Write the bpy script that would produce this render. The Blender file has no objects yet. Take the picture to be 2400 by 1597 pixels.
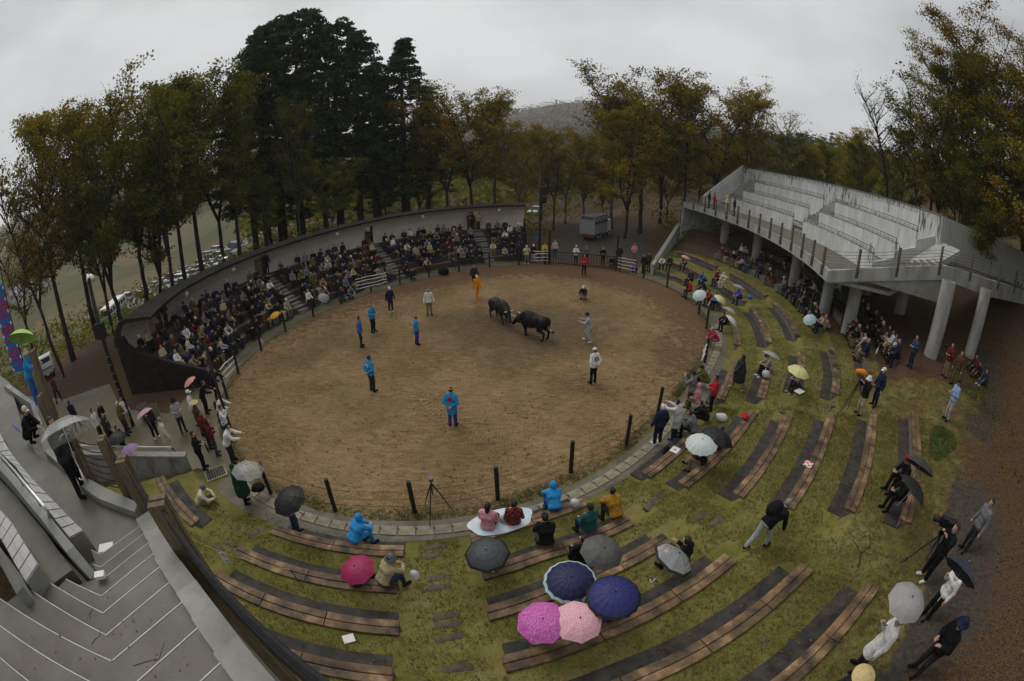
import bpy, bmesh, math, random
import numpy as np
from mathutils import Vector, Matrix, Euler

# ---------------------------------------------------------------- camera, sky, sun, exposure
scn = bpy.context.scene
COL = scn.collection
CAM_H = 10.0
PITCH = 24.0
cam_data = bpy.data.cameras.new('camera')
cam_data.type = 'PANO'
cam_data.panorama_type = 'FISHEYE_EQUISOLID'
cam_data.fisheye_lens = 16.0
cam_data.fisheye_fov = math.radians(200)
cam_data.sensor_width = 36.0
cam_data.sensor_height = 36.0 * 681 / 1024
cam_data.sensor_fit = 'HORIZONTAL'
cam_data.clip_start = 0.05
cam_data.clip_end = 9000
cam = bpy.data.objects.new('camera', cam_data)
cam.location = (0, 0, CAM_H)
cam.rotation_euler = (math.radians(90 - PITCH), 0, 0)
COL.objects.link(cam)
scn.camera = cam

SUN_EL, SUN_AZ = 48.0, -35.0          # soft light behind the cloud
world = bpy.data.worlds.new('World')
scn.world = world
world.use_nodes = True
wn, wl = world.node_tree.nodes, world.node_tree.links
for n in list(wn): wn.remove(n)
w_out = wn.new('ShaderNodeOutputWorld')
w_bg = wn.new('ShaderNodeBackground')
w_sky = wn.new('ShaderNodeTexSky')
w_sky.sky_type = 'NISHITA'; w_sky.sun_disc = False
w_sky.sun_elevation = math.radians(SUN_EL); w_sky.sun_rotation = math.radians(SUN_AZ)
w_sky.air_density = 1.0; w_sky.dust_density = 3.0
w_tc = wn.new('ShaderNodeTexCoord')
w_map = wn.new('ShaderNodeMapping'); w_map.inputs['Scale'].default_value = (1.0, 1.0, 2.2)
w_n1 = wn.new('ShaderNodeTexNoise'); w_n1.inputs['Scale'].default_value = 1.7; w_n1.inputs['Detail'].default_value = 5; w_n1.inputs['Roughness'].default_value = 0.5
w_ramp = wn.new('ShaderNodeValToRGB')
w_ramp.color_ramp.elements[0].position = 0.30; w_ramp.color_ramp.elements[0].color = (4.0, 4.1, 4.15, 1)
w_ramp.color_ramp.elements[1].position = 0.68; w_ramp.color_ramp.elements[1].color = (7.1, 7.2, 7.25, 1)
w_mix = wn.new('ShaderNodeMixRGB'); w_mix.inputs[0].default_value = 0.93
wl.new(w_tc.outputs['Generated'], w_map.inputs[0]); wl.new(w_map.outputs[0], w_n1.inputs['Vector'])
wl.new(w_n1.outputs[0], w_ramp.inputs[0])
wl.new(w_sky.outputs[0], w_mix.inputs[1]); wl.new(w_ramp.outputs[0], w_mix.inputs[2])
wl.new(w_mix.outputs[0], w_bg.inputs[0]); w_bg.inputs[1].default_value = 0.108
wl.new(w_bg.outputs[0], w_out.inputs[0])

sun_d = bpy.data.lights.new('sun', 'SUN'); sun_d.energy = 1.5; sun_d.angle = math.radians(45); sun_d.color = (1.0, 0.97, 0.92)
sun = bpy.data.objects.new('sun', sun_d); COL.objects.link(sun)
_sd = Vector((math.sin(math.radians(SUN_AZ)) * math.cos(math.radians(SUN_EL)), math.cos(math.radians(SUN_AZ)) * math.cos(math.radians(SUN_EL)), math.sin(math.radians(SUN_EL))))
sun.rotation_euler = _sd.to_track_quat('Z', 'Y').to_euler()
sun.location = _sd * 60

vs = scn.view_settings
vs.view_transform = 'Standard'; vs.look = 'None'; vs.exposure = 0.0; vs.gamma = 1.0; vs.use_curve_mapping = False
scn.cycles.max_bounces = 6; scn.cycles.diffuse_bounces = 3; scn.cycles.glossy_bounces = 2
scn.cycles.transmission_bounces = 4; scn.cycles.transparent_max_bounces = 10; scn.cycles.volume_bounces = 1
scn.cycles.use_denoising = True
scn.cycles.use_adaptive_sampling = True; scn.cycles.adaptive_threshold = 0.02

rng = random.Random(7)
nrg = np.random.default_rng(11)

# ---------------------------------------------------------------- measuring helpers (pixel of the photograph -> point of the place)
_F = 16 / 36 * 2400
def ray(px, py):
    x, y = px - 1200, 798.5 - py
    r = math.hypot(x, y); th = 2 * math.asin(min(1, r / (2 * _F)))
    s = math.sin(th) / max(r, 1e-9)
    d = (s * x, math.cos(th), s * y)
    c, sn = math.cos(math.radians(PITCH)), math.sin(math.radians(PITCH))
    return (d[0], d[1] * c + d[2] * sn, -d[1] * sn + d[2] * c)
def G(px, py, z=0.0):
    d = ray(px, py); t = (z - CAM_H) / d[2]
    return (d[0] * t, d[1] * t)

# ---------------------------------------------------------------- object helpers
def tag(o, label=None, cat=None, group=None, kind=None):
    if label: o['label'] = label
    if cat: o['category'] = cat
    if group: o['group'] = group
    if kind: o['kind'] = kind
    return o
def empty(name, loc=(0, 0, 0), rz=0.0):
    o = bpy.data.objects.new(name, None); COL.objects.link(o)
    o.location = loc; o.rotation_euler = (0, 0, rz); o.empty_display_size = 0.2
    return o
def par(o, root):
    o.parent = root
    o.matrix_parent_inverse = (Matrix.Translation(root.location) @ root.rotation_euler.to_matrix().to_4x4()).inverted()
    return o
def mesh(name, v, f, mi=None, smooth=False):
    me = bpy.data.meshes.new(name)
    me.from_pydata(v, [], f)
    if mi is not None: me.polygons.foreach_set('material_index', np.asarray(mi, dtype=np.int32))
    if smooth: me.polygons.foreach_set('use_smooth', np.ones(len(me.polygons), dtype=bool))
    me.update()
    return me
def mobj(name, me, mats=None, parent=None, world_coords=False):
    o = bpy.data.objects.new(name, me); COL.objects.link(o)
    if mats is not None and not me.materials:
        for m in (mats if isinstance(mats, (list, tuple)) else [mats]): me.materials.append(m)
    if parent is not None:
        if world_coords: par(o, parent)
        else: o.parent = parent
    return o
def fast_mesh(name, V, n_per, smooth=False):
    """V: (N*n_per,3) array of separate polygons with n_per corners each"""
    me = bpy.data.meshes.new(name)
    nv = len(V); nf = nv // n_per
    me.vertices.add(nv); me.vertices.foreach_set('co', np.ascontiguousarray(V, dtype=np.float32).ravel())
    me.loops.add(nv); me.loops.foreach_set('vertex_index', np.arange(nv, dtype=np.int32))
    me.polygons.add(nf); me.polygons.foreach_set('loop_start', np.arange(nf, dtype=np.int32) * n_per)
    me.polygons.foreach_set('loop_total', np.full(nf, n_per, dtype=np.int32))
    if smooth: me.polygons.foreach_set('use_smooth', np.ones(nf, dtype=bool))
    me.update(calc_edges=True)
    return me

class MB:
    def __init__(s): s.v = []; s.f = []; s.m = []
    def add(s, v, f, m=0):
        b = len(s.v); s.v += [tuple(p) for p in v]; s.f += [tuple(i + b for i in q) for q in f]; s.m += [m] * len(f)
    def box(s, c, size, rz=0.0, m=0, tilt=None):
        hx, hy, hz = size[0] / 2, size[1] / 2, size[2] / 2
        R = Matrix.Rotation(rz, 3, 'Z')
        if tilt is not None: R = R @ tilt
        pts = [Vector((x, y, z)) for z in (-hz, hz) for x, y in ((-hx, -hy), (hx, -hy), (hx, hy), (-hx, hy))]
        s.add([tuple(R @ p + Vector(c)) for p in pts], [(3, 2, 1, 0), (4, 5, 6, 7), (0, 1, 5, 4), (1, 2, 6, 5), (2, 3, 7, 6), (3, 0, 4, 7)], m)
    def beam(s, a, b, w, h, m=0):
        a, b = Vector(a), Vector(b); d = (b - a)
        if d.length < 1e-6: return
        d.normalize()
        sd = d.cross(Vector((0, 0, 1)))
        if sd.length < 1e-4: sd = Vector((1, 0, 0))
        sd.normalize(); u = sd.cross(d)
        P = []
        for p in (a, b):
            for i, j in ((-1, -1), (1, -1), (1, 1), (-1, 1)): P.append(p + sd * (i * w / 2) + u * (j * h / 2))
        s.add(P, [(3, 2, 1, 0), (4, 5, 6, 7), (0, 1, 5, 4), (1, 2, 6, 5), (2, 3, 7, 6), (3, 0, 4, 7)], m)
    def tube(s, path, r, n=6, m=0, cap=True):
        path = [Vector(p) for p in path]
        rs = r if isinstance(r, (list, tuple)) else [r] * len(path)
        ring = []; b = len(s.v)
        for i, p in enumerate(path):
            t = path[min(i + 1, len(path) - 1)] - path[max(i - 1, 0)]
            if t.length < 1e-9: t = Vector((0, 0, 1))
            t.normalize()
            a = t.cross(Vector((0, 0, 1)))
            if a.length < 0.05: a = t.cross(Vector((1, 0, 0)))
            a.normalize(); c = t.cross(a)
            for k in range(n):
                an = 2 * math.pi * k / n
                s.v.append(tuple(p + (a * math.cos(an) + c * math.sin(an)) * rs[i]))
        for i in range(len(path) - 1):
            for k in range(n):
                k2 = (k + 1) % n
                s.f.append((b + i * n + k, b + i * n + k2, b + (i + 1) * n + k2, b + (i + 1) * n + k)); s.m.append(m)
        if cap:
            s.f.append(tuple(b + k for k in range(n))[::-1]); s.m.append(m)
            s.f.append(tuple(b + (len(path) - 1) * n + k for k in range(n))); s.m.append(m)
    def lathe(s, prof, c=(0, 0, 0), n=14, m=0, sx=1, sy=1):
        b = len(s.v)
        for r, z in prof:
            for k in range(n):
                an = 2 * math.pi * k / n
                s.v.append((c[0] + r * math.cos(an) * sx, c[1] + r * math.sin(an) * sy, c[2] + z))
        for i in range(len(prof) - 1):
            for k in range(n):
                k2 = (k + 1) % n
                s.f.append((b + i * n + k, b + i * n + k2, b + (i + 1) * n + k2, b + (i + 1) * n + k)); s.m.append(m)
    def sweep(s, secs, m=0, closed=True, caps=True):
        """secs: list of cross-sections, each a list of 3D points of equal count"""
        n = len(secs[0]); b = len(s.v)
        for q in secs: s.v += [tuple(p) for p in q]
        for i in range(len(secs) - 1):
            for k in range(n if closed else n - 1):
                k2 = (k + 1) % n
                s.f.append((b + i * n + k, b + (i + 1) * n + k, b + (i + 1) * n + k2, b + i * n + k2)); s.m.append(m)
        if closed and caps:
            s.f.append(tuple(b + k for k in range(n))); s.m.append(m)
            e = b + (len(secs) - 1) * n
            s.f.append(tuple(e + k for k in range(n))[::-1]); s.m.append(m)
    def build(s, name, mats, parent=None, smooth=False, world_coords=True):
        me = mesh(name, s.v, s.f, s.m, smooth)
        return mobj(name, me, mats, parent, world_coords)

# ---------------------------------------------------------------- materials
def _nodes(name):
    m = bpy.data.materials.new(name); m.use_nodes = True
    nt = m.node_tree
    return m, nt.nodes, nt.links, nt.nodes['Principled BSDF']
def lin(c):
    return tuple(((x / 255) / 12.92 if x / 255 <= 0.04045 else ((x / 255 + 0.055) / 1.055) ** 2.4) for x in c) + (1,)
_mc = {}
def mat(name, c1, c2=None, scale=4.0, rough=0.8, bump=0.0, bscale=None, detail=5.0, spec=0.3, metal=0.0, c3=None, stretch=None, objrand=0.0, coord='Object', w=(0.35, 0.65)):
    if name in _mc: return _mc[name]
    m, N, L, P = _nodes(name)
    P.inputs['Roughness'].default_value = rough; P.inputs['Metallic'].default_value = metal
    P.inputs['Specular IOR Level'].default_value = spec
    tc = N.new('ShaderNodeTexCoord'); src = tc.outputs[coord]
    if stretch:
        mp = N.new('ShaderNodeMapping'); mp.inputs['Scale'].default_value = stretch; L.new(src, mp.inputs[0]); src = mp.outputs[0]
    col = None
    if c2 is not None:
        nz = N.new('ShaderNodeTexNoise'); nz.inputs['Scale'].default_value = scale; nz.inputs['Detail'].default_value = detail; nz.inputs['Roughness'].default_value = 0.62
        L.new(src, nz.inputs['Vector'])
        rp = N.new('ShaderNodeValToRGB'); e = rp.color_ramp.elements
        e[0].position = w[0]; e[0].color = tuple(c1[:3]) + (1,); e[1].position = w[1]; e[1].color = tuple(c2[:3]) + (1,)
        if c3 is not None:
            x = e.new((w[0] + w[1]) / 2 + 0.06); x.color = tuple(c3[:3]) + (1,)
        L.new(nz.outputs[0], rp.inputs[0]); col = rp.outputs[0]
    if objrand > 0:
        oi = N.new('ShaderNodeObjectInfo'); hs = N.new('ShaderNodeHueSaturation')
        mr = N.new('ShaderNodeMapRange'); mr.inputs[3].default_value = 1 - objrand; mr.inputs[4].default_value = 1 + objrand
        L.new(oi.outputs['Random'], mr.inputs[0]); L.new(mr.outputs[0], hs.inputs['Value'])
        if col is not None: L.new(col, hs.inputs['Color'])
        else: hs.inputs['Color'].default_value = tuple(c1[:3]) + (1,)
        col = hs.outputs[0]
    if col is not None: L.new(col, P.inputs['Base Color'])
    else: P.inputs['Base Color'].default_value = tuple(c1[:3]) + (1,)
    if bump > 0:
        b2 = N.new('ShaderNodeTexNoise'); b2.inputs['Scale'].default_value = bscale or scale * 6; b2.inputs['Detail'].default_value = 4
        L.new(src, b2.inputs['Vector'])
        bp = N.new('ShaderNodeBump'); bp.inputs['Strength'].default_value = bump; bp.inputs['Distance'].default_value = 0.02
        L.new(b2.outputs[0], bp.inputs['Height']); L.new(bp.outputs[0], P.inputs['Normal'])
    _mc[name] = m
    return m
def cloth(key, c, rough=0.85):
    c = lin(c) if max(c) > 1.5 else c
    d = tuple(x * 0.72 for x in c[:3])
    return mat('cloth_' + key, tuple(x * .72 for x in c[:3]), c[:3], scale=11, rough=rough, bump=0.9, bscale=13, spec=0.15, w=(.34, .56))  # darker mottle paints the shade of folds into the cloth colour

M_conc = mat('concrete', (0.20, 0.197, 0.18), (0.34, 0.335, 0.31), scale=1.6, rough=0.85, bump=0.25, bscale=30, c3=(0.28, 0.275, 0.252), w=(.3, .7), detail=9)
M_conc_dk = mat('concrete_wet', (0.080, 0.071, 0.054), (0.150, 0.138, 0.112), scale=1.1, rough=0.42, bump=0.2, bscale=40, spec=0.45, detail=9, w=(.3, .7))
M_fascia = mat('concrete_fascia', (0.26, 0.26, 0.245), (0.42, 0.42, 0.40), scale=2.0, rough=0.85, bump=0.1, bscale=25, stretch=(1, 1, 0.35))
M_wood = mat('bench_timber', (0.038, 0.028, 0.019), (0.31, 0.20, 0.108), scale=2.1, rough=0.62, bump=0.4, bscale=30, spec=0.3, c3=(0.185, 0.112, 0.058), objrand=0.22, stretch=(1, 1, 1), w=(0.36, 0.64), detail=12)
M_foot = mat('foot_strip', (0.022, 0.020, 0.017), (0.062, 0.056, 0.046), scale=3, rough=0.75, bump=0.35, bscale=60)
M_block = mat('riser_block', (0.10, 0.095, 0.085), (0.17, 0.165, 0.15), scale=3, rough=0.9, bump=0.3, bscale=30)
M_post = mat('dark_post', (0.011, 0.009, 0.008), (0.026, 0.021, 0.018), scale=6, rough=0.6, bump=0.25, bscale=50, stretch=(4, 4, 0.6))
M_cable = mat('steel_cable', (0.03, 0.028, 0.025), rough=0.6)
M_postw = mat('weathered_post', (0.10, 0.078, 0.045), (0.17, 0.135, 0.085), scale=4, rough=0.8, bump=0.3, bscale=40, stretch=(5, 5, 0.5))
M_rope = mat('black_rope', (0.012, 0.012, 0.013), (0.028, 0.027, 0.027), scale=30, rough=0.85, bump=0.4, bscale=90)
M_steel = mat('steel_pipe', (0.42, 0.43, 0.44), (0.55, 0.56, 0.57), scale=6, rough=0.35, metal=0.7)
M_rail = mat('rail_dark', (0.09, 0.09, 0.092), (0.13, 0.13, 0.13), scale=6, rough=0.5, metal=0.5)
M_shell_o = mat('shell_outer', (0.009, 0.007, 0.0065), (0.026, 0.021, 0.019), scale=1.5, rough=0.7, bump=0.25, bscale=20, spec=0.2)
M_shell_i = mat('shell_inner_plaster', (0.47, 0.43, 0.395), (0.56, 0.515, 0.475), scale=0.8, rough=0.9)
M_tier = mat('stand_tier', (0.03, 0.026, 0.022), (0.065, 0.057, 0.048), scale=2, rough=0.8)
M_black = mat('black_matte', (0.012, 0.012, 0.012), rough=0.6)
M_white = mat('white_paint', (0.72, 0.72, 0.71), (0.8, 0.8, 0.79), scale=5, rough=0.6)
M_tile = mat('seat_tile', (0.36, 0.35, 0.345), (0.45, 0.44, 0.435), scale=3, rough=0.55, objrand=0.05)
# ---------------------------------------------------------------- the ring: fence line and distance outward from it
C0 = np.array([-0.4, 24.0])
FC_CO = np.array([13.664, 0.37, -0.652, 0.563, 2.22])
def _R(p): return FC_CO[0] + FC_CO[1] * np.cos(p) + FC_CO[2] * np.sin(p) + FC_CO[3] * np.cos(2 * p) + FC_CO[4] * np.sin(2 * p)
_ph = np.radians(np.arange(0, 360, 0.5))
_cx = C0[0] + _R(_ph) * np.sin(_ph); _cy = C0[1] + _R(_ph) * np.cos(_ph)
_tx = np.roll(_cx, -1) - np.roll(_cx, 1); _ty = np.roll(_cy, -1) - np.roll(_cy, 1)
_tl = np.hypot(_tx, _ty); _nx, _ny = -_ty / _tl, _tx / _tl
def FP(phi, d=0.0):
    """point d metres outside the fence line at bearing phi (deg) from the ring centre"""
    i = (phi % 360) * 2; a = int(math.floor(i)) % 720; b = (a + 1) % 720; t = i - math.floor(i)
    x = _cx[a] * (1 - t) + _cx[b] * t; y = _cy[a] * (1 - t) + _cy[b] * t
    nx = _nx[a] * (1 - t) + _nx[b] * t; ny = _ny[a] * (1 - t) + _ny[b] * t
    return x + nx * d, y + ny * d
def FN(phi):
    a = int(round((phi % 360) * 2)) % 720
    return _nx[a], _ny[a]
def FD(x, y):
    """(phi, signed distance) of a point"""
    q = (_cx - x) ** 2 + (_cy - y) ** 2; i = int(q.argmin())
    s = (x - _cx[i]) * _nx[i] + (y - _cy[i]) * _ny[i]
    return i * 0.5, s
def sstep(a, b, x):
    t = min(1.0, max(0.0, (x - a) / (b - a))); return t * t * (3 - 2 * t)

ROW_PHI = [36, 42, 56, 70, 90, 115, 135, 150, 163, 170, 180, 190, 203, 222]
ROW_D = np.array([[2.1, 4.8, 7.4, 9.6, 11.6, 13.6], [2.1, 4.6, 7.2, 9.4, 11.4, 13.4], [1.9, 3.7, 5.9, 7.8, 9.8, 11.8], [1.8, 3.5, 5.4, 7.2, 9.0, 10.8],
                  [1.7, 3.55, 5.4, 7.15, 9.0, 10.8], [2.0, 3.8, 5.5, 7.35, 9.1, 10.9], [2.1, 3.85, 5.3, 7.1, 8.9, 10.8], [1.9, 3.5, 5.1, 6.8, 8.6, 10.5],
                  [1.8, 3.2, 4.95, 6.55, 8.3, 10.1], [1.45, 3.15, 4.5, 6.25, 7.95, 9.7], [1.4, 3.05, 4.48, 6.15, 7.6, 9.3], [1.85, 3.4, 4.88, 6.3, 7.7, 9.2],
                  [1.9, 3.4, 4.7, 6.1, 7.6, 9.2], [2.0, 3.5, 4.9, 6.3, 7.8, 9.4]])
ROW_Z = [0.45, 0.90, 1.35, 1.80, 2.25, 2.70]
def rowd(phi, k): return float(np.interp(phi, ROW_PHI, ROW_D[:, k]))
BENCH = {  # bench groups: row -> (phi from, phi to)
    'L': {1: (190.5, 203.5), 2: (190.5, 204), 3: (190, 203), 4: (190, 199)},
    'M': {1: (172, 184.5), 2: (171, 184.5), 3: (171, 185), 4: (170, 185), 5: (168, 185), 6: (167.5, 182)},
    'R': {1: (147, 163), 2: (139, 163), 3: (140, 162), 4: (138.5, 162), 5: (137.5, 160.5), 6: (135.5, 160.5)},
    'U': {1: (114, 134), 2: (113, 132), 3: (105, 127), 4: (103, 129), 5: (107, 124)},
    'V': {1: (86, 101), 2: (79, 100), 3: (78, 97)},
    'X': {1: (61, 77), 2: (60, 75), 3: (59.5, 74)},
    'W': {1: (44, 56), 2: (45, 56), 3: (43, 55)},
    'S': {2: (209.5, 218.5)},
}
_spans = [(42, 57.5), (58.5, 77.5), (79, 101.5), (103, 133.5), (137, 163), (168, 185), (190, 204), (209, 219)]
def bench_w(phi):
    w = 0.0
    for a, b in _spans: w = max(w, min(sstep(a - 1.2, a + 0.3, phi), 1 - sstep(b - 0.3, b + 1.2, phi)))
    return w
PATH_PHI = [95, 105, 121, 145, 162, 170, 190, 200]; PATH_D = [19, 18, 16.5, 13.5, 11.9, 12.0, 11.6, 11.6]
FARP = [(-180, [(0, 3), (30, 3), (100, 6), (1500, 60)]), (-95, [(0, 0), (40, 0), (100, -3), (1500, 60)]),
        (-70, [(0, 0), (32, 0), (42, -1.5), (70, -6), (120, -13), (160, -16), (380, -17), (650, 0), (1500, 90), (4000, 120)]),
        (-45, [(0, 0), (36, 0), (50, -1.5), (80, -8), (120, -14), (170, -16), (330, -14), (600, 12), (1500, 85), (4000, 120)]),
        (-28, [(0, .5), (46, 1.2), (60, .8), (90, -3), (150, -8), (300, 0), (600, 30), (1500, 80)]),
        (-6, [(0, 0), (45, .9), (60, .5), (100, -4), (160, -4), (400, 6), (650, 30), (900, 74), (1200, 90), (1500, 90)]),
        (9, [(0, 0), (45, 0), (62, 0.1), (100, -2), (160, 0), (400, 14), (650, 56), (900, 116), (1200, 128), (1500, 120)]),
        (20, [(0, 0), (45, .3), (60, 1.2), (100, 4), (200, 8), (420, 24), (900, 90), (1500, 110)]),
        (40, [(0, 3), (30, 3.2), (45, 4.5), (70, 7), (120, 11), (400, 40), (1500, 90)]),
        (70, [(0, 3), (25, 3.5), (35, 6.5), (60, 12), (200, 30), (1500, 90)]),
        (120, [(0, 3), (8, 3.2), (13, 5.0), (25, 9), (60, 18), (1500, 90)]), (180, [(0, 3), (30, 3), (100, 6), (1500, 60)])]
def farz(x, y):
    r = math.hypot(x, y); az = math.degrees(math.atan2(x, y))
    for i in range(len(FARP) - 1):
        a, b = FARP[i], FARP[i + 1]
        if a[0] <= az <= b[0]:
            t = sstep(a[0], b[0], az)
            za = np.interp(r, [p[0] for p in a[1]], [p[1] for p in a[1]]); zb = np.interp(r, [p[0] for p in b[1]], [p[1] for p in b[1]])
            return za * (1 - t) + zb * t
    return 0.0
_D_OUT = [14.6, 15.3, 16, 17, 18, 19.5, 21, 23, 25.5, 28, 31, 35, 40, 46, 53, 61, 70, 82, 96, 112, 130, 155, 185, 220, 265, 320, 390, 470, 570, 700, 900, 1200, 1600, 2300, 3400]
_prof = {}
def profile(phi):
    """ground profile outward from the fence at bearing phi: lists of d and z"""
    key = round(phi * 2) / 2 % 360
    if key in _prof: return _prof[key]
    phi = key
    wt = min(sstep(37, 41, phi), 1 - sstep(219, 221, phi)); bw = bench_w(phi)
    D = [0.0, 0.5, 1.0]; Z = [0.0, 0.0, 0.0]
    for k in range(6):
        dk = rowd(phi, k); zk = ROW_Z[k]; lo = zk - 0.42
        pts = [(dk - 0.74, lo), (dk - 0.46, lo), (dk - 0.16, lo), (dk + 0.10, zk - 0.07), (dk + 0.24, zk - 0.06), (dk + 0.5, zk - 0.03)]
        if k == 0: pts = [(max(1.02, dk - .74), 0.0), (max(1.06, dk - .46), 0.0)] + pts[2:]
        for dd, z in pts:
            zl = max(0.0, np.interp(dd, [0, rowd(phi, 0) - .4] + [rowd(phi, j) for j in range(6)], [0, 0] + [q - 0.26 for q in ROW_Z]))
            D.append(max(dd, D[-1] + 0.01)); Z.append((z * bw + zl * (1 - bw)))
    D.append(D[-1] + 0.6); Z.append(2.72)
    D.append(D[-1] + 0.6); Z.append(2.85)
    D += [d for d in _D_OUT]
    for i in range(1, len(D)): D[i] = max(D[i], D[i - 1] + 0.02)
    Z += [3.0] * len(_D_OUT)
    wb = min(sstep(92, 112, phi), 1 - sstep(186, 196, phi))
    dp = float(np.interp(phi, PATH_PHI, PATH_D))
    for i, d in enumerate(D):
        x, y = FP(phi, d)
        fz = farz(x, y)
        s = d - dp - 0.8
        bank = 3.0 if s < 0 else 3.0 + (0.8 * s if s < 3 else 2.4 + 0.3 * (s - 3))
        zt = Z[i] if d < 12.2 else 3.0
        zb = zt if s < 0 else bank
        t0 = sstep(12.0, 19, d)
        zA = (zt * (1 - t0) + fz * t0)
        t1 = sstep(22, 45, d)
        zB = zb * (1 - t1) + fz * t1
        zterr = zA * (1 - wb) + zB * wb
        t2 = sstep(2, 11, d)
        zother = fz * t2
        Z[i] = float(zterr * wt + zother * (1 - wt))
    _prof[key] = (D, Z)
    return _prof[key]
def zg(x, y):
    phi, d = FD(x, y)
    if d <= 0: return 0.0
    D, Z = profile(phi)
    return float(np.interp(d, D, Z))
def HIT(px, py, dz=0.0):
    """where the sight line through a pixel of the photograph meets the ground (raised by dz)"""
    d = ray(px, py); t = 3.0; prev = t
    while t < 3000:
        x, y, z = d[0] * t, d[1] * t, CAM_H + d[2] * t
        if z < zg(x, y) + dz: break
        prev = t; t *= 1.03
    a, b = prev, t
    for _ in range(24):
        m = (a + b) / 2
        if CAM_H + d[2] * m < zg(d[0] * m, d[1] * m) + dz: b = m
        else: a = m
    return d[0] * b, d[1] * b, zg(d[0] * b, d[1] * b)

# ---------------------------------------------------------------- ground materials
def ground_material():
    m, N, L, P = _nodes('ground_cover')
    P.inputs['Roughness'].default_value = 0.9; P.inputs['Specular IOR Level'].default_value = 0.15
    tc = N.new('ShaderNodeTexCoord'); v = tc.outputs['Object']
    def noise(s, d=5, r=0.6):
        n = N.new('ShaderNodeTexNoise'); n.inputs['Scale'].default_value = s; n.inputs['Detail'].default_value = d; n.inputs['Roughness'].default_value = r
        L.new(v, n.inputs['Vector']); return n.outputs[0]
    def ramp(src, *st):
        r = N.new('ShaderNodeValToRGB'); e = r.color_ramp.elements
        while len(e) < len(st): e.new(0.5)
        for q, (p, c) in zip(e, st): q.position = p; q.color = tuple(c) + (1,)
        L.new(src, r.inputs[0]); return r.outputs[0]
    def mix(f, a, b):
        x = N.new('ShaderNodeMixRGB'); L.new(a, x.inputs[1]); L.new(b, x.inputs[2])
        if isinstance(f, float): x.inputs[0].default_value = f
        else: L.new(f, x.inputs[0])
        return x.outputs[0]
    g1 = ramp(noise(1.1, 4), (0.3, (0.060, 0.070, 0.012)), (0.5, (0.13, 0.13, 0.026)), (0.68, (0.22, 0.195, 0.060)))
    g2 = ramp(noise(26, 3), (0.34, (0.05, 0.05, 0.010)), (0.52, (0.165, 0.145, 0.035)), (0.68, (0.30, 0.25, 0.10)))
    g3 = ramp(noise(0.42, 6, 0.7), (0.38, (0.040, 0.052, 0.009)), (0.5, (0.125, 0.125, 0.026)), (0.62, (0.27, 0.225, 0.09)))
    grass = mix(0.4, mix(0.5, g1, g2), g3)
    leaf = ramp(noise(22, 4, 0.7), (0.36, (0.020, 0.015, 0.010)), (0.5, (0.070, 0.045, 0.025)), (0.64, (0.14, 0.075, 0.036)))
    path = ramp(noise(7, 6), (0.3, (0.032, 0.027, 0.021)), (0.7, (0.075, 0.066, 0.054)))
    vo = N.new('ShaderNodeTexVoronoi'); vo.inputs['Scale'].default_value = 0.035; L.new(v, vo.inputs['Vector'])
    sep = N.new('ShaderNodeSeparateColor'); L.new(vo.outputs['Color'], sep.inputs[0])
    field = ramp(sep.outputs[0], (0.1, (0.075, 0.065, 0.022)), (0.45, (0.125, 0.092, 0.04)), (0.75, (0.05, 0.062, 0.016)), (0.95, (0.09, 0.085, 0.03)))
    at = N.new('ShaderNodeAttribute'); at.attribute_name = 'zone'
    sp = N.new('ShaderNodeSeparateColor'); L.new(at.outputs['Color'], sp.inputs[0])
    def edge(w, sc):
        a = N.new('ShaderNodeMath'); a.operation = 'ADD'; L.new(w, a.inputs[0])
        s = N.new('ShaderNodeMath'); s.operation = 'MULTIPLY_ADD'; L.new(noise(sc, 6, 0.7), s.inputs[0]); s.inputs[1].default_value = 0.9; s.inputs[2].default_value = -0.45
        L.new(s.outputs[0], a.inputs[1])
        r = N.new('ShaderNodeMapRange'); r.inputs[1].default_value = 0.38; r.inputs[2].default_value = 0.62; L.new(a.outputs[0], r.inputs[0]); return r.outputs[0]
    c = mix(edge(sp.outputs[0], 2.6), grass, leaf)
    c = mix(edge(sp.outputs[1], 5.0), c, path)
    c = mix(sp.outputs[2], c, field)
    L.new(c, P.inputs['Base Color'])
    bp = N.new('ShaderNodeBump'); bp.inputs['Strength'].default_value = 0.5; bp.inputs['Distance'].default_value = 0.04
    L.new(noise(30, 4), bp.inputs['Height']); L.new(bp.outputs[0], P.inputs['Normal'])
    return m
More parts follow.
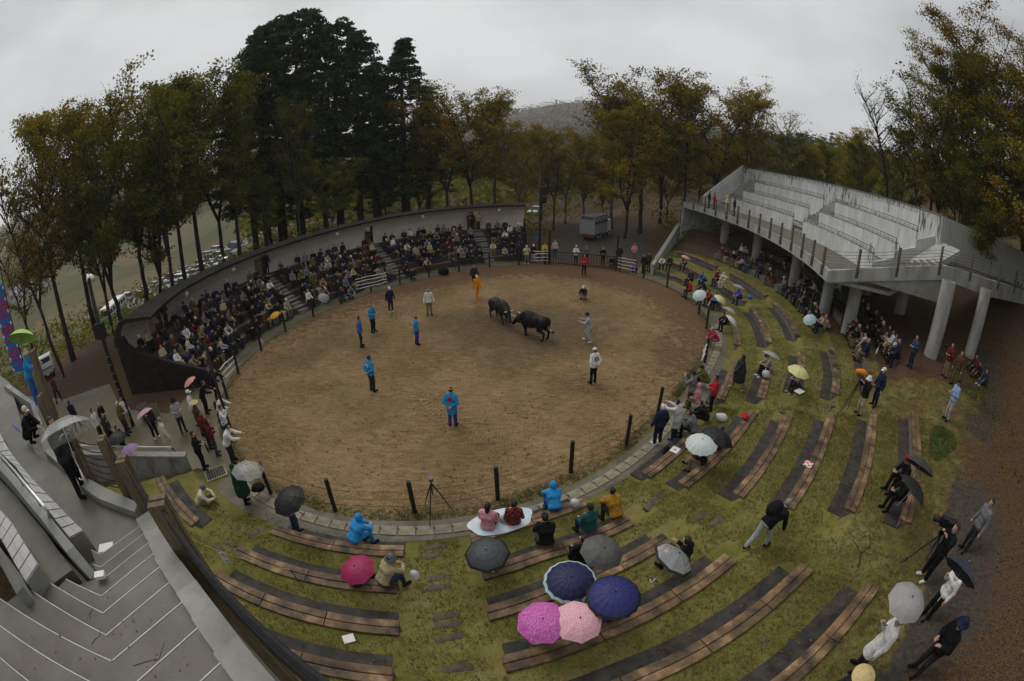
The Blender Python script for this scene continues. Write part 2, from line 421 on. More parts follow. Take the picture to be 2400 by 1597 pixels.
def arena_material():
    m, N, L, P = _nodes('arena_sand')
    P.inputs['Roughness'].default_value = 0.85; P.inputs['Specular IOR Level'].default_value = 0.2
    tc = N.new('ShaderNodeTexCoord'); v = tc.outputs['Object']
    mp = N.new('ShaderNodeMapping'); mp.inputs['Scale'].default_value = (0.55, 1.6, 1); mp.inputs['Rotation'].default_value = (0, 0, 0.35); L.new(v, mp.inputs[0])
    def noise(s, d=5, r=0.6, src=None, dist=0.0):
        n = N.new('ShaderNodeTexNoise'); n.inputs['Scale'].default_value = s; n.inputs['Detail'].default_value = d; n.inputs['Roughness'].default_value = r; n.inputs['Distortion'].default_value = dist
        L.new(src or v, n.inputs['Vector']); return n.outputs[0]
    def ramp(src, *st):
        r = N.new('ShaderNodeValToRGB'); e = r.color_ramp.elements
        while len(e) < len(st): e.new(0.5)
        for q, (p, c) in zip(e, st): q.position = p; q.color = tuple(c) + (1,)
        L.new(src, r.inputs[0]); return r.outputs[0]
    def mixn(f, a, b):
        x = N.new('ShaderNodeMixRGB'); L.new(a, x.inputs[1]); L.new(b, x.inputs[2])
        if isinstance(f, float): x.inputs[0].default_value = f
        else: L.new(f, x.inputs[0])
        return x.outputs[0]
    sand = ramp(noise(0.22, 6, 0.65), (0.38, (0.14, 0.090, 0.034)), (0.5, (0.26, 0.175, 0.078)), (0.62, (0.42, 0.31, 0.165)))
    clod = ramp(noise(3.4, 6, 0.72, mp.outputs[0], 0.6), (0.41, (0.035, 0.021, 0.008)), (0.52, (0.175, 0.11, 0.046)), (0.63, (0.32, 0.22, 0.105)))
    fine = ramp(noise(16, 3, 0.7), (0.38, (0.035, 0.02, 0.008)), (0.5, (0.21, 0.13, 0.053)), (0.64, (0.37, 0.26, 0.135)))
    c = mixn(0.55, sand, clod); c = mixn(0.42, c, fine)
    # trodden, damp darker earth in patches of its own
    dk = N.new('ShaderNodeMapRange'); dk.inputs[1].default_value = 0.50; dk.inputs[2].default_value = 0.66; dk.inputs[4].default_value = 0.55
    L.new(noise(0.16, 5, 0.6, None, 0.4), dk.inputs[0])
    dark = ramp(noise(5, 5, 0.7, mp.outputs[0]), (0.4, (0.040, 0.028, 0.014)), (0.62, (0.125, 0.085, 0.042)))
    c = mixn(dk.outputs[0], c, dark)
    # hoof prints and scuffs
    vr = N.new('ShaderNodeTexVoronoi'); vr.inputs['Scale'].default_value = 3.6; vr.inputs['Randomness'].default_value = 1.0; L.new(v, vr.inputs['Vector'])
    h1 = N.new('ShaderNodeMapRange'); h1.inputs[1].default_value = 0.30; h1.inputs[2].default_value = 0.12; L.new(vr.outputs['Distance'], h1.inputs[0])
    h2 = N.new('ShaderNodeMapRange'); h2.inputs[1].default_value = 0.46; h2.inputs[2].default_value = 0.58; L.new(noise(0.5, 4, 0.6), h2.inputs[0])
    hm = N.new('ShaderNodeMath'); hm.operation = 'MULTIPLY'; L.new(h1.outputs[0], hm.inputs[0]); L.new(h2.outputs[0], hm.inputs[1])
    hk = N.new('ShaderNodeMath'); hk.operation = 'MULTIPLY'; L.new(hm.outputs[0], hk.inputs[0]); hk.inputs[1].default_value = .75
    dd = N.new('ShaderNodeRGB'); dd.outputs[0].default_value = (0.045, 0.028, 0.013, 1)
    c = mixn(hk.outputs[0], c, dd.outputs[0])
    # leaf litter gathered at the rim
    at = N.new('ShaderNodeAttribute'); at.attribute_name = 'zone'
    sp = N.new('ShaderNodeSeparateColor'); L.new(at.outputs['Color'], sp.inputs[0])
    ad = N.new('ShaderNodeMath'); ad.operation = 'ADD'; L.new(sp.outputs[0], ad.inputs[0])
    ma = N.new('ShaderNodeMath'); ma.operation = 'MULTIPLY_ADD'; L.new(noise(2.2, 7, 0.75), ma.inputs[0]); ma.inputs[1].default_value = 1.7; ma.inputs[2].default_value = -0.85
    L.new(ma.outputs[0], ad.inputs[1])
    mr = N.new('ShaderNodeMapRange'); mr.inputs[1].default_value = 0.38; mr.inputs[2].default_value = 0.55; mr.inputs[4].default_value = 0.8; L.new(ad.outputs[0], mr.inputs[0])
    lit = ramp(noise(18, 3, 0.7), (0.36, (0.035, 0.018, 0.010)), (0.5, (0.10, 0.047, 0.024)), (0.66, (0.16, 0.09, 0.045)))
    c = mixn(mr.outputs[0], c, lit)
    # damp churned earth where the bulls have been
    a3 = N.new('ShaderNodeMath'); a3.operation = 'ADD'; L.new(sp.outputs[2], a3.inputs[0])
    m3 = N.new('ShaderNodeMath'); m3.operation = 'MULTIPLY_ADD'; L.new(noise(1.1, 8, 0.75), m3.inputs[0]); m3.inputs[1].default_value = 1.5; m3.inputs[2].default_value = -0.75; L.new(m3.outputs[0], a3.inputs[1])
    r3 = N.new('ShaderNodeMapRange'); r3.inputs[1].default_value = 0.35; r3.inputs[2].default_value = 0.75; r3.inputs[4].default_value = 0.72; L.new(a3.outputs[0], r3.inputs[0])
    c = mixn(r3.outputs[0], c, dark)
    ad2 = N.new('ShaderNodeMath'); ad2.operation = 'ADD'; L.new(sp.outputs[1], ad2.inputs[0])
    ma2 = N.new('ShaderNodeMath'); ma2.operation = 'MULTIPLY_ADD'; L.new(noise(6, 7, 0.75), ma2.inputs[0]); ma2.inputs[1].default_value = 1.4; ma2.inputs[2].default_value = -0.7
    L.new(ma2.outputs[0], ad2.inputs[1])
    mr2 = N.new('ShaderNodeMapRange'); mr2.inputs[1].default_value = 0.45; mr2.inputs[2].default_value = 0.6; L.new(ad2.outputs[0], mr2.inputs[0])
    gr = ramp(noise(20, 3), (0.35, (0.03, 0.035, 0.010)), (0.7, (0.075, 0.085, 0.022)))
    c = mixn(mr2.outputs[0], c, gr)
    L.new(c, P.inputs['Base Color'])
    b1 = N.new('ShaderNodeBump'); b1.inputs['Strength'].default_value = 0.7; b1.inputs['Distance'].default_value = 0.06; L.new(noise(3.4, 6, 0.72, mp.outputs[0], 0.6), b1.inputs['Height'])
    b2 = N.new('ShaderNodeBump'); b2.inputs['Strength'].default_value = 0.5; b2.inputs['Distance'].default_value = 0.02; L.new(noise(20, 3), b2.inputs['Height']); L.new(b1.outputs[0], b2.inputs['Normal'])
    L.new(b2.outputs[0], P.inputs['Normal'])
    return m
M_ground = ground_material()
M_arena = arena_material()

def zone_attr(me, vals):
    a = me.color_attributes.new('zone', 'FLOAT_COLOR', 'POINT')
    arr = np.zeros((len(me.vertices), 4), dtype=np.float32); arr[:, :3] = vals; arr[:, 3] = 1
    a.data.foreach_set('color', arr.ravel())

# ---------------------------------------------------------------- ground sheet
def build_ground():
    phis = np.arange(0, 360, 1.0)
    V = []; ZN = []
    nd = None
    for ph in phis:
        D, Z = profile(ph); nd = len(D)
        wt = min(sstep(37, 41, ph), 1 - sstep(219, 221, ph))
        dp = float(np.interp(ph, PATH_PHI, PATH_D))
        for d, z in zip(D, Z):
            x, y = FP(ph, d)
            r = math.hypot(x, y); az = math.degrees(math.atan2(x, y))
            leafz = 0.0; pathz = 0.0; field = 0.0
            if wt > 0.5:
                leafz = 0.26 + 0.24 * sstep(5, 12, d) + 0.45 * sstep(dp + 0.3, dp + 1.5, d) if 95 < ph < 200 else 0.22 + 0.65 * sstep(6.5, 8.5, d)
                if 95 < ph < 118: leafz = max(leafz, .85 * sstep(8.8, 10.5, d))
                if 100 < ph < 200: pathz = 1.0 - sstep(0.45, 0.95, abs(d - dp))
            else:
                leafz = 0.95
            if az < -24:
                w = sstep(58, 85, r); field = w; leafz *= 1 - w
                # a strip of tarmac: the car park
            if d < 0.9 and wt > 0.5: leafz = 0.15
            if -12 < az < 19 and 40 < r < 62 and y > 41:
                pathz = max(pathz, 0.75 * (1 - sstep(4.0, 8.5, abs((x - 10.5) - (y - 52) * 0.25))))
            V.append((x, y, z)); ZN.append((leafz, pathz, field))
    F = []
    n = len(phis)
    for i in range(n):
        j = (i + 1) % n
        for k in range(nd - 1):
            F.append((i * nd + k, i * nd + k + 1, j * nd + k + 1, j * nd + k))
    me = mesh('ground', V, F, None, True)
    zone_attr(me, np.array(ZN))
    o = mobj('ground', me, M_ground); tag(o, kind='structure')
    # the sand inside the fence
    V = [(C0[0], C0[1], 0.004)]; ZN = [(0, 0, .9)]; F = []
    fr = [0.15, 0.3, 0.45, 0.6, 0.7, 0.78, 0.85, 0.9, 0.94, 0.97, 1.0, 1.02]
    for ph in phis:
        ex, ey = FP(ph, 0.0)
        for t in fr:
            x, y = C0[0] + (ex - C0[0]) * t, C0[1] + (ey - C0[1]) * t
            far_side = 0.5 + 0.5 * math.cos(math.radians(ph - 15))
            li = sstep(0.55, 0.95, t) * (0.22 + 0.42 * far_side) + 0.05 + 0.12 * far_side
            gz = sstep(0.95, 1.0, t) * (0.52 if 120 < ph < 215 else 0.55)
            z = 0.004 + 0.05 * sstep(0.9, 1.0, t) * (1 - sstep(0.97, 1.02, t))
            dm = 1 - sstep(1.0, 7.5, math.hypot((x - .8) * .8, y - 24.2)); V.append((x, y, z)); ZN.append((li, gz, dm))
    m_ = len(fr)
    for i in range(n):
        j = (i + 1) % n
        F.append((0, 1 + i * m_, 1 + j * m_))
        for k in range(m_ - 1): F.append((1 + i * m_ + k, 1 + i * m_ + k + 1, 1 + j * m_ + k + 1, 1 + j * m_ + k))
    me = mesh('arena_ground', V, F, None, True); zone_attr(me, np.array(ZN))
    tag(mobj('arena_ground', me, M_arena), kind='structure')
build_ground()

M_walk = mat('walkway_concrete', (0.085, 0.075, 0.052), (0.15, 0.135, 0.10), scale=1.6, rough=0.6, bump=0.2, bscale=40, spec=0.35)
M_slab = mat('gutter_slab', (0.17, 0.148, 0.095), (0.28, 0.25, 0.175), scale=3, rough=0.7, bump=0.2, bscale=40, objrand=0.12)
M_plaza = mat('plaza_concrete', (0.10, 0.086, 0.045), (0.17, 0.152, 0.095), scale=0.45, rough=0.45, bump=0.12, bscale=50, spec=0.4, c3=(0.135, 0.118, 0.066))
M_tarmac = mat('tarmac', (0.085, 0.085, 0.085), (0.13, 0.13, 0.13), scale=0.8, rough=0.6, bump=0.2, bscale=50)

def strip(name, phis, d0, d1, z, mtl, thick=0.0, kind='structure'):
    mb = MB(); A = []
    for ph in phis:
        a = d0(ph) if callable(d0) else d0; b = d1(ph) if callable(d1) else d1
        x0, y0 = FP(ph, a); x1, y1 = FP(ph, b)
        if thick: A.append([(x0, y0, z), (x1, y1, z), (x1, y1, z - thick), (x0, y0, z - thick)])
        else: A.append([(x0, y0, z), (x1, y1, z)])
    mb.sweep(A, closed=bool(thick))
    o = mb.build(name, mtl); tag(o, kind=kind)
    return o
def fr(a, b, s=1.0):
    n = max(1, int(round(abs(b - a) / s))); return [a + (b - a) * i / n for i in range(n + 1)]
walk_out = lambda ph: float(np.interp(ph, [60, 90, 135, 160, 175, 190, 200, 208, 225], [1.25, 1.2, 1.45, 1.25, 1.02, 1.12, 1.5, 1.95, 2.2]))
walkway = strip('walkway', fr(40, 216), 0.30, walk_out, 0.012, M_walk)
strip('stand_walkway', fr(250, 366, 2), 0.15, 1.70, 0.010, mat('stand_walk', (0.055, 0.050, 0.026), (0.105, 0.095, 0.055), scale=1.2, rough=0.6, bump=0.2, bscale=40))
# gutter cover slabs, each its own piece
def slab_mesh():
    mb = MB(); mb.box((0, 0, -0.03), (0.50, 0.36, 0.08)); mb.box((0.235, -0.05, 0.0095), (0.03, 0.10, 0.006), m=1)
    me = mesh('slab', mb.v, mb.f, mb.m); me.materials.append(M_slab); me.materials.append(M_black); return me
_sm = slab_mesh()
def arc_steps(a, b, d, step):
    out = []; ph = a; last = FP(a, d); acc = 0.0
    while ph < b:
        ph += 0.1; p = FP(ph, d); acc += math.hypot(p[0] - last[0], p[1] - last[1]); last = p
        if acc >= step: out.append(ph); acc = 0.0
    return out
for i, ph in enumerate(arc_steps(84, 215, 0.72, 0.525)):
    x, y = FP(ph, 0.72); nx, ny = FN(ph)
    o = bpy.data.objects.new('slab', _sm); COL.objects.link(o)
    o.location = (x, y, 0.03 + rng.uniform(-0.004, 0.004)); o.rotation_euler = (rng.uniform(-.006, .006), rng.uniform(-.006, .006), math.atan2(ny, nx) - math.pi / 2)
    o.parent = walkway
# plaza on the left
def poly_sheet(name, pts, z, mtl, kind='structure'):
    me = mesh(name, [(x, y, z) for x, y in pts], [tuple(range(len(pts)))]); return tag(mobj(name, me, mtl), kind=kind)
pl = [FP(ph, 0.3) for ph in fr(216, 252, 2)]
pl += [FP(252, 1.9), FP(245, 1.9), (-16.5, 13.8), (-20.5, 13.6), (-24.5, 16.0), (-27.5, 13.6), (-33.0, 13.0), (-42, 12.0), (-42, 3.5), (-20, 6.0), FP(221.5, 9.0), FP(220.5, 5), FP(219.6, 2.0)]
poly_sheet('plaza', pl, 0.012, M_plaza)
poly_sheet('plaza_lane', [(-24.0, 15.2), (-27.2, 13.0), (-45, 12.6), (-45, 5.5), (-30.0, 9.0)], 0.017, M_tarmac)

# ---------------------------------------------------------------- terrace benches
def make_bench(row, a, b, stone_face=False):
    k = row - 1; z = ROW_Z[k]
    cx, cy = FP((a + b) / 2, rowd((a + b) / 2, k))
    root = empty('terrace_bench', (cx, cy, z - 0.42))
    # riser of blocks under the seat (two courses would read only from the ring side)
    mb = MB(); A = []
    for ph in fr(a + .05, b - .05, 1.0):
        d = rowd(ph, k); p, q = FP(ph, d - 0.15), FP(ph, d + 0.13)
        A.append([(p[0], p[1], z - 0.055), (q[0], q[1], z - 0.055), (q[0], q[1], z - 0.60), (p[0], p[1], z - 0.60)])
    mb.sweep(A)
    mb.build('riser', M_block, root)
    # foot strip on the ring side
    if row > 1 or a > 100:
        mb = MB(); A = []
        for ph in fr(a + .3, b - .3, 1.0):
            d = rowd(ph, k); p, q = FP(ph, d - 0.66), FP(ph, d - 0.17)
            zz = z - 0.395
            A.append([(p[0], p[1], zz), (q[0], q[1], zz), (q[0], q[1], zz - 0.2), (p[0], p[1], zz - 0.2)])
        mb.sweep(A); mb.build('foot_strip', M_foot, root)
    # planks: two abreast, in lengths of about 1.9 m, each its own board
    L = 0; d0 = rowd((a + b) / 2, k)
    p0 = FP(a, d0); L = sum(math.dist(FP(a + (b - a) * i / 20, d0), FP(a + (b - a) * (i + 1) / 20, d0)) for i in range(20))
    ns = max(1, int(round(L / 1.95)))
    for s in range(ns):
        pa, pb = a + (b - a) * s / ns, a + (b - a) * (s + 1) / ns
        g = 0.012 / max(L / ns, .1) * (pb - pa)
        for side in (-1, 1):
            mb = MB(); A = []
            dz = rng.uniform(-0.006, 0.006)
            for ph in fr(pa + g, pb - g, max((pb - pa) / 3, 0.2)):
                d = rowd(ph, k); i0, i1 = (d - 0.205, d - 0.008) if side < 0 else (d + 0.008, d + 0.205)
                p, q = FP(ph, i0), FP(ph, i1); p2, q2 = FP(ph, i0 + .012), FP(ph, i1 - .012)
                A.append([(p[0], p[1], z - .014 + dz), (p2[0], p2[1], z + dz), (q2[0], q2[1], z + dz), (q[0], q[1], z - .014 + dz), (q[0], q[1], z - 0.075), (p[0], p[1], z - 0.075)])
            mb.sweep(A); mb.build('plank', M_wood, root)
    return root
GROUP_WHERE = {'L': 'below the near stairs', 'M': 'front middle block', 'R': 'long right block with the red programme', 'U': 'block with the yellow umbrella', 'V': 'block beside the walkway bend', 'X': 'block below the middle of the deck', 'W': 'far block beside the sloping wall', 'S': ''}
ORD = ['', 'first', 'second', 'third', 'fourth', 'fifth', 'sixth']
for g, rows in BENCH.items():
    for row, (a, b) in rows.items():
        o = make_bench(row, a, b)
        lb = f'brown plank bench, {ORD[row]} row up from the ring, {GROUP_WHERE[g]}'
        if g == 'S': lb = 'short brown plank bench beside the low retaining wall with handrail'
        tag(o, lb, 'bench', 'plank benches on the grass terrace')
# stepping stones in the aisles
M_stone = mat('step_stone', (0.07, 0.052, 0.036), (0.125, 0.095, 0.068), scale=5, rough=0.85, bump=0.35, bscale=30, objrand=0.15)
def stone(px, py, L, lbl):
    x, y, z = HIT(px, py)
    ph, d = FD(x, y); nx, ny = FN(ph)
    mb = MB(); r2 = random.Random(int(px * 7 + py))
    pts = []
    for i in range(20):
        an = 2 * math.pi * i / 20; c, s = math.cos(an), math.sin(an)
        e = 9.0; k = (abs(c) ** e + abs(s) ** e) ** (-1 / e) * r2.uniform(.93, 1.05)
        pts.append((c * k * L / 2, s * k * 0.14))
    v = [(p[0], p[1], 0.02) for p in pts] + [(p[0] * 1.02, p[1] * 1.05, -0.16) for p in pts]
    n = 20
    mb.add(v, [tuple(range(n))] + [(i, i + n, (i + 1) % n + n, (i + 1) % n) for i in range(n)])
    o = mb.build('stepping_stone', M_stone); o.location = (x, y, z - 0.002); o.rotation_euler = (r2.uniform(-.03, .03), r2.uniform(-.03, .03), math.atan2(ny, nx) - math.pi / 2 + r2.uniform(-.08, .08))
    tag(o, lbl, 'stepping stone', 'stepping stones in the grass aisles')
for i, (a, b) in enumerate([(1021, 1287), (1017, 1307), (1030, 1358), (1030, 1381), (1047, 1449), (1047, 1470), (1055, 1499), (1074, 1571)]):
    stone(a, b, 0.62, f'flat brown stepping stone, {["nearest the ring", "second from the ring", "third from the ring", "fourth from the ring", "fifth from the ring", "sixth from the ring", "seventh from the ring", "farthest from the ring"][i]}, in the aisle left of the charcoal umbrella')
for i, (a, b) in enumerate([(586, 1255), (612, 1246), (537, 1278), (510, 1288)]):
    stone(a, b, 0.45, f'small stepping stone, {["second", "first", "third", "last"][i]} from the ring, below the left stairs wall')
for i, (a, b) in enumerate([(1644, 1215), (1682, 1226), (1540, 1170), (1525, 1185)]):
    stone(a, b, 0.5, f'flat stone in the aisle left of the walking backpack man, {["third", "last", "first", "second"][i]} up')
for i, (a, b) in enumerate([(1835, 962), (1862, 958), (1937, 952), (1955, 948)]):
    stone(a, b, 0.45, f'stepping stone in the aisle before the yellow umbrella, {["first", "second", "third", "fourth"][i]} from the ring')
# ---------------------------------------------------------------- ring fence and gate
def build_fence():
    root = empty('ring_fence', (C0[0], C0[1] - 13.6, 0))
    tag(root, 'ring fence of short dark round posts strung with thin cables', 'fence')
    px = [(1467.6, 1045.7), (1337.5, 1108.9), (1167, 1172), (973, 1203.7), (786, 1198), (635, 1157), (1651.6, 850.6), (1655, 772), (1637, 738), (1607, 703), (1563, 675), (1508, 651),
          (1216, 622.6), (1147.5, 627.3), (1076, 639), (1006, 650.6), (937.5, 667), (870, 683), (735, 744), (670.5, 780), (613, 823), (560, 877.7), (1540, 975), (800, 712)]
    P = [G(*p) for p in px]
    P.append((-13.6, 15.6)); P.append((-12.4, 13.2)); P.append((-10.6, 11.3))
    P.sort(key=lambda q: math.atan2(q[0] - C0[0], q[1] - C0[1]) % (2 * math.pi))
    pm = MB(); n = 12
    pm.lathe([(0.0, -0.3), (0.072, -0.3), (0.072, 1.31), (0.066, 1.345), (0.0, 1.35)], n=n, m=0)
    pm.lathe([(0.0755, 0.60), (0.0755, 0.625)], n=n, m=1); pm.lathe([(0.0755, 0.93), (0.0755, 0.95)], n=n, m=1)
    me = mesh('post', pm.v, pm.f, pm.m, False); me.materials.append(M_post); me.materials.append(M_cable)
    for i, (x, y) in enumerate(P):
        o = mobj('post', me); o.location = (x, y, 0); o.rotation_euler = (rng.uniform(-.03, .03), rng.uniform(-.03, .03), rng.uniform(0, 6)); par(o, root)
    # cables run from the gate round to the gate
    gateA, gateB = (3.28, 39.0), (9.02, 37.3)
    run = [gateB] + [p for p in P if math.atan2(p[0] - C0[0], p[1] - C0[1]) % (2 * math.pi) > math.radians(36) or True]
    ang = lambda q: (math.degrees(math.atan2(q[0] - C0[0], q[1] - C0[1])) - 36) % 360
    run = sorted([p for p in P] + [gateA, gateB], key=ang)
    for z in (0.32, 0.62, 0.94):
        mb = MB()
        for a, b in zip(run[:-1], run[1:]):
            path = []
            for t in (0, .25, .5, .75, 1): path.append((a[0] + (b[0] - a[0]) * t, a[1] + (b[1] - a[1]) * t, z - 0.05 * 4 * t * (1 - t)))
            mb.tube(path, 0.008, 4, cap=False)
        mb.build('cable', M_cable, root)
    M_wrap = mat('white_wrap', (0.55, 0.54, 0.5), (0.75, 0.74, 0.71), scale=12, rough=0.9, bump=0.3, bscale=40)
    def wrap(a, b, zs):
        for z in zs:
            path = [(a[0] + (b[0] - a[0]) * t, a[1] + (b[1] - a[1]) * t, z + rng.uniform(-.03, .03)) for t in np.linspace(0, 1, 8)]
            mb = MB(); mb.tube(path, [0.03 + rng.uniform(-.006, .006) for _ in path], 6); mb.build('wrapped_rope', M_wrap, root, True)
    wrap((1.9, 38.95), (3.2, 39.02), (0.35, .65, .95, 1.2)); wrap(gateB, (10.4, 36.2), (0.35, .65, .95, 1.2))
    p = G(870, 683); wrap((p[0] - .9, p[1] - .8), (p[0] + 1.1, p[1] + .8), (0.45, .7, .95, 1.2))
    p = G(560, 877); wrap((p[0] + .05, p[1] - 1.6), (p[0], p[1] - .1), (0.5, .8, 1.1))
    p = G(1651, 850); wrap((p[0] - .7, p[1] - 1.0), (p[0] - .1, p[1] - .1), (0.6, .85, 1.1))
build_fence()
def build_gate():
    A, B = Vector((3.28, 39.05, 0)), Vector((9.02, 37.35, 0))
    root = empty('arena_gate', (A + B) / 2)
    tag(root, 'dark steel bar gate between two tall square posts at the far rim', 'gate')
    ry = math.atan2(B.y - A.y, B.x - A.x)
    for p in (A, B):
        mb = MB(); mb.box((p.x, p.y, 1.5), (0.17, 0.17, 3.1), ry); mb.build('gate_post', M_post, root)
    for p, h in ((A + Vector((-.35, .08, 0)), 1.35), (B + Vector((.3, -.1, 0)), 1.35)):
        mb = MB(); mb.box((p.x, p.y, h / 2), (0.15, 0.15, h), ry); mb.build('gate_post', M_post, root)
    d = (B - A).normalized(); mid = (A + B) / 2
    for s, e in ((A + d * .14, mid - d * .03), (mid + d * .03, B - d * .14)):
        mb = MB()
        for z in (0.16, 1.2): mb.beam((s.x, s.y, z), (e.x, e.y, z), 0.06, 0.07)
        for q in (s, e): mb.beam((q.x, q.y, 0.1), (q.x, q.y, 1.24), 0.06, 0.06)
        mb.build('gate_frame', M_post, root)
        L = (e - s).length; nb = 12
        for i in range(1, nb):
            q = s + d * (L * i / nb); mb = MB(); mb.box((q.x, q.y, .68), (0.028, 0.028, 1.0), ry); mb.build('bar', M_post, root)
build_gate()

# ---------------------------------------------------------------- covered stand: tiers under a curved shell
ST_A, ST_B = 243.5, 368.0
DOORS = [(252.2, 1.7), (281.5, 1.5), (322.5, 1.6), (355.5, 1.5)]
NROW = 6
RD, RZ = 0.74, 0.37
def seat_d(i): return 2.1 + RD * i
def seat_z(i): return 0.45 + RZ * i
def lip(ph): return float(np.interp(ph, [243.5, 255, 265, 280, 300, 330, 368], [4.0, 4.6, 4.85, 5.05, 5.2, 5.25, 5.15])), float(np.interp(ph, [243.5, 265, 280, 300, 330, 368], [4.02, 4.08, 4.14, 4.27, 4.46, 4.55]))
def build_stand():
    cx, cy = FP(305, 4)
    root = empty('covered_stand', (cx, cy, 0))
    tag(root, 'curved covered spectator stand with white inner shell and dark roof', 'grandstand')
    # tiers, one part per row
    for i in range(NROW):
        A = []
        d0 = 1.68 + RD * i; d1 = (1.68 + RD * (i + 1)) if i < NROW - 1 else 6.5
        for ph in fr(ST_A + .4, ST_B, 2):
            a, b = FP(ph, d0), FP(ph, d1); zt = seat_z(i) - 0.045
            A.append([(a[0], a[1], zt), (b[0], b[1], zt), (b[0], b[1], -0.3), (a[0], a[1], -0.3)])
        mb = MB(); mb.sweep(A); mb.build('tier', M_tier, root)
    # seat boards, broken at the aisles
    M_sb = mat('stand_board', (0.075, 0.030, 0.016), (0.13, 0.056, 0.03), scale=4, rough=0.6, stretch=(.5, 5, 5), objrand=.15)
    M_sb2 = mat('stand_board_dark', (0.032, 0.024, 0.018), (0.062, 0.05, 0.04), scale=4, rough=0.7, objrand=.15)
    edges = [ST_A + .5] + [x for c, w in DOORS for x in (c - w, c + w)] + [ST_B - .2]
    for i in range(NROW):
        for a, b in zip(edges[0::2], edges[1::2]):
            if b - a < 1.5: continue
            nseg = max(1, int((b - a) / 5))
            for s in range(nseg):
                p0, p1 = a + (b - a) * s / nseg + .04, a + (b - a) * (s + 1) / nseg - .04
                A = []
                for ph in fr(p0, p1, 1.5):
                    q, r = FP(ph, 1.66 + RD * i), FP(ph, 2.1 + RD * i); z = seat_z(i)
                    A.append([(q[0], q[1], z), (r[0], r[1], z), (r[0], r[1], z - .043), (q[0], q[1], z - .043)])
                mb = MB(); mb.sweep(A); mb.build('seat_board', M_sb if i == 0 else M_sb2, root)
    # aisle steps in front of each doorway
    M_ast = mat('aisle_step', (0.13, 0.125, 0.115), (0.19, 0.185, 0.17), scale=3, rough=0.8)
    for c, w in DOORS[1:]:
        for i in range(NROW * 2):
            d = 1.35 + RD / 2 * i; z = RZ / 2 * (i + 1) + 0.06
            A = []
            for ph in fr(c - w, c + w, .8):
                q, r = FP(ph, d), FP(ph, d + .36); A.append([(q[0], q[1], z), (r[0], r[1], z), (r[0], r[1], z - .3), (q[0], q[1], z - .3)])
            mb = MB(); mb.sweep(A); mb.build('aisle_step', M_ast, root)
    # shell
    def prof(ph):
        dl, zl = lip(ph)
        inner = [(6.35, 1.95), (6.5, 2.6), (6.5, zl - 1.0), (6.38, zl - .45), (6.12, zl - .08), (5.85, zl + .04), (dl + .3, zl + .05), (dl, zl)]
        outer = [(dl - .03, zl + .15), (dl + .3, zl + .21), (5.95, zl + .28), (6.4, zl + .16), (6.8, zl - .25), (7.0, zl - .9), (7.0, 2.3), (6.95, -0.3), (6.4, -0.3)]
        return inner, outer
    def shell(a, b, name='shell_section', header=False):
        mb = MB(); secs = []
        for ph in fr(a, b, 1.5):
            inn, out = prof(ph)
            if header: z_ = lip(ph)[1]; inn = [(6.37, z_ - .5)] + inn[3:]; out = out[:4] + [(6.8, z_ - .25), (6.9, z_ - .5)]
            secs.append([FP(ph, d) + (z,) for d, z in inn + out])
        n = len(secs[0]); ni = len(inn); b0 = 0
        mb.sweep(secs, m=1)
        # inner faces take the plaster
        k = 0
        for s in range(len(secs) - 1):
            for e in range(n):
                mb.m[k] = 0 if e < ni - 1 else 1; k += 1
        return mb.build(name, [M_shell_i, M_shell_o], root)
    cuts = [ST_A] + [x for c, w in DOORS for x in (c - w, c + w)] + [ST_B]
    for a, b in zip(cuts[0::2], cuts[1::2]): shell(a, b)
    for c, w in DOORS: shell(c - w, c + w, 'door_header', True)
    # end walls: a swooping dark wall closes the near end
    def endwall(ph, pr, name, t=0.22):
        nx, ny = FN(ph); tx, ty = -ny, nx
        mb = MB(); n = len(pr)
        v = []
        for s in (-t / 2, t / 2):
            for d, z in pr:
                x, y = FP(ph, d); v.append((x + tx * s, y + ty * s, z))
        mb.add(v, [tuple(range(n))[::-1], tuple(range(n, 2 * n))] + [(i, (i + 1) % n, (i + 1) % n + n, i + n) for i in range(n)])
        mb.build(name, M_shell_o, root)
    endwall(ST_A + .1, [(1.2, -.2), (1.2, .72), (1.4, .98), (1.9, 1.15), (3.2, 1.55), (4.8, 2.15), (5.7, 2.55), (6.15, 2.95), (6.33, 3.4), (6.48, 3.4), (6.98, 3.45), (6.98, -.2)], 'end_wall')
    endwall(ST_B - .1, [(1.7, -.2), (1.7, .9), (6.3, 3.2), (6.3, -.2)], 'end_wall', 0.12)
    # notice on the end wall
    x, y = G(314, 913, 1.6)
    return root
stand = build_stand()
M_lamp = mat('lamp_lens', (0.75, 0.75, 0.74), rough=0.3)
def spotlight(ph, lbl):
    dl, zl = lip(ph); x, y = FP(ph, dl + .35); nx, ny = FN(ph)
    root = empty('spotlight', (x, y, zl + .05)); tag(root, lbl, 'lamp', 'spotlights under the roof edge')
    ax = Vector((-nx * .75, -ny * .75, -.66)).normalized(); c = Vector((x, y, zl - .32))
    mb = MB(); mb.tube([(x, y, zl + .05), tuple(c - ax * .1)], 0.02, 6); mb.build('bracket', M_rail, root)
    mb = MB(); mb.tube([tuple(c - ax * .16), tuple(c - ax * .1), tuple(c + ax * .14)], [.07, .12, .15], 12); mb.build('housing', M_white, root, True)
    mb = MB(); mb.tube([tuple(c + ax * .142), tuple(c + ax * .15)], .13, 12); mb.build('lens', M_lamp, root)
for ph, lb in ((257.5, 'round white spotlight at the near end under the curved dark roof edge'), (271.5, 'round white spotlight left of the second doorway under the roof edge'), (308, 'round white spotlight left of the doorway with a parked pickup'),
               (340, 'round white spotlight in the middle of the far roof edge'), (361.5, 'round white spotlight nearest the far right end of the roof')):
    spotlight(ph, lb)

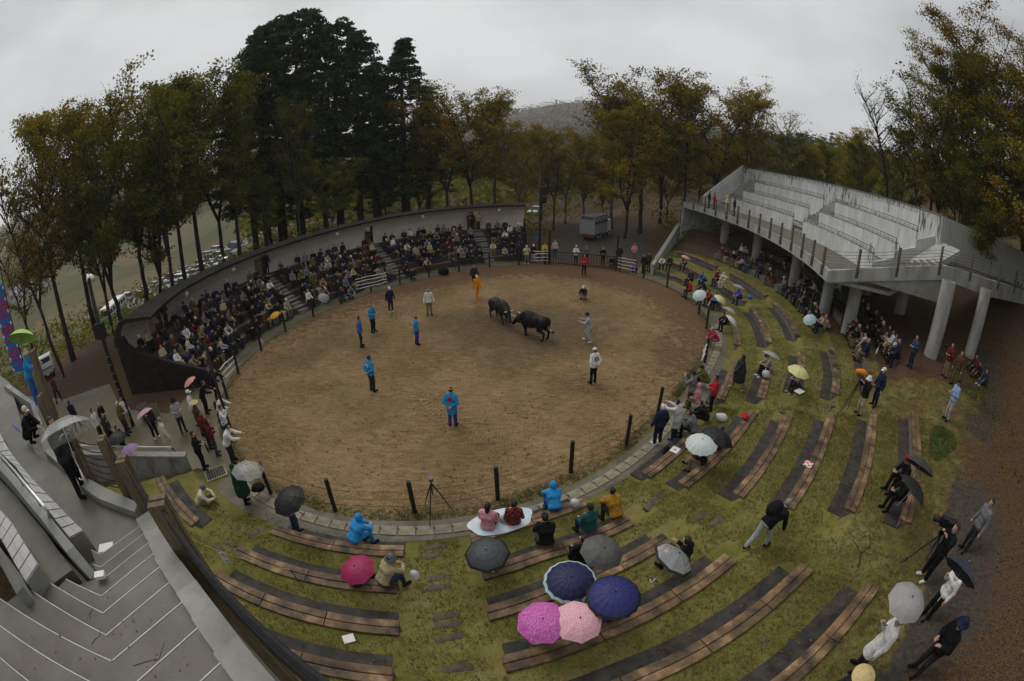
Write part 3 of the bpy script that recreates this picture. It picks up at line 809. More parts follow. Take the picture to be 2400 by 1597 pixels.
# ---------------------------------------------------------------- concrete grandstand on the right
GC = (-22.8, 34.0)
def GP(th, r): t = math.radians(th); return GC[0] + r * math.cos(t), GC[1] + r * math.sin(t)
R0 = 42.0; DECK = 5.62; SOF = 5.1
M_panel = mat('concrete_panel', (0.47, 0.48, 0.475), (0.62, 0.63, 0.62), scale=1.4, rough=0.8, bump=0.08, bscale=25, objrand=0.05, stretch=(1, 1, .4))
M_stain = mat('concrete_stained', (0.07, 0.07, 0.062), (0.52, 0.53, 0.52), scale=4.5, rough=0.85, stretch=(1, 1, .18), w=(.36, .5))
def arcbox(mb, t0, t1, r0, r1, z0, z1, m=0, step=1.5, z0b=None, z1b=None):
    secs = []; L = fr(t0, t1, step)
    for i, t in enumerate(L):
        u = i / (len(L) - 1); a, b = GP(t, r0), GP(t, r1)
        zl = z0 if z0b is None else z0 + (z0b - z0) * u; zh = z1 if z1b is None else z1 + (z1b - z1) * u
        secs.append([(a[0], a[1], zl), (a[0], a[1], zh), (b[0], b[1], zh), (b[0], b[1], zl)])
    mb.sweep(secs, m)
def build_grandstand():
    cx, cy = GP(-4, R0 + 4)
    root = empty('concrete_grandstand', (cx, cy, 0))
    tag(root, 'grey concrete grandstand with tiered panels raised on round columns', 'grandstand')
    T0, T1 = 15.6, -21.8
    mb = MB(); arcbox(mb, T0, T1, R0, R0 + 4.2, DECK - .3, DECK); mb.build('deck', M_walk, root)
    mb = MB(); arcbox(mb, T0, T1, R0 - .06, R0 + .22, SOF, DECK + .08); mb.build('fascia', M_fascia, root)
    # raking soffit under the tiers
    mb = MB(); secs = []
    for t in fr(T0, T1, 1.5):
        p = [(R0 + .3, DECK - .32), (R0 + 4, DECK - .32), (R0 + 9.0, 8.7), (R0 + 9.0, 8.3), (R0 + 4.2, SOF), (R0 + .3, SOF + .02)]
        secs.append([GP(t, r) + (z,) for r, z in p])
    mb.sweep(secs); mb.build('soffit', M_fascia, root)
    rows = [(3.8, 5.62, 6.88), (5.4, 6.4, 7.82), (7.0, 7.3, 8.90), (8.6, 8.2, 10.24)]
    blocks = [(10.8, -2.5), (-4.7, -18.6)]
    for ri, (dr, z0, z1) in enumerate(rows):
        # tier floor behind each face
        if ri < 3:
            mb = MB(); arcbox(mb, 13.6, -18.6, R0 + dr + .12, R0 + rows[ri + 1][0], z1 - .75, z1 - .6); mb.build('tier_floor', M_conc, root)
        for bi, (a, b) in enumerate(blocks):
            if ri == 3: a, b = ((15.2, -3.6), (-3.6, -19.2))[bi]
            ns = 5 if bi == 0 else 5
            for s in range(ns):
                p0, p1 = a + (b - a) * s / ns, a + (b - a) * (s + 1) / ns
                mb = MB(); arcbox(mb, p0 - .02, p1 + .02, R0 + dr, R0 + dr + .16, z0, z1, step=1.0)
                mb.build('panel', M_stain if ri == 3 and s in (0, 4) else M_panel, root)
            mb = MB(); arcbox(mb, a, b, R0 + dr - .006, R0 + dr + .166, z1 - .10, z1 + .012); mb.build('panel_cap', mat('weathered_cap', (.10, .10, .09), (.40, .40, .385), scale=6, rough=.9, stretch=(1, 1, .3), w=(.35, .6)), root)
            # rail on the panel
            if ri == 3:
                mb = MB(); arcbox(mb, a, b, R0 + dr - .02, R0 + dr + .22, z1 + .002, z1 + .06); mb.build('coping', M_conc, root)
            for h in ((a, (a + b) / 2 + .06), ((a + b) / 2 - .06, b)):
                zt = z1 + (.24 if ri < 3 else .02)
                rr = R0 + dr + (.08 if ri < 3 else -.06)
                mb = MB(); path = [GP(h[0], rr) + (z1 - (.02 if ri < 3 else .3),)] + [GP(t, rr) + (zt,) for t in fr(h[0] - .05, h[1] + .05, 1.0)] + [GP(h[1], rr) + (z1 - (.02 if ri < 3 else .9),)]
                mb.tube(path, 0.026, 6, cap=False)
                nb = 10
                if ri < 3:
                    mb.tube([GP(t, rr) + (z1 + .09,) for t in fr(h[0], h[1], 1.5)], 0.014, 4, cap=False)
                for j in range(1, nb):
                    t = h[0] + (h[1] - h[0]) * j / nb
                    mb.tube([GP(t, rr) + (z1 - .25 if ri == 3 else z1,), GP(t, rr) + (zt,)], 0.014, 4, cap=False)
                mb.build('rail', M_rail, root)
    # dark drip stains below the top coping: patches of weathered concrete
    for bi, (a, b) in enumerate(((15.2, -3.6), (-3.6, -19.2))):
        mb = MB(); arcbox(mb, a - .3, b + .3, R0 + 8.588, R0 + 8.594, 9.92, 10.23); mb.build('stained_band', M_stain, root)
    # gangway steps between the blocks and at the far end
    for (a, b) in ((13.6, 10.9), (-2.6, -4.6)):
        for i in range(17):
            z = DECK + .2 * (i + 1); r = R0 + 3.7 + 4.8 * i / 17
            mb = MB(); arcbox(mb, a, b, r, R0 + 8.6, z - .2, z, step=1.4); mb.build('stair_step', M_conc, root)
    # far end wall: below the deck and, sloping, beside the stair
    def radial(th, prof, name, t=.22, mt=M_fascia):
        c, s = math.cos(math.radians(th)), math.sin(math.radians(th)); v = []; n = len(prof)
        for w in (-t / 2, t / 2):
            for r, z in prof: x, y = GP(th, r); v.append((x - s * w, y + c * w, z))
        mb = MB(); mb.add(v, [tuple(range(n))[::-1], tuple(range(n, 2 * n))] + [(i, (i + 1) % n, (i + 1) % n + n, i + n) for i in range(n)]); mb.build(name, mt, root)
    radial(15.4, [(R0 + .1, 1.0), (R0 + .1, SOF), (R0 + 9, SOF), (R0 + 9, 0)], 'end_wall', .3)
    radial(15.5, [(R0 + 3.0, DECK), (R0 + 3.0, DECK + .95), (R0 + 8.7, 10.5), (R0 + 8.8, 10.5), (R0 + 8.8, DECK)], 'stair_wall', .2, M_panel)
    mb = MB(); mb.tube([GP(14.9, R0 + 2.9) + (DECK + .9,), GP(14.9, R0 + 8.4) + (9.6,)], .03, 6); mb.build('handrail', M_steel, root)
    radial(-18.7, [(R0 + 3.8, DECK - .3), (R0 + 3.8, 6.3), (R0 + 5.4, 6.9), (R0 + 5.4, 7.3), (R0 + 7.0, 7.85), (R0 + 7.0, 8.3), (R0 + 8.55, 8.9), (R0 + 8.7, 10.3), (R0 + 8.9, 10.3), (R0 + 8.9, DECK - .3)], 'tier_side_wall', .16, M_panel)
    # deck edge posts with cables
    ths = [15.2] + list(np.linspace(12.4, -20.6, 13))
    pts = []
    for t in ths:
        x, y = GP(t, R0 - .11); pts.append((x, y, DECK))
    K0 = Vector(GP(T1, R0) + (0,)); K1 = Vector((22.6, 14.7, 0)); K2 = Vector((26.5, 13.6, 0)); K3 = Vector((36, 13.2, 0))
    dv = (K1 - K0).normalized(); nv = Vector((dv.y, -dv.x, 0))
    for s in (.22, .55, .93):
        p = K0.lerp(K1, s) + nv * .1; pts.append((p.x, p.y, DECK + 2.0 * s))
    for p in (K1.lerp(K2, .55) + nv * .1, K2.lerp(K3, .18) + Vector((0, -.12, 0)), K2.lerp(K3, .5) + Vector((0, -.12, 0))): pts.append((p.x, p.y, DECK + 2.05))
    for x, y, z in pts:
        mb = MB(); mb.box((x, y, z + .42), (0.12, 0.12, 1.5), rng.uniform(0, .3)); mb.build('rail_post', M_postw, root)
        mb = MB(); mb.box((x, y, z - .12), (0.15, 0.15, .5), .1); mb.build('post_shoe', M_rail, root)
    for k in range(6):
        mb = MB()
        for a, b in zip(pts[:-1], pts[1:]):
            h = .15 + .17 * k
            mb.tube([(a[0] + (b[0] - a[0]) * t, a[1] + (b[1] - a[1]) * t, a[2] + (b[2] - a[2]) * t + h - .05 * 4 * t * (1 - t)) for t in (0, .33, .67, 1)], 0.011, 4, cap=False)
        mb.build('cable', M_rail, root)
    # right-hand stair wing
    NS = 12
    B0, B1 = Vector((20.49, 19.35, 0)), Vector((25.13, 17.78, 0))
    back = B1 - K1
    for i in range(NS):
        p, q = K0.lerp(K1, (i + .2) / NS), K1
        z = DECK + (i + 1) * .17
        mb = MB()
        b_ = B0.lerp(B1, (i + .2) / NS); v = [(p.x, p.y), (q.x, q.y), (B1.x, B1.y), (b_.x, b_.y)]
        mb.add([(a, b, z - .17) for a, b in v] + [(a, b, z) for a, b in v], [(3, 2, 1, 0), (4, 5, 6, 7), (0, 1, 5, 4), (1, 2, 6, 5), (2, 3, 7, 6), (3, 0, 4, 7)])
        mb.m = [1, 0, 1, 1, 1, 1]
        mb.build('stair_step', [M_walk, M_conc], root)
    def slab(ptsz, name, th=.22):
        """wall from a polyline of (x,y,z0,z1)"""
        mb = MB(); secs = []
        for i, (x, y, z0, z1) in enumerate(ptsz):
            a = ptsz[max(i - 1, 0)]; b = ptsz[min(i + 1, len(ptsz) - 1)]
            d = Vector((b[0] - a[0], b[1] - a[1], 0)).normalized(); n = Vector((-d.y, d.x, 0)) * (th / 2)
            secs.append([(x - n.x, y - n.y, z0), (x - n.x, y - n.y, z1), (x + n.x, y + n.y, z1), (x + n.x, y + n.y, z0)])
        mb.sweep(secs); return mb.build(name, M_fascia, root)
    slab([(K0.x, K0.y, SOF, DECK + .12), (K1.x, K1.y, 6.95, 7.72), (K2.x, K2.y, 6.75, 7.72), (K3.x, K3.y, 6.75, 7.72)], 'fascia')
    mb = MB()
    v = [(K1.x, K1.y), (K2.x, K2.y), (K3.x, K3.y), (K3.x + .5, 14.9), (33, 15.6), (29.2, 16.9), (B1.x, B1.y)]
    mb.add([(a, b, 7.3) for a, b in v] + [(a, b, 7.62) for a, b in v], [(6, 5, 4, 3, 2, 1, 0), (7, 8, 9, 10, 11, 12, 13)] + [(i, (i + 1) % 7, (i + 1) % 7 + 7, i + 7) for i in range(7)])
    mb.build('landing', M_walk, root)
    mb = MB()
    v = [(K0.x + .1, K0.y + .1, SOF + .02), (K1.x + .1, K1.y + .2, 6.97), (B1.x, B1.y, 6.97), (B0.x, B0.y, SOF + .02)]
    mb.add(v + [(a, b, c - .15) for a, b, c in v][:4], [(0, 1, 2, 3), (7, 6, 5, 4), (0, 4, 5, 1), (1, 5, 6, 2), (2, 6, 7, 3), (3, 7, 4, 0)]); mb.build('soffit', M_fascia, root)
    e = GP(-19.2, R0 + 8.68)
    slab([(e[0], e[1], 7.0, 10.24), (29.2, 16.9, 7.0, 10.16), (33, 15.6, 7.0, 10.15), (40, 14.0, 7.0, 10.1)], 'parapet').data.materials[0] = mat('parapet_weathered', (.13, .13, .12), (.50, .505, .495), scale=3.0, rough=.85, stretch=(1, 1, .12), w=(.22, .40))
    for t in (.35, .6):
        p = K0.lerp(K1, t) + back * .55; z = DECK + 2 * t; mb = MB()
        mb.tube([(p.x, p.y, z), (p.x, p.y, z + 1), (p.x + .5, p.y + .65, z + 1.05), (p.x + .5, p.y + .65, z)], .025, 6); mb.build('handrail', M_rail, root)
    for t in (.2, .45):
        p = K1.lerp(K2, t) + back * .6; mb = MB()
        mb.tube([(p.x, p.y, 7.6), (p.x, p.y, 8.75), (p.x + .45, p.y + .3, 8.75), (p.x + .45, p.y + .3, 7.6)], .025, 6); mb.build('handrail', M_rail, root)
    # columns
    def column(x, y, zt, r):
        z0 = zg(x, y) - .5; mb = MB(); mb.lathe([(r, z0), (r, zt)], (x, y, 0), 20)
        mb.build('column', M_fascia, root, True)
    column(19.6, 19.3, 5.3, .42); column(21.7, 13.7, 7.15, .46); column(25.2, 11.6 + 1.2, 7.3, .40)
    for t in (9.5, 2.0, -7.0, -14.5): x, y = GP(t, R0 + 2.6); column(x, y, 5.2, .42)
    for t in (-4, -12): x, y = GP(t, R0 + 7.2); column(x, y, 7.4, .42)
    x, y = 25.0, 19.6; column(x, y, 7.0, .45)
    return root
build_grandstand()
# sloping wall and steps beside the grandstand's far end
def ramp_wall():
    root = empty('sloping_wall', (13, 39, 0)); tag(root, 'sloping grey concrete wall with handrail rising from the gate to the grandstand', 'wall')
    P = [(11.9, 36.2, .25, .95), (12.6, 37.4, .2, 1.1), (16.6, 43.6, .6, 3.05), (17.3, 44.6, .6, 3.3)]
    mb = MB(); secs = []
    for x, y, a, b in P: secs.append([(x - .12, y + .08, a - 1), (x - .12, y + .08, b), (x + .12, y - .08, b), (x + .12, y - .08, a - 1)])
    mb.sweep(secs); mb.build('wall_body', M_fascia, root)
    mb = MB(); secs = []
    for x, y, a, b in P[1:]: secs.append([(x - .16, y + .1, b + .003), (x - .16, y + .1, b + .07), (x + .16, y - .1, b + .07), (x + .16, y - .1, b + .003)])
    mb.sweep(secs); mb.build('coping', M_conc, root)
    mb = MB(); mb.tube([(x, y, b + .32) for x, y, a, b in P[1:]], .03, 6)
    for t in (0, .35, .7, 1): x, y, b = [P[1][i] + (P[3][i] - P[1][i]) * t for i in (0, 1, 3)]; mb.tube([(x, y, b), (x, y, b + .32)], .02, 5)
    mb.build('handrail', M_steel, root)
ramp_wall()

# ---------------------------------------------------------------- near stand at the left: walkway, corner stairs, tiers
def c1(x, y): return (x * .3808, 1000 + y * .3808)
def near_stand():
    root = empty('near_stand', (-5, 2, 0)); tag(root, 'near grey concrete stand with wet walkway, corner stairs and tiled seats', 'grandstand')
    ZW = 5.2
    g = lambda x, y, z: G(*c1(x, y), z) + (z,)
    def ribbon(pairs, zt, zb, name, mtl, px=True, zts=None):
        mb = MB(); secs = []
        for i, (o, n) in enumerate(pairs):
            z = zts[i] if zts else zt; b = zb if not zts else z - (zt - zb)
            a = G(*c1(*o), z); c = G(*c1(*n), z)
            secs.append([(a[0], a[1], z), (c[0], c[1], z), (c[0], c[1], b), (a[0], a[1], b)])
        mb.sweep(secs); return mb.build(name, mtl, root)
    # walkway floor
    fl = [(-300, -560), (60, -270), (165, 60), (225, 170), (420, 262), (500, 355), (620, 440), (810, 540), (866, 612), (610, 800), (480, 660), (300, 470), (120, 290), (40, 100), (-150, -150), (-420, -420)]
    v = [g(x, y, ZW) for x, y in fl]; n = len(v)
    mb = MB(); mb.add(v + [(a, b, ZW - .35) for a, b, _ in v], [tuple(range(n))[::-1], tuple(range(n, 2 * n))] + [(i, (i + 1) % n, (i + 1) % n + n, i + n) for i in range(n)]); mb.build('walkway_floor', M_conc_dk, root)
    # coping along the walkway edge (outer, inner)
    cop = [((60, -260), (20, -255)), ((228, -140), (188, -140)), ((240, -70), (212, -60)), ((330, 130), (270, 150)), ((455, 222), (405, 262)), ((525, 310), (478, 350)), ((645, 375), (600, 440)), ((850, 468), (828, 525))]
    ribbon(cop, ZW + .16, ZW - .75, 'coping', M_conc)
    # stair coping, stepped
    N_ = [(862, 615), (888, 660), (918, 715), (950, 780), (985, 865), (1045, 960), (1125, 1080), (1225, 1235), (1365, 1450), (1560, 1720), (1800, 2080)]
    C_ = [(620, 790), (623, 866), (628, 947), (625, 1045), (635, 1150), (655, 1285), (690, 1445), (745, 1660), (800, 1960), (860, 2350), (900, 2900)]
    E_ = [(560, 760), (575, 850), (600, 935), (405, 940), (300, 958), (165, 990), (-20, 1045), (-60, 1180), (-80, 1350), (-100, 1560), (-140, 1900)]
    RISE = .17
    zs = [ZW + RISE * (j + 1) for j in range(len(N_))]
    NP = [Vector(g(*p, z)) for p, z in zip(N_, zs)]; CP = [Vector(g(*p, z)) for p, z in zip(C_, zs)]; EP = [Vector(g(*p, z)) for p, z in zip(E_, zs)]
    for j in range(len(NP) - 1):
        z = zs[j]; a, b = (NP[j], CP[j], EP[j]), (NP[j + 1], CP[j + 1], EP[j + 1])
        back = [(b[k] - a[k]) * .35 for k in range(3)]
        top = [a[0], a[1], a[2], b[2] + back[2], b[1] + back[1], b[0] + back[0]]
        v = [(p.x, p.y, z) for p in top] + [(p.x, p.y, z - RISE - .02) for p in top]
        mb = MB(); mb.add(v, [(0, 1, 4, 5), (1, 2, 3, 4), (11, 10, 7, 6), (10, 9, 8, 7)] + [(i, i + 6, (i + 1) % 6 + 6, (i + 1) % 6) for i in range(6)])
        mb.build('stair_step', M_conc_dk, root)
        mb = MB()
        for p, q in ((a[0], a[1]), (a[1], a[2])):
            if (p - q).length > .15: mb.beam((p.x, p.y, z + .001), (q.x, q.y, z + .001), .013, .012)
        mb.build('nosing', mat('nosing_strip', (.45, .44, .41), (.60, .59, .56), scale=8, rough=.7), root)
    for j in range(len(NP) - 1):
        z = zs[j] + .16; p, q = NP[j], NP[j + 1]
        d = (q - p); d.z = 0; d.normalize(); n = Vector((-d.y, d.x, 0));
        if n.y < 0: n = -n
        w = .30
        pts = [p - n * .0, q - n * .0 + d * .04, q + n * w + d * .04, p + n * w]
        v = [(a.x, a.y, z) for a in pts] + [(a.x, a.y, z - .9) for a in pts]
        mb = MB(); mb.add(v, [(0, 1, 2, 3), (7, 6, 5, 4)] + [(i, i + 4, (i + 1) % 4 + 4, (i + 1) % 4) for i in range(4)]); mb.build('coping', M_conc, root)
    p, q = Vector(g(828, 525, ZW + .16)), NP[0]
    # tiers on the left: seat, upright with pipe, floor, seat, floor
    ribbon([((-330, -330), (-360, -290)), ((-40, -40), (-95, -20)), ((60, 150), (0, 160)), ((165, 290), (98, 250)), ((340, 470), (262, 470)), ((515, 645), (430, 690))], ZW + .42, ZW - .2, 'seat_base', M_conc)
    seat = [((-330, -330), (-360, -290)), ((-40, -40), (-95, -20)), ((60, 150), (0, 160)), ((168, 290), (98, 250)), ((342, 470), (262, 470)), ((517, 645), (432, 690))]
    def tiles(pairs, z, name='seat_tile', per=4, mtl=M_tile):
        for i in range(len(pairs) - 1):
            for s in range(per):
                t0, t1 = s / per, (s + 1) / per
                A = [Vector(g(*pairs[i][k], z)).lerp(Vector(g(*pairs[i + 1][k], z)), t) for t in (t0 + .015, t1 - .015) for k in (0, 1)]
                for u0, u1 in ((.02, .49), (.51, .98)):
                    q = [A[0].lerp(A[1], u0), A[0].lerp(A[1], u1), A[2].lerp(A[3], u1), A[2].lerp(A[3], u0)]
                    v = [(p.x, p.y, z + .02) for p in q] + [(p.x, p.y, z - .01) for p in q]
                    mb = MB(); mb.add(v, [(0, 1, 2, 3), (7, 6, 5, 4)] + [(a, a + 4, (a + 1) % 4 + 4, (a + 1) % 4) for a in range(4)]); mb.build(name, mtl, root)
    tiles(seat[1:], ZW + .42)
    wall = [((-300, -200), (-340, -160)), ((-60, 120), (-95, 150)), ((110, 320), (78, 352)), ((290, 530), (252, 565)), ((455, 735), (408, 772)), ((590, 900), (560, 940))]
    ribbon(wall, 0, 0, 'backrest_wall', M_conc, zts=[6.3, 6.3, 6.3, 6.3, 6.05, 5.75]) if False else None
    mb = MB(); secs = []
    for (o, i_), z in zip(wall, [6.35, 6.35, 6.35, 6.35, 6.1, 5.72]):
        a, c = G(*c1(*o), z), G(*c1(*i_), z); secs.append([(a[0], a[1], z), (c[0], c[1], z), (c[0], c[1], 5.2), (a[0], a[1], 5.2)])
    mb.sweep(secs); mb.build('backrest_wall', M_conc, root)
    mb = MB(); mb.tube([g(-60, 100, 6.62), g(100, 285, 6.62), g(275, 495, 6.62), g(300, 540, 6.5), g(300, 560, 6.2)], .03, 8)
    for x, y in ((-20, 140), (100, 285), (200, 405)): a = g(x, y, 6.62); mb.tube([a, (a[0], a[1], 6.3)], .02, 6)
    mb.build('handrail', M_steel, root, True)
    ribbon([((-330, 40), (-420, 300)), ((-80, 240), (-120, 480)), ((100, 430), (40, 560)), ((280, 650), (190, 760)), ((445, 880), (330, 965))], 5.93, 5.2, 'tier_floor', M_conc_dk)
    sb = [((-300, 200), (-340, 280)), ((-60, 440), (-110, 560)), ((80, 600), (15, 705)), ((238, 850), (165, 965))]
    ribbon(sb, 6.38, 5.3, 'seat_base', M_conc); tiles(sb[1:], 6.38)
    wall2 = [((-300, 300), (-330, 340)), ((-110, 580), (-140, 620)), ((0, 740), (-30, 780)), ((140, 985), (100, 1030))]
    mb = MB(); secs = []
    for (o, i_), z in zip(wall2, [7.0, 7.0, 6.95, 6.5]):
        a, c = G(*c1(*o), z), G(*c1(*i_), z); secs.append([(a[0], a[1], z), (c[0], c[1], z), (c[0], c[1], 5.5), (a[0], a[1], 5.5)])
    mb.sweep(secs); mb.build('backrest_wall', M_conc, root)
    # white corner blocks and a little sign by the steps
    for x, y, s in ((655, 750, .34), (615, 915, .2), (400, 965, .2), (165, 1010, .2)):
        a = g(x, y, ZW + .05 + (0 if y < 800 else .55)); mb = MB(); mb.box((a[0], a[1], a[2]), (s, s * .6, .06), .6); mb.build('white_block', M_white, root)
    # timber posts along the outer edge with ropes
    def tpost(px, py, zt, zb, w=.24, rz=.5):
        x, y = G(px, py, zt); mb = MB()
        c, s = math.cos(rz), math.sin(rz)
        for o in (-.065, .065): mb.box((x - s * o, y + c * o, (zt + zb) / 2), (w, .095, zt - zb), rz)
        mb.build('timber_post', M_postw, root); return Vector((x, y, zt))
    tp = [tpost(75, 822, 7.3, 4.3, .16), tpost(92, 926, 6.4, 4.5, .14), tpost(160, 1012, 6.4, 4.4, .15), tpost(237, 1026, 6.5, 3.4, .17), tpost(283, 1075, 6.45, 3.0, .2)]
    near = tpost(366, 1173, 6.9, 2.0, .25, .52)
    tp.append(near)
    end = Vector(G(830, 1640, 8.2) + (8.2,))
    for k in range(7):
        h = .12 + .16 * k; mb = MB()
        for a, b in zip(tp[1:-1], tp[2:]):
            mb.tube([tuple(a.lerp(b, t) - Vector((0, 0, h + .10 * 4 * t * (1 - t)))) for t in (0, .25, .5, .75, 1)], .012, 5, cap=False)
        mb.build('rope', M_rope, root, True)
    for k, r in ((0, .022), (1, .03), (2, .016), (3, .02), (4, .016), (5, .02)):
        mb = MB(); h = .12 + .2 * k
        mb.tube([tuple(near.lerp(end, t) - Vector((0, 0, h + .12 * 4 * t * (1 - t)))) for t in np.linspace(0, 1, 9)], r, 7, cap=False); mb.build('rope', M_rope, root, True)
    # bolts on the near post
    # supporting columns under the walkway
    for x, y in ((-9.5, 2.6), (-15, 4.2), (-5.2, 2.2)):
        mb = MB(); mb.lathe([(.4, -1), (.4, 4.9)], (x, y, 0), 16); mb.build('column', M_fascia, root, True)
    return root
near_stand()
# low retaining wall with handrail between plaza and terrace
def retaining():
    a, b = Vector((-12.25, 10.2, 0)), Vector((-17.6, 8.0, 0))
    root = empty('retaining_wall', a); tag(root, 'low stained concrete retaining wall with a white handrail by the plaza', 'wall')
    d = (b - a).normalized(); n = Vector((-d.y, d.x, 0))
    M_rw = mat('stained_wall', (0.10, 0.10, 0.09), (0.34, 0.345, 0.33), scale=2.4, rough=0.9, stretch=(1, 1, .25), w=(.33, .55))
    mb = MB(); secs = []
    for t, h in ((0, .72), (1, 1.45)):
        p = a.lerp(b, t); secs.append([(p.x - n.x * .1, p.y - n.y * .1, -.3), (p.x - n.x * .1, p.y - n.y * .1, h), (p.x + n.x * .1, p.y + n.y * .1, h), (p.x + n.x * .1, p.y + n.y * .1, -.3)])
    mb.sweep(secs); mb.build('wall_body', M_rw, root)
    mb = MB(); secs = []
    for t, h in ((-.01, .72), (1, 1.45)):
        p = a.lerp(b, t); secs.append([(p.x - n.x * .16, p.y - n.y * .16, h + .002), (p.x - n.x * .16, p.y - n.y * .16, h + .09), (p.x + n.x * .16, p.y + n.y * .16, h + .09), (p.x + n.x * .16, p.y + n.y * .16, h + .002)])
    mb.sweep(secs); mb.build('coping', M_conc, root)
    mb = MB(); mb.tube([tuple(a.lerp(b, t) + Vector((0, 0, .72 + .73 * t + .42))) for t in (.08, 1)], .03, 8)
    for t in (.1, .4, .7, 1): p = a.lerp(b, t); mb.tube([(p.x, p.y, .7 + .73 * t), (p.x, p.y, .72 + .73 * t + .42)], .018, 6)
    mb.build('handrail', M_white, root, True)
    x, y = G(506, 1110); root2 = empty('drain_grate', (x, y, 0.02), .75); tag(root2, 'rectangular dark drain grate set in the plaza concrete', 'grate')
    mb = MB(); mb.box((0, 0, .01), (.95, .8, .02)); mb.build('frame', M_slab, root2, world_coords=False)
    mb = MB(); mb.box((0, 0, .022), (.78, .6, .006)); mb.build('pit', M_black, root2, world_coords=False)
    for i in range(7):
        mb = MB(); mb.box((-.33 + .11 * i, 0, .03), (.035, .6, .014)); mb.build('slat', M_rail, root2, world_coords=False)
retaining()
# ---------------------------------------------------------------- figures: smooth surfaces grown round a posed skeleton
class Field:
    def __init__(s, lo, hi, h):
        s.h = h; s.lo = np.array(lo, dtype=float)
        s.n = np.ceil((np.array(hi) - s.lo) / h).astype(int) + 1
        s.f = np.full(tuple(s.n), 1.0, dtype=np.float32)
        s.ax = [s.lo[i] + h * np.arange(s.n[i]) for i in range(3)]
    def _win(s, lo, hi):
        a = np.maximum(0, np.floor((np.array(lo) - s.lo) / s.h).astype(int)); b = np.minimum(s.n, np.ceil((np.array(hi) - s.lo) / s.h).astype(int) + 1)
        sl = tuple(slice(a[i], max(b[i], a[i] + 1)) for i in range(3))
        X, Y, Z = np.meshgrid(s.ax[0][sl[0]], s.ax[1][sl[1]], s.ax[2][sl[2]], indexing='ij')
        return sl, X, Y, Z
    def put(s, sl, d, k):
        a = s.f[sl]
        if k > 0:
            t = np.maximum(k - np.abs(a - d), 0) / k; s.f[sl] = np.minimum(a, d) - t * t * k * .25
        else: s.f[sl] = np.minimum(a, d)
    def cone(s, a, b, ra, rb, k=.03):
        a, b = np.array(a, float), np.array(b, float); m = max(ra, rb) + max(k, .02) * 1.5 + s.h * 2
        sl, X, Y, Z = s._win(np.minimum(a, b) - m, np.maximum(a, b) + m)
        ab = b - a; L2 = max(ab @ ab, 1e-9)
        t = np.clip(((X - a[0]) * ab[0] + (Y - a[1]) * ab[1] + (Z - a[2]) * ab[2]) / L2, 0, 1)
        d = np.sqrt((X - a[0] - ab[0] * t) ** 2 + (Y - a[1] - ab[1] * t) ** 2 + (Z - a[2] - ab[2] * t) ** 2) - (ra + (rb - ra) * t)
        s.put(sl, d, k)
    def ell(s, c, r, k=.02, cut=None):
        c, r = np.array(c, float), np.array(r, float); m = r.max() + k * 1.5 + s.h * 2
        sl, X, Y, Z = s._win(c - m, c + m)
        q = np.sqrt(((X - c[0]) / r[0]) ** 2 + ((Y - c[1]) / r[1]) ** 2 + ((Z - c[2]) / r[2]) ** 2)
        d = (q - 1) * r.min()
        if cut is not None: d = np.maximum(d, cut(X - c[0], Y - c[1], Z - c[2]))
        s.put(sl, d, k)
    def surface(s):
        f = s.f; f[0] = f[-1] = 1; f[:, 0] = f[:, -1] = 1; f[:, :, 0] = f[:, :, -1] = 1
        ins = f < 0
        nx, ny, nz = f.shape
        cor = [(i, j, k) for i in (0, 1) for j in (0, 1) for k in (0, 1)]
        cnt = sum(ins[i:nx - 1 + i, j:ny - 1 + j, k:nz - 1 + k].astype(np.int8) for i, j, k in cor)
        act = (cnt > 0) & (cnt < 8)
        idx = np.argwhere(act); vid = np.full(act.shape, -1, dtype=np.int32); vid[act] = np.arange(len(idx))
        P = np.zeros((len(idx), 3)); W = np.zeros(len(idx))
        ed = [(a, b) for a in range(8) for b in range(a + 1, 8) if sum(abs(cor[a][q] - cor[b][q]) for q in range(3)) == 1]
        vals = [f[idx[:, 0] + c[0], idx[:, 1] + c[1], idx[:, 2] + c[2]] for c in cor]
        for a, b in ed:
            m = (vals[a] < 0) != (vals[b] < 0)
            t = vals[a][m] / (vals[a][m] - vals[b][m])
            P[m] += np.array(cor[a]) + t[:, None] * (np.array(cor[b]) - np.array(cor[a])); W[m] += 1
        P /= W[:, None]; V = s.lo + (idx + P) * s.h
        Q = []
        for ax in range(3):
            u, w = [(1, 2), (2, 0), (0, 1)][ax]
            sl0 = [slice(1, None)] * 3; sl1 = [slice(1, None)] * 3
            sl0[ax] = slice(0, -1)
            A = ins[tuple(sl0)]; B = ins[tuple(sl1)]
            e = np.argwhere(A != B)
            if not len(e): continue
            e0 = e + 1; e0[:, ax] -= 1
            s0 = ins[e0[:, 0], e0[:, 1], e0[:, 2]]
            def c(du, dw):
                q = e0.copy(); q[:, u] -= du; q[:, w] -= dw
                q = np.minimum(q, np.array(vid.shape) - 1); return vid[q[:, 0], q[:, 1], q[:, 2]]
            quad = np.stack([c(1, 1), c(0, 1), c(0, 0), c(1, 0)], 1)
            quad[~s0] = quad[~s0][:, ::-1]
            Q.append(quad)
        Q = np.concatenate(Q); Q = Q[(Q >= 0).all(1)]
        return V, Q
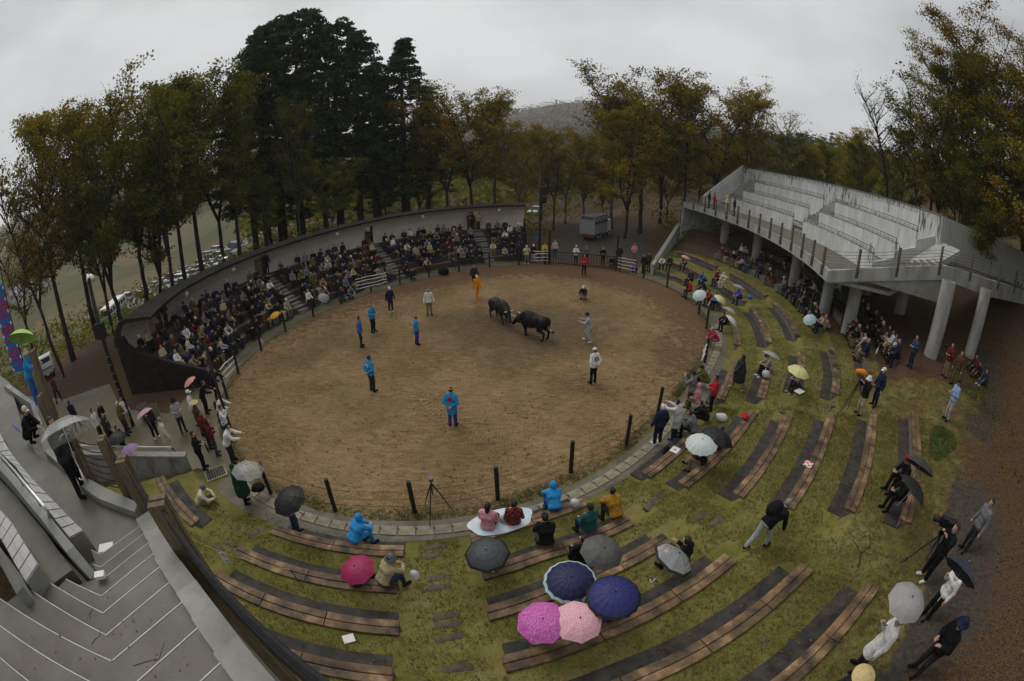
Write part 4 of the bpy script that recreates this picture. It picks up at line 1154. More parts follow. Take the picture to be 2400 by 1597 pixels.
def arr_mesh(name, V, Q, mi=None):
    me = bpy.data.meshes.new(name)
    me.vertices.add(len(V)); me.vertices.foreach_set('co', np.ascontiguousarray(V, dtype=np.float32).ravel())
    me.loops.add(Q.size); me.loops.foreach_set('vertex_index', Q.astype(np.int32).ravel())
    me.polygons.add(len(Q)); me.polygons.foreach_set('loop_start', np.arange(len(Q), dtype=np.int32) * 4); me.polygons.foreach_set('loop_total', np.full(len(Q), 4, dtype=np.int32))
    me.polygons.foreach_set('use_smooth', np.ones(len(Q), dtype=bool))
    if mi is not None: me.polygons.foreach_set('material_index', mi.astype(np.int32))
    me.update(calc_edges=True); me.validate()
    return me

def V3(*a): return np.array(a, float)
def pose(kind):
    """joints of a 1.7 m figure: x right, y forward; standing poses from the soles, sitting poses from the seat"""
    J = {}
    sit = kind.startswith('sit'); low = kind in ('squat', 'ground')
    lean = {'sit_fwd': 38, 'sit': 8, 'sit_hold': 6, 'sit_back': -4, 'bend': 62, 'walk': 7, 'lean': 24, 'squat': 30, 'ground': 14, 'sit_read': 22, 'sit_cross': 14, 'point': 12, 'ready': 16}.get(kind, 3)
    if sit: pel = V3(0, 0, .11)
    elif kind == 'squat': pel = V3(0, -.16, .26)
    elif kind == 'ground': pel = V3(0, -.05, .11)
    elif kind == 'ready': pel = V3(0, -.05, .84)
    else: pel = V3(0, 0, .92)
    a = math.radians(lean); up = V3(0, math.sin(a), math.cos(a)); fw = V3(0, math.cos(a), -math.sin(a))
    J['pel'] = pel; J['waist'] = pel + up * .16; J['chest'] = pel + up * .33; J['sh'] = pel + up * .46; J['neck'] = pel + up * .53
    ha = math.radians(lean * .35 + (14 if kind in ('sit_read',) else 0)); hup = V3(0, math.sin(ha), math.cos(ha))
    J['head'] = J['neck'] + hup * .155 + V3(0, .025, 0); J['hup'] = hup; J['up'] = up; J['fw'] = fw
    for s, n in ((-1, 'l'), (1, 'r')):
        x = V3(s, 0, 0)
        J['hip' + n] = pel + x * .09; J['s' + n] = J['sh'] + x * .175
        if sit:
            spread = .13 if kind != 'sit_fwd' else .17
            J['kn' + n] = V3(s * spread, .43, .13); J['an' + n] = V3(s * (spread - .02), .43 + (.05 if s > 0 else -.02), -.34); J['toe' + n] = J['an' + n] + V3(s * .02, .16, -.05)
            if kind == 'sit_cross' and s > 0: J['kn' + n] = V3(.06, .43, .19); J['an' + n] = V3(-.12, .55, -.06); J['toe' + n] = J['an' + n] + V3(-.04, .14, .0)
        elif kind == 'squat': J['kn' + n] = V3(s * .22, .22, .42); J['an' + n] = V3(s * .14, .0, .09); J['toe' + n] = V3(s * .17, .17, .04)
        elif kind == 'ground': J['kn' + n] = V3(s * .14, .38, .42); J['an' + n] = V3(s * .11, .62, .09); J['toe' + n] = V3(s * .12, .78, .07)
        elif kind in ('walk', 'bend'):
            J['kn' + n] = V3(s * .09, .17 * s + .05, .50); J['an' + n] = V3(s * .09, .30 * s - .03, .10 if s > 0 else .14); J['toe' + n] = J['an' + n] + V3(s * .01, .15, -.05 if s > 0 else -.09)
        elif kind == 'ready': J['kn' + n] = V3(s * .16, .12 + .06 * s, .46); J['an' + n] = V3(s * .20, -.02 + .16 * s, .09); J['toe' + n] = J['an' + n] + V3(s * .03, .15, -.05)
        else: J['kn' + n] = V3(s * .10, .03, .50); J['an' + n] = V3(s * .115, -.02, .09); J['toe' + n] = V3(s * .145, .13, .04)
        S = J['s' + n]
        e = {'stand': (.09, -.03, -.27, .04, .09, -.24), 'back': (.10, -.12, -.24, -.20, -.09, -.12), 'front': (.08, .0, -.27, -.13, .22, .03), 'fold': (.07, .10, -.24, -.22, .13, .04), 'cam': (.08, .17, -.14, -.13, .13, .20),
             'walk': (.07, -.12 * s, -.25, .02, .10 - .06 * s, -.22), 'bend': (.06, .05, -.27, .0, .09, -.24), 'lean': (.05, .20, -.18, -.04, .22, -.04), 'point': (.04, .25, -.06, -.05, .22, .04), 'ready': (.10, .18, -.18, -.05, .24, .08),
             'squat': (.06, .16, -.22, -.12, .22, -.06), 'ground': (.06, .16, -.22, -.06, .20, .0), 'sit': (.05, .04, -.26, -.08, .23, -.05), 'sit_fwd': (.06, .20, -.19, -.16, .14, -.06), 'sit_hold': (.05, .10, -.25, -.10, .20, .10) if s > 0 else (.05, .04, -.26, -.06, .23, -.05),
             'sit_back': (.07, -.02, -.27, -.12, .22, .0), 'sit_read': (.06, .12, -.23, -.14, .20, .03), 'sit_cross': (.06, .08, -.25, -.16, .18, -.02), 'hold': (.06, .08, -.25, -.08, .16, .19) if s > 0 else (.08, -.01, -.27, .0, .06, -.25)}.get(kind, (.08, 0, -.27, 0, .08, -.24))
        E = S + V3(s * e[0], e[1], e[2]); Wp = E + V3(s * e[3], e[4], e[5])
        J['el' + n] = E; J['wr' + n] = Wp
        d = (Wp - E) / np.linalg.norm(Wp - E); J['hd' + n] = d
    return J
def groups(J, top='jacket'):
    """list of (group, function adding its shapes to a Field). groups: 0 skin, 1 top, 2 bottoms, 3 shoes, 4 hair"""
    def skin(F, full=True):
        h, hup = J['head'], J['hup']
        F.cone(J['neck'] - J['up'] * .06, h - hup * .05, .058, .052, .02)
        F.ell(h + V3(0, -.006, .02), (.073, .092, .10), .02)
        F.ell(h + V3(0, .028, -.05), (.056, .058, .065), .03)
        F.cone(h + V3(0, .082, .0), h + V3(0, .10, -.025), .011, .014, .012)
        F.ell(h + V3(0, .078, -.058), (.022, .016, .012), .012)
        for s, n in ((-1, 'l'), (1, 'r')):
            F.ell(h + V3(s * .076, -.012, -.005), (.012, .02, .03), .008)
            F.ell(h + V3(s * .03, .083, .018), (.014, .010, .010), .01)
            w, d = J['wr' + n], J['hd' + n]
            F.cone(J['el' + n], w, .037, .026, .02)
            sd = np.cross(d, V3(0, 0, 1)); sd = sd / max(np.linalg.norm(sd), 1e-6); u = np.cross(sd, d)
            p = w + d * .05
            F.cone(w + d * .02, p + d * .03, .030, .034, .015)
            for i, L in enumerate((.062, .072, .068, .054)):
                o = sd * ((i - 1.5) * .0195)
                k1 = p + d * .045 + o; k2 = k1 + d * L * .55 - u * .012; k3 = k2 + d * L * .35 - u * .03
                F.cone(k1, k2, .0105, .0095, .004); F.cone(k2, k3, .0095, .008, .004)
            t0 = w + d * .03 - sd * s * .026; t1 = t0 + d * .03 - sd * s * .026 - u * .01; F.cone(t0, t1, .012, .011, .006); F.cone(t1, t1 + d * .03 - u * .008, .011, .009, .005)
        if full: torso(F, 0.0); legs(F, 0.0); arms(F, 0.0)
    def torso(F, o):
        x = V3(1, 0, 0)
        F.cone(J['pel'] - x * .07, J['pel'] + x * .07, .118 + o, .118 + o, .06)
        F.cone(J['waist'] - x * .055, J['waist'] + x * .055, .108 + o, .108 + o, .06)
        F.cone(J['chest'] - x * .085 - J['fw'] * .01, J['chest'] + x * .085 - J['fw'] * .01, .115 + o, .115 + o, .06)
        F.cone(J['sh'] - x * .14, J['sh'] + x * .14, .068 + o, .068 + o, .06)
        F.cone(J['sh'], J['neck'], .085 + o, .06 + o, .04)
    def arms(F, o, to=1.0):
        for n in 'lr':
            F.cone(J['s' + n], J['el' + n], .056 + o, .043 + o, .03); F.cone(J['el' + n], J['el' + n] + (J['wr' + n] - J['el' + n]) * to, .043 + o, .031 + o, .03)
    def legs(F, o):
        for n in 'lr':
            F.cone(J['hip' + n], J['kn' + n], .088 + o, .058 + o, .04); F.cone(J['kn' + n], J['an' + n] + V3(0, 0, .02), .058 + o, .042 + o, .03)
    def topf(F):
        torso(F, .022 if top != 'shirt' else .012); arms(F, .02 if top != 'shirt' else .011, .97)
        F.cone(J['neck'] - J['up'] * .07, J['neck'] - J['up'] * .015, .082, .072, .03)
        if top in ('jacket', 'shirt'): F.cone(J['pel'] + V3(-.06, 0, -.03), J['pel'] + V3(.06, 0, -.03), .135, .135, .04)
        if top == 'coat':
            if J['knl'][2] < .2:
                F.cone(J['pel'] - V3(.05, 0, 0), (J['knl'] * .7 + J['pel'] * .3), .15, .12, .05); F.cone(J['pel'] + V3(.05, 0, 0), (J['knr'] * .7 + J['pel'] * .3), .15, .12, .05)
            else: F.cone(J['pel'] + V3(0, 0, .1), (J['knl'] + J['knr']) / 2 + V3(0, 0, .12), .17, .20, .06)
        if top == 'poncho':
            mid = (J['knl'] + J['knr']) / 2
            F.cone(J['sh'] + V3(0, .03, -.05), J['pel'] + V3(0, .08, .05), .20, .27, .06)
            if mid[2] > .3: F.cone(J['pel'] + V3(0, .05, .05), mid + V3(0, 0, -.02), .26, .29, .05)
            else: F.cone(J['pel'], mid, .2, .19, .06)
        up, pel = J['up'], J['pel']
        X, Y, Z = np.meshgrid(*F.ax, indexing='ij')
        if top == 'poncho' or (top == 'coat' and J['knl'][2] > .2):
            F.f = np.maximum(F.f, ((J['knl'][2] + J['knr'][2]) / 2 + (.10 if top == 'coat' else -.06) - Z).astype(np.float32)) if J['knl'][2] > .3 else F.f
        elif top != 'coat':
            F.f = np.maximum(F.f, (-((X - pel[0]) * up[0] + (Y - pel[1]) * up[1] + (Z - pel[2]) * up[2]) - (.10 if J['knl'][2] > .3 else .05)).astype(np.float32))
        if top in ('hood', 'poncho'):
            h = J['head']; F.ell(h + V3(0, -.025, .01), (.108, .118, .138), .03, cut=lambda X, Y, Z: np.maximum(Y - .075, -1))
    def botf(F): torso_low(F); legs(F, .017)
    def torso_low(F):
        x = V3(.07, 0, 0); F.cone(J['pel'] - x, J['pel'] + x, .126, .126, .05)
    def shoes(F, nn='lr'):
        for n in nn:
            a, t = J['an' + n], J['toe' + n]
            F.cone(a + V3(0, -.03, -.045), t, .046, .042, .02); F.cone(a + V3(0, 0, .03), a + V3(0, -.01, -.03), .05, .048, .02)
    def hair(F):
        h = J['head'] + V3(0, -.008, .025)
        F.ell(h, (.084, .104, .112), .01, cut=lambda X, Y, Z: np.minimum(np.maximum(Y - .03, -Z - .075), np.maximum(-Z + .045, -1)) if False else np.maximum(np.minimum(Y - .025, .055 - Z), -Z - .085))
    def hairlong(F):
        hair(F); h = J['head']; F.cone(h + V3(0, -.05, 0), h + V3(0, -.075, -.16), .075, .06, .03)
    return dict(skin=skin, top=topf, bottom=botf, shoes=shoes, shoe_a=lambda F: shoes(F, 'l'), shoe_b=lambda F: shoes(F, 'r'), hair=hair, hairlong=hairlong, torso=torso)
_fig = {}
def _bounds(J):
    P = np.array([v for k, v in J.items() if k not in ('hup', 'up', 'fw') and not k.startswith('hd')])
    return P.min(0) - .36, P.max(0) + .36
def fig_part(kind, top, part, h):
    key = (kind, top, part)
    if key in _fig: return _fig[key]
    J = pose(kind); g = groups(J, top); lo, hi = _bounds(J)
    F = Field(lo, hi, h); g[part](F); V, Q = F.surface()
    me = arr_mesh(part, V, Q); me.materials.append(None)
    _fig[key] = (me, J); return _fig[key]
SKIN = [mat('skin_a', (0.40, 0.235, 0.155), (0.47, 0.29, 0.20), scale=12, rough=0.6), mat('skin_b', (0.33, 0.185, 0.115), (0.40, 0.235, 0.15), scale=12, rough=0.6)]
HAIRC = {'black': mat('hair_black', (0.010, 0.009, 0.009), (0.02, 0.018, 0.017), scale=40, rough=.5), 'grey': mat('hair_grey', (0.16, 0.155, 0.15), (0.3, 0.295, 0.285), scale=40, rough=.6), 'white': mat('hair_white', (0.5, 0.49, 0.46), (0.62, 0.61, 0.57), scale=40, rough=.6), 'brown': mat('hair_brown', (0.03, 0.017, 0.011), (0.05, 0.03, 0.02), scale=40, rough=.5)}
CL = {}
for k, c in dict(black=(22, 22, 24), charcoal=(48, 48, 51), navy=(32, 38, 62), grey=(112, 113, 116), lightgrey=(165, 167, 170), white=(222, 222, 220), cream=(206, 196, 170), beige=(176, 160, 124), khaki=(134, 118, 86), brown=(84, 62, 46), olive=(92, 92, 48), green=(34, 62, 46), teal=(36, 82, 86), lightblue=(140, 168, 200), blue=(46, 104, 176), happi=(44, 138, 190), sky=(52, 148, 214), purple=(92, 84, 176), indigo=(52, 50, 132), red=(170, 40, 44), maroon=(98, 30, 34), pink=(214, 150, 160), magenta=(176, 40, 92), orange=(226, 138, 30), mustard=(158, 118, 34), yellow=(216, 192, 74), denim=(52, 66, 98), plaid=(150, 40, 44)).items(): CL[k] = cloth(k, c)
def plaid_mat(name, a, b, sc):
    m, N, L, P = _nodes(name); P.inputs['Roughness'].default_value = .9
    tc = N.new('ShaderNodeTexCoord'); ck = N.new('ShaderNodeTexChecker'); ck.inputs['Scale'].default_value = sc; ck.inputs['Color1'].default_value = a + (1,); ck.inputs['Color2'].default_value = b + (1,)
    L.new(tc.outputs['Object'], ck.inputs['Vector']); L.new(ck.outputs[0], P.inputs['Base Color']); return m
CL['plaid'] = plaid_mat('cloth_plaid', (0.34, 0.03, 0.03), (0.02, 0.012, 0.014), 13)
CL['check'] = plaid_mat('cloth_check', (0.5, 0.46, 0.4), (0.06, 0.045, 0.04), 15)
def clear_mat(name, tint, alpha):
    m, N, L, P = _nodes(name); P.inputs['Base Color'].default_value = tint + (1,); P.inputs['Roughness'].default_value = .25; P.inputs['Alpha'].default_value = alpha; P.inputs['Specular IOR Level'].default_value = .6; return m
M_clear = clear_mat('clear_vinyl', (0.75, 0.77, 0.78), .30)
M_rainc = clear_mat('rain_vinyl', (0.62, 0.65, 0.67), .72)
CL['vinyl'] = M_rainc
CNAME = {'lightgrey': 'light grey', 'lightblue': 'light blue', 'happi': 'bright blue happi coat', 'sky': 'sky blue', 'denim': 'blue denim', 'plaid': 'red plaid', 'check': 'checked', 'vinyl': 'clear vinyl'}

def setmat(o, m):
    o.material_slots[0].link = 'OBJECT'; o.material_slots[0].material = m
_hats = {}
def hat_mesh(kind):
    if kind in _hats: return _hats[kind]
    mb = MB()
    if kind == 'cap':
        mb.lathe([(.0, .135), (.045, .13), (.08, .105), (.098, .06), (.101, .02), (.096, .018), (.0, .10)], n=16, sx=.9, sy=1.05)
        v = []; n = 7
        for i in range(n):
            a = math.pi * (.15 + .7 * i / (n - 1)); c, s = math.cos(a), math.sin(a)
            v += [(c * .085, s * .095, .03), (c * .085, s * .18, .012)]
        mb.add(v + [(x, y, z - .008) for x, y, z in v], [(2 * i, 2 * i + 2, 2 * i + 3, 2 * i + 1) for i in range(n - 1)] + [(2 * i + 1 + 2 * n, 2 * i + 3 + 2 * n, 2 * i + 2 + 2 * n, 2 * i + 2 * n) for i in range(n - 1)])
    elif kind == 'bucket': mb.lathe([(.0, .135), (.07, .13), (.088, .08), (.10, .025), (.16, -.02), (.157, -.026), (.095, .015), (.0, .1)], n=18, sx=.95, sy=1.05)
    elif kind == 'fedora': mb.lathe([(.0, .14), (.06, .15), (.085, .11), (.098, .03), (.17, .015), (.168, .008), (.09, .02), (.0, .1)], n=18, sx=.95, sy=1.08)
    elif kind == 'straw': mb.lathe([(.0, .17), (.09, .125), (.24, .035), (.238, .028), (.09, .11), (.0, .15)], n=26)
    elif kind == 'band': mb.lathe([(.084, .05), (.091, .045), (.091, .085), (.084, .085)], n=18, sx=.92, sy=1.12)
    elif kind == 'beanie': mb.lathe([(.0, .14), (.05, .132), (.085, .095), (.098, .04), (.1, .0), (.095, .0), (.0, .1)], n=16, sx=.92, sy=1.1)
    me = mesh(kind, mb.v, mb.f, mb.m, kind != 'straw'); me.materials.append(None)
    _hats[kind] = me; return me
HATN = {'cap': 'cap', 'bucket': 'bucket_hat', 'fedora': 'hat', 'straw': 'straw_hat', 'band': 'headband', 'beanie': 'knit_cap'}
M_straw = mat('straw', (0.45, 0.33, 0.14), (0.62, 0.48, 0.24), scale=20, rough=.8, bump=.4, bscale=40)
H_FINE = .0165
def person(loc, rz, kind='stand', top='jacket', tc='black', bc='charcoal', hair='black', hat=None, hatc='white', label='', group=None, sc=1.0, shoe='black', skin=None, hoodc=None):
    root = empty('person', loc, rz); sw = sc * rng.uniform(.95, 1.08); root.scale = (sw, sw, sc * rng.uniform(.96, 1.03))
    tag(root, label, 'person', group)
    J = pose(kind)
    def addp(part, name, m, h=H_FINE, tp=top):
        me, _ = fig_part(kind, tp if part == 'top' else '-', part, h)
        o = bpy.data.objects.new(name, me); COL.objects.link(o); o.parent = root; setmat(o, m); return o
    sk = SKIN[skin if skin is not None else rng.randrange(2)]
    addp('skin', 'body', sk, .0145)
    addp('top', {'jacket': 'jacket', 'shirt': 'shirt', 'coat': 'coat', 'poncho': 'poncho', 'hood': 'hooded_jacket'}[top], CL[tc])
    addp('bottom', 'trousers', CL[bc]); addp('shoe_a', 'shoe', CL[shoe]); addp('shoe_b', 'shoe', CL[shoe])
    if hair and top not in ('hood', 'poncho'):
        addp('hairlong' if hair.endswith('_long') else 'hair', 'hair', HAIRC[hair.split('_')[0]])
    if hat:
        me = hat_mesh(hat); o = bpy.data.objects.new(HATN[hat], me); COL.objects.link(o); o.parent = root
        setmat(o, M_straw if hat == 'straw' else CL[hatc])
        p = J['head'] + J['hup'] * .012 + V3(0, -.004, 0); o.location = tuple(p); o.rotation_euler = (-math.atan2(J['hup'][1], J['hup'][2]), 0, 0)
    return root
def face_to(x, y, tx, ty): return math.atan2(-(tx - x), ty - y)
# crowd figures: one light mesh each, coloured by slot
_crowd = []
def crowd_mesh(kind, top='jacket', hat=False, long=False):
    J = pose(kind); g = groups(J, top); lo, hi = _bounds(J); h = .034
    F = Field(lo, hi, h); fs = []
    for part in ('skin', 'top', 'bottom', 'shoes', 'hairlong' if long else 'hair'):
        f2 = Field(lo, hi, h)
        if part == 'skin': g['skin'](f2, False)
        else: g[part](f2)
        fs.append(f2.f.copy())
        F.put((slice(None),) * 3, f2.f, .008)
    V, Q = F.surface()
    c = V[Q].mean(1); ii = np.clip(np.round((c - F.lo) / h).astype(int), 0, F.n - 1)
    vals = np.stack([f[ii[:, 0], ii[:, 1], ii[:, 2]] for f in fs], 1)
    # eyes and mouth side stays skin: the face patch looks forward
    mi = vals.argmin(1)
    me = arr_mesh('person', V, Q, mi)
    for _ in range(5): me.materials.append(None)
    if hat:
        p = J['head'] + J['hup'] * .012
        hm = hat_mesh('cap'); bm = bmesh.new(); bm.from_mesh(me); nb = len(bm.faces); bm.from_mesh(hm)
        bm.verts.ensure_lookup_table(); bm.faces.ensure_lookup_table()
        vs_ = set()
        for f in bm.faces[nb:]:
            f.material_index = 4; f.smooth = True
            for v in f.verts: vs_.add(v)
        for v in vs_: v.co += Vector(p)
        bm.to_mesh(me); bm.free()
    return me
CROWD = {(k, hat, lg): crowd_mesh(k, 'jacket', hat, lg) for k, hat, lg in (('sit', False, False), ('sit', True, False), ('sit_fwd', False, False), ('sit_fwd', True, False), ('sit_back', False, True), ('sit_read', False, False), ('sit_read', True, False), ('sit_cross', False, True))}
CROWD_ST = {(k, hat, False): crowd_mesh(k, 'jacket', hat) for k, hat in (('stand', False), ('front', True), ('fold', False))}
def crowd(key, loc, rz, tc, bc, hc, label, group, sc=1.0, meshes=CROWD):
    o = bpy.data.objects.new('person', meshes[key]); COL.objects.link(o)
    o.location = loc; o.rotation_euler = (0, 0, rz); o.scale = (sc, sc, sc)
    for s, m in zip(o.material_slots, (SKIN[rng.randrange(2)], CL[tc], CL[bc], CL['black'], hc)): s.link = 'OBJECT'; s.material = m
    return tag(o, label, 'person', group)
# ---------------------------------------------------------------- the two bulls
def bull_mesh(tail_side, head_turn):
    F = Field((-.75, -1.55, -.05), (.75, 1.75, 1.75), .027)
    F.cone((0, -.62, 1.02), (0, .12, .93), .34, .42, .12); F.cone((0, .2, .96), (0, .62, .90), .43, .33, .12)
    F.ell((0, .30, 1.22), (.22, .38, .24), .12); F.cone((-.14, -.78, 1.05), (.14, -.78, 1.05), .27, .27, .12); F.cone((0, -.5, 1.25), (0, .2, 1.28), .10, .10, .12)
    hx = head_turn
    F.cone((0, .5, 1.08), (hx * .4, 1.02, .86), .32, .235, .10); F.cone((0, .7, .68), (hx * .3, .98, .66), .12, .10, .1)
    F.cone((hx * .5, 1.08, .86), (hx, 1.42, .47), .165, .098, .05); F.ell((hx * .55, 1.13, .89), (.15, .13, .12), .05); F.cone((hx - .045, 1.45, .43), (hx + .045, 1.45, .43), .075, .075, .04)
    for s in (-1, 1):
        F.cone((hx * .5 + s * .13, 1.03, .90), (hx * .5 + s * .29, .98, .86), .04, .03, .02)
        F.cone((s * .20, -.78, .95), (s * .25, -.60, .64), .23, .135, .07); F.cone((s * .25, -.60, .64), (s * .23, -.95, .47), .13, .072, .05)
        F.cone((s * .23, -.95, .47), (s * .23, -.90, .13), .066, .048, .03); F.cone((s * .23, -.90, .12), (s * .23, -.83, .045), .055, .07, .02)
        F.cone((s * .22, .50, .84), (s * .22, .46, .58), .18, .105, .07); o = .12 * s
        F.cone((s * .22, .46, .58), (s * .21, .54 + o, .36), .10, .062, .03); F.cone((s * .21, .54 + o, .36), (s * .21, .52 + o * 1.6, .12), .058, .046, .03); F.cone((s * .21, .52 + o * 1.6, .11), (s * .21, .58 + o * 1.6, .045), .052, .066, .02)
    T = [(0, -1.03, 1.16), (0, -1.14, .95), (tail_side * .06, -1.15, .7), (tail_side * .20, -1.17, .52), (tail_side * .34, -1.2, .46)]
    for a, b in zip(T[:-1], T[1:]): F.cone(a, b, .034, .028, .03)
    F.cone(T[-2], T[-1], .04, .06, .03)
    V, Q = F.surface(); return arr_mesh('bull_body', V, Q), T
def bull(loc, heading, m, tail_side, head_turn, label, wrap, sc=1.0):
    rz = face_to(0, 0, *heading); root = empty('bull', loc, rz); root.scale = (sc, sc, sc); tag(root, label, 'bull', 'fighting bulls in the ring')
    me, T = bull_mesh(tail_side, head_turn); o = mobj('body', me, m, root)
    M_horn = mat('horn', (0.42, 0.38, 0.28), (0.6, 0.56, 0.45), scale=12, rough=.45)
    for s in (-1, 1):
        b = Vector((head_turn * .5, 1.12, .97)); mb = MB()
        mb.tube([b + Vector((s * .09, 0, 0)), b + Vector((s * .22, .03, .02)), b + Vector((s * .30, .12, .06)), b + Vector((s * .29, .24, .10)), b + Vector((s * .24, .31, .13))], [.042, .04, .032, .022, .006], 8)
        mb.build('horn', M_horn, root, True, False)
    if wrap:
        mb = MB(); mb.tube([Vector(T[2]).lerp(Vector(T[1]), .2), Vector(T[2]).lerp(Vector(T[3]), .5)], .045, 8); mb.build('tail_wrap', M_white, root, False, False)
    return root
M_b1 = mat('hide_brown_black', (0.008, 0.007, 0.0065), (0.017, 0.0145, 0.013), scale=5, rough=.55, bump=.15, bscale=60, spec=.22)
M_b2 = mat('hide_black', (0.004, 0.004, 0.004), (0.008, 0.0075, 0.0075), scale=5, rough=.55, bump=.15, bscale=60, spec=.15)
bull((-.70, 25.40, .005), (.5, -.86), M_b1, -1, .12, 'brown black fighting bull on the left with its head lowered', False, .94)
bull((1.16, 23.02, .005), (-.74, .67), M_b2, 1, -.06, 'jet black fighting bull with a white band on its tail', True, .97)

# ---------------------------------------------------------------- umbrellas
def um_mat(name, c, c2=None, kind=None):
    if kind == 'check': return plaid_mat(name, c, c2, 34)
    if kind == 'speck': return mat(name, c, c2, scale=26, rough=.6, w=(.48, .6), detail=2)
    return mat(name, tuple(x * .85 for x in c), c, scale=3, rough=.55, spec=.3, bump=.08, bscale=12)
UM = {k: um_mat('umbrella_' + k, *v) for k, v in dict(black=((.012, .012, .013),), charcoal=((.055, .06, .066),), grey=((.10, .098, .093),), silver=((.30, .285, .28),), navy=((.018, .02, .075),), bignavy=((.02, .028, .14),), darknavy=((.03, .035, .06),), magenta=((.33, .02, .09),),
      floral=((.48, .08, .34), (.58, .20, .47), 'speck'), pinkcheck=((.66, .30, .37), (.74, .46, .50), 'check'), white=((.55, .60, .58),), yellow=((.62, .58, .27),), olive=((.05, .047, .034),), pink=((.52, .30, .36),), purple=((.26, .16, .30),), lime=((.34, .55, .10),), paleblue=((.42, .55, .58),), orange=((.62, .32, .02),), salmon=((.62, .27, .2),), beige=((.5, .43, .33),), violet=((.2, .1, .42),)).items()}
UM['clear'] = M_clear
M_hook = mat('pale_handle', (0.6, 0.57, 0.5), rough=.4)
_umc = {}
def umbrella(apex, axis, color, R=.52, n=8, label='', rimc=None, shaft=.85, handle=True, dark_rim=False):
    axis = Vector(axis).normalized()
    root = empty('umbrella', apex); root.rotation_mode = 'QUATERNION'; root.rotation_quaternion = axis.to_track_quat('Z', 'Y')
    tag(root, label, 'umbrella')
    key = (n, round(R, 2), color, rimc)
    if key not in _umc:
        D = R * .42; mb = MB(); rings = [(0.02, 0), (.25, .02), (.5, .17), (.75, .48), (.9, .78), (1.0, 1.0)]; m_ = n * 4
        for i, (r, z) in enumerate(rings):
            for k in range(m_):
                a = 2 * math.pi * k / m_; ph = (k % 4) / 4; sag = math.sin(math.pi * ph)
                rr = R * r * (1 - .075 * sag * r * (8 / n) ** .7); zz = -D * (z) - .012 * sag * r * R / .5 + (.03 * sag * (r ** 6))
                mb.v.append((rr * math.cos(a), rr * math.sin(a), zz))
        for i in range(len(rings) - 1):
            for k in range(m_):
                k2 = (k + 1) % m_; mb.f.append((i * m_ + k, (i + 1) * m_ + k, (i + 1) * m_ + k2, i * m_ + k2)); mb.m.append(1 if (rimc and i == len(rings) - 2) else 0)
        mb.f.append(tuple(range(m_))); mb.m.append(0)
        me = mesh('canopy', mb.v, mb.f, mb.m, False)
        me.materials.append(UM[color]);
        if rimc: me.materials.append(UM[rimc] if rimc in UM else CL[rimc])
        rb = MB()
        for k in range(n):
            a = 2 * math.pi * k / n; c, s = math.cos(a), math.sin(a)
            rb.tube([(R * r * c, R * r * s, -D * z - .008) for r, z in rings[1:]] + [(R * 1.03 * c, R * 1.03 * s, -D * 1.03)], .004, 3)
            rb.tube([(R * .5 * c, R * .5 * s, -D * .17 - .01), (.01 * c, .01 * s, -.36)], .003, 3, cap=False)
        rm = mesh('ribs', rb.v, rb.f, rb.m); rm.materials.append(M_rail)
        _umc[key] = (me, rm)
    me, rm = _umc[key]
    o = mobj('canopy', me, None, root); o2 = mobj('ribs', rm, None, o)
    mb = MB(); mb.tube([(0, 0, .07), (0, 0, -shaft)], .006, 6); mb.build('shaft', M_steel, root, False, False)
    mb = MB(); mb.tube([(0, 0, -.002), (0, 0, .05)], [.016, .006], 6); mb.build('tip', M_black, root, False, False)
    if handle:
        mb = MB(); mb.tube([(0, 0, -shaft + .05)] + [(.04 - .04 * math.cos(t), 0, -shaft - .06 - .04 * math.sin(t)) for t in np.linspace(0, math.pi, 6)], .012, 6); mb.build('handle', M_hook if color in ('charcoal', 'clear', 'floral') else M_black, root, True, False)
    return root
def um(px, py, z, color, label, R=.52, n=8, tilt=(0, 0), **k):
    x, y = G(px, py, z); return umbrella((x, y, z), (tilt[0], tilt[1], 1), color, R, n, label, **k)

# ---------------------------------------------------------------- placed people
BULLS = (0.2, 24.0)
def P(px, py, where, kind, top, tc, bc, label, hair='black', hat=None, hatc='white', face=None, sc=1.0, shoe='black', group=None, skin=None):
    if where == 'g': x, y, z = HIT(px, py); z = max(z, 0.012 if FD(x, y)[1] > .3 else 0.008)
    elif isinstance(where, int): z = ROW_Z[where - 1]; x, y = G(px, py, z)
    else: z = where; x, y = G(px, py, z)
    if face is None: f = face_to(x, y, *BULLS)
    elif isinstance(face, tuple): f = face_to(x, y, *face)
    else: f = math.radians(-face)          # compass bearing seen from above, 0 = away from the camera, 90 = to the right
    return person((x, y, z), f, kind, top, tc, bc, hair, hat, hatc, label, group, sc, shoe, skin)
M_red = CL['red']
def emblem(root, kind, m):
    mb = MB(); n = 18; R1, R2 = (.095, .0) if kind == 'disc' else (.10, .06)
    pts = [(math.cos(a), math.sin(a)) for a in (np.linspace(0, 2 * math.pi, n + 1) if kind != 'arch' else np.linspace(-.6, math.pi + .6, n + 1))]
    v = [(c * R1, -.002, s * R1) for c, s in pts] + [(c * R2, -.004, s * R2) for c, s in pts] + [(c * R1, .012, s * R1) for c, s in pts]
    mb.add(v, [(i, i + 1, n + 2 + i, n + 1 + i) for i in range(n)] + [(i, 2 * n + 2 + i, 2 * n + 3 + i, i + 1) for i in range(n)])
    o = mb.build('emblem', m, root, False, False); o.location = (0, -.157, 1.28); o.rotation_euler = (-.05, 0, 0)
RG = 'handlers in the ring'
h1_ = P(1062, 998, 'g', 'back', 'coat', 'happi', 'indigo', 'handler in bright blue happi and purple trousers, yellow headband, nearest the camera', hat='band', hatc='yellow', face=10, group=RG)
h2_ = P(875, 917, 'g', 'back', 'jacket', 'happi', 'charcoal', 'handler in blue happi holding a rope, standing at the left of the ring', face=35, group=RG)
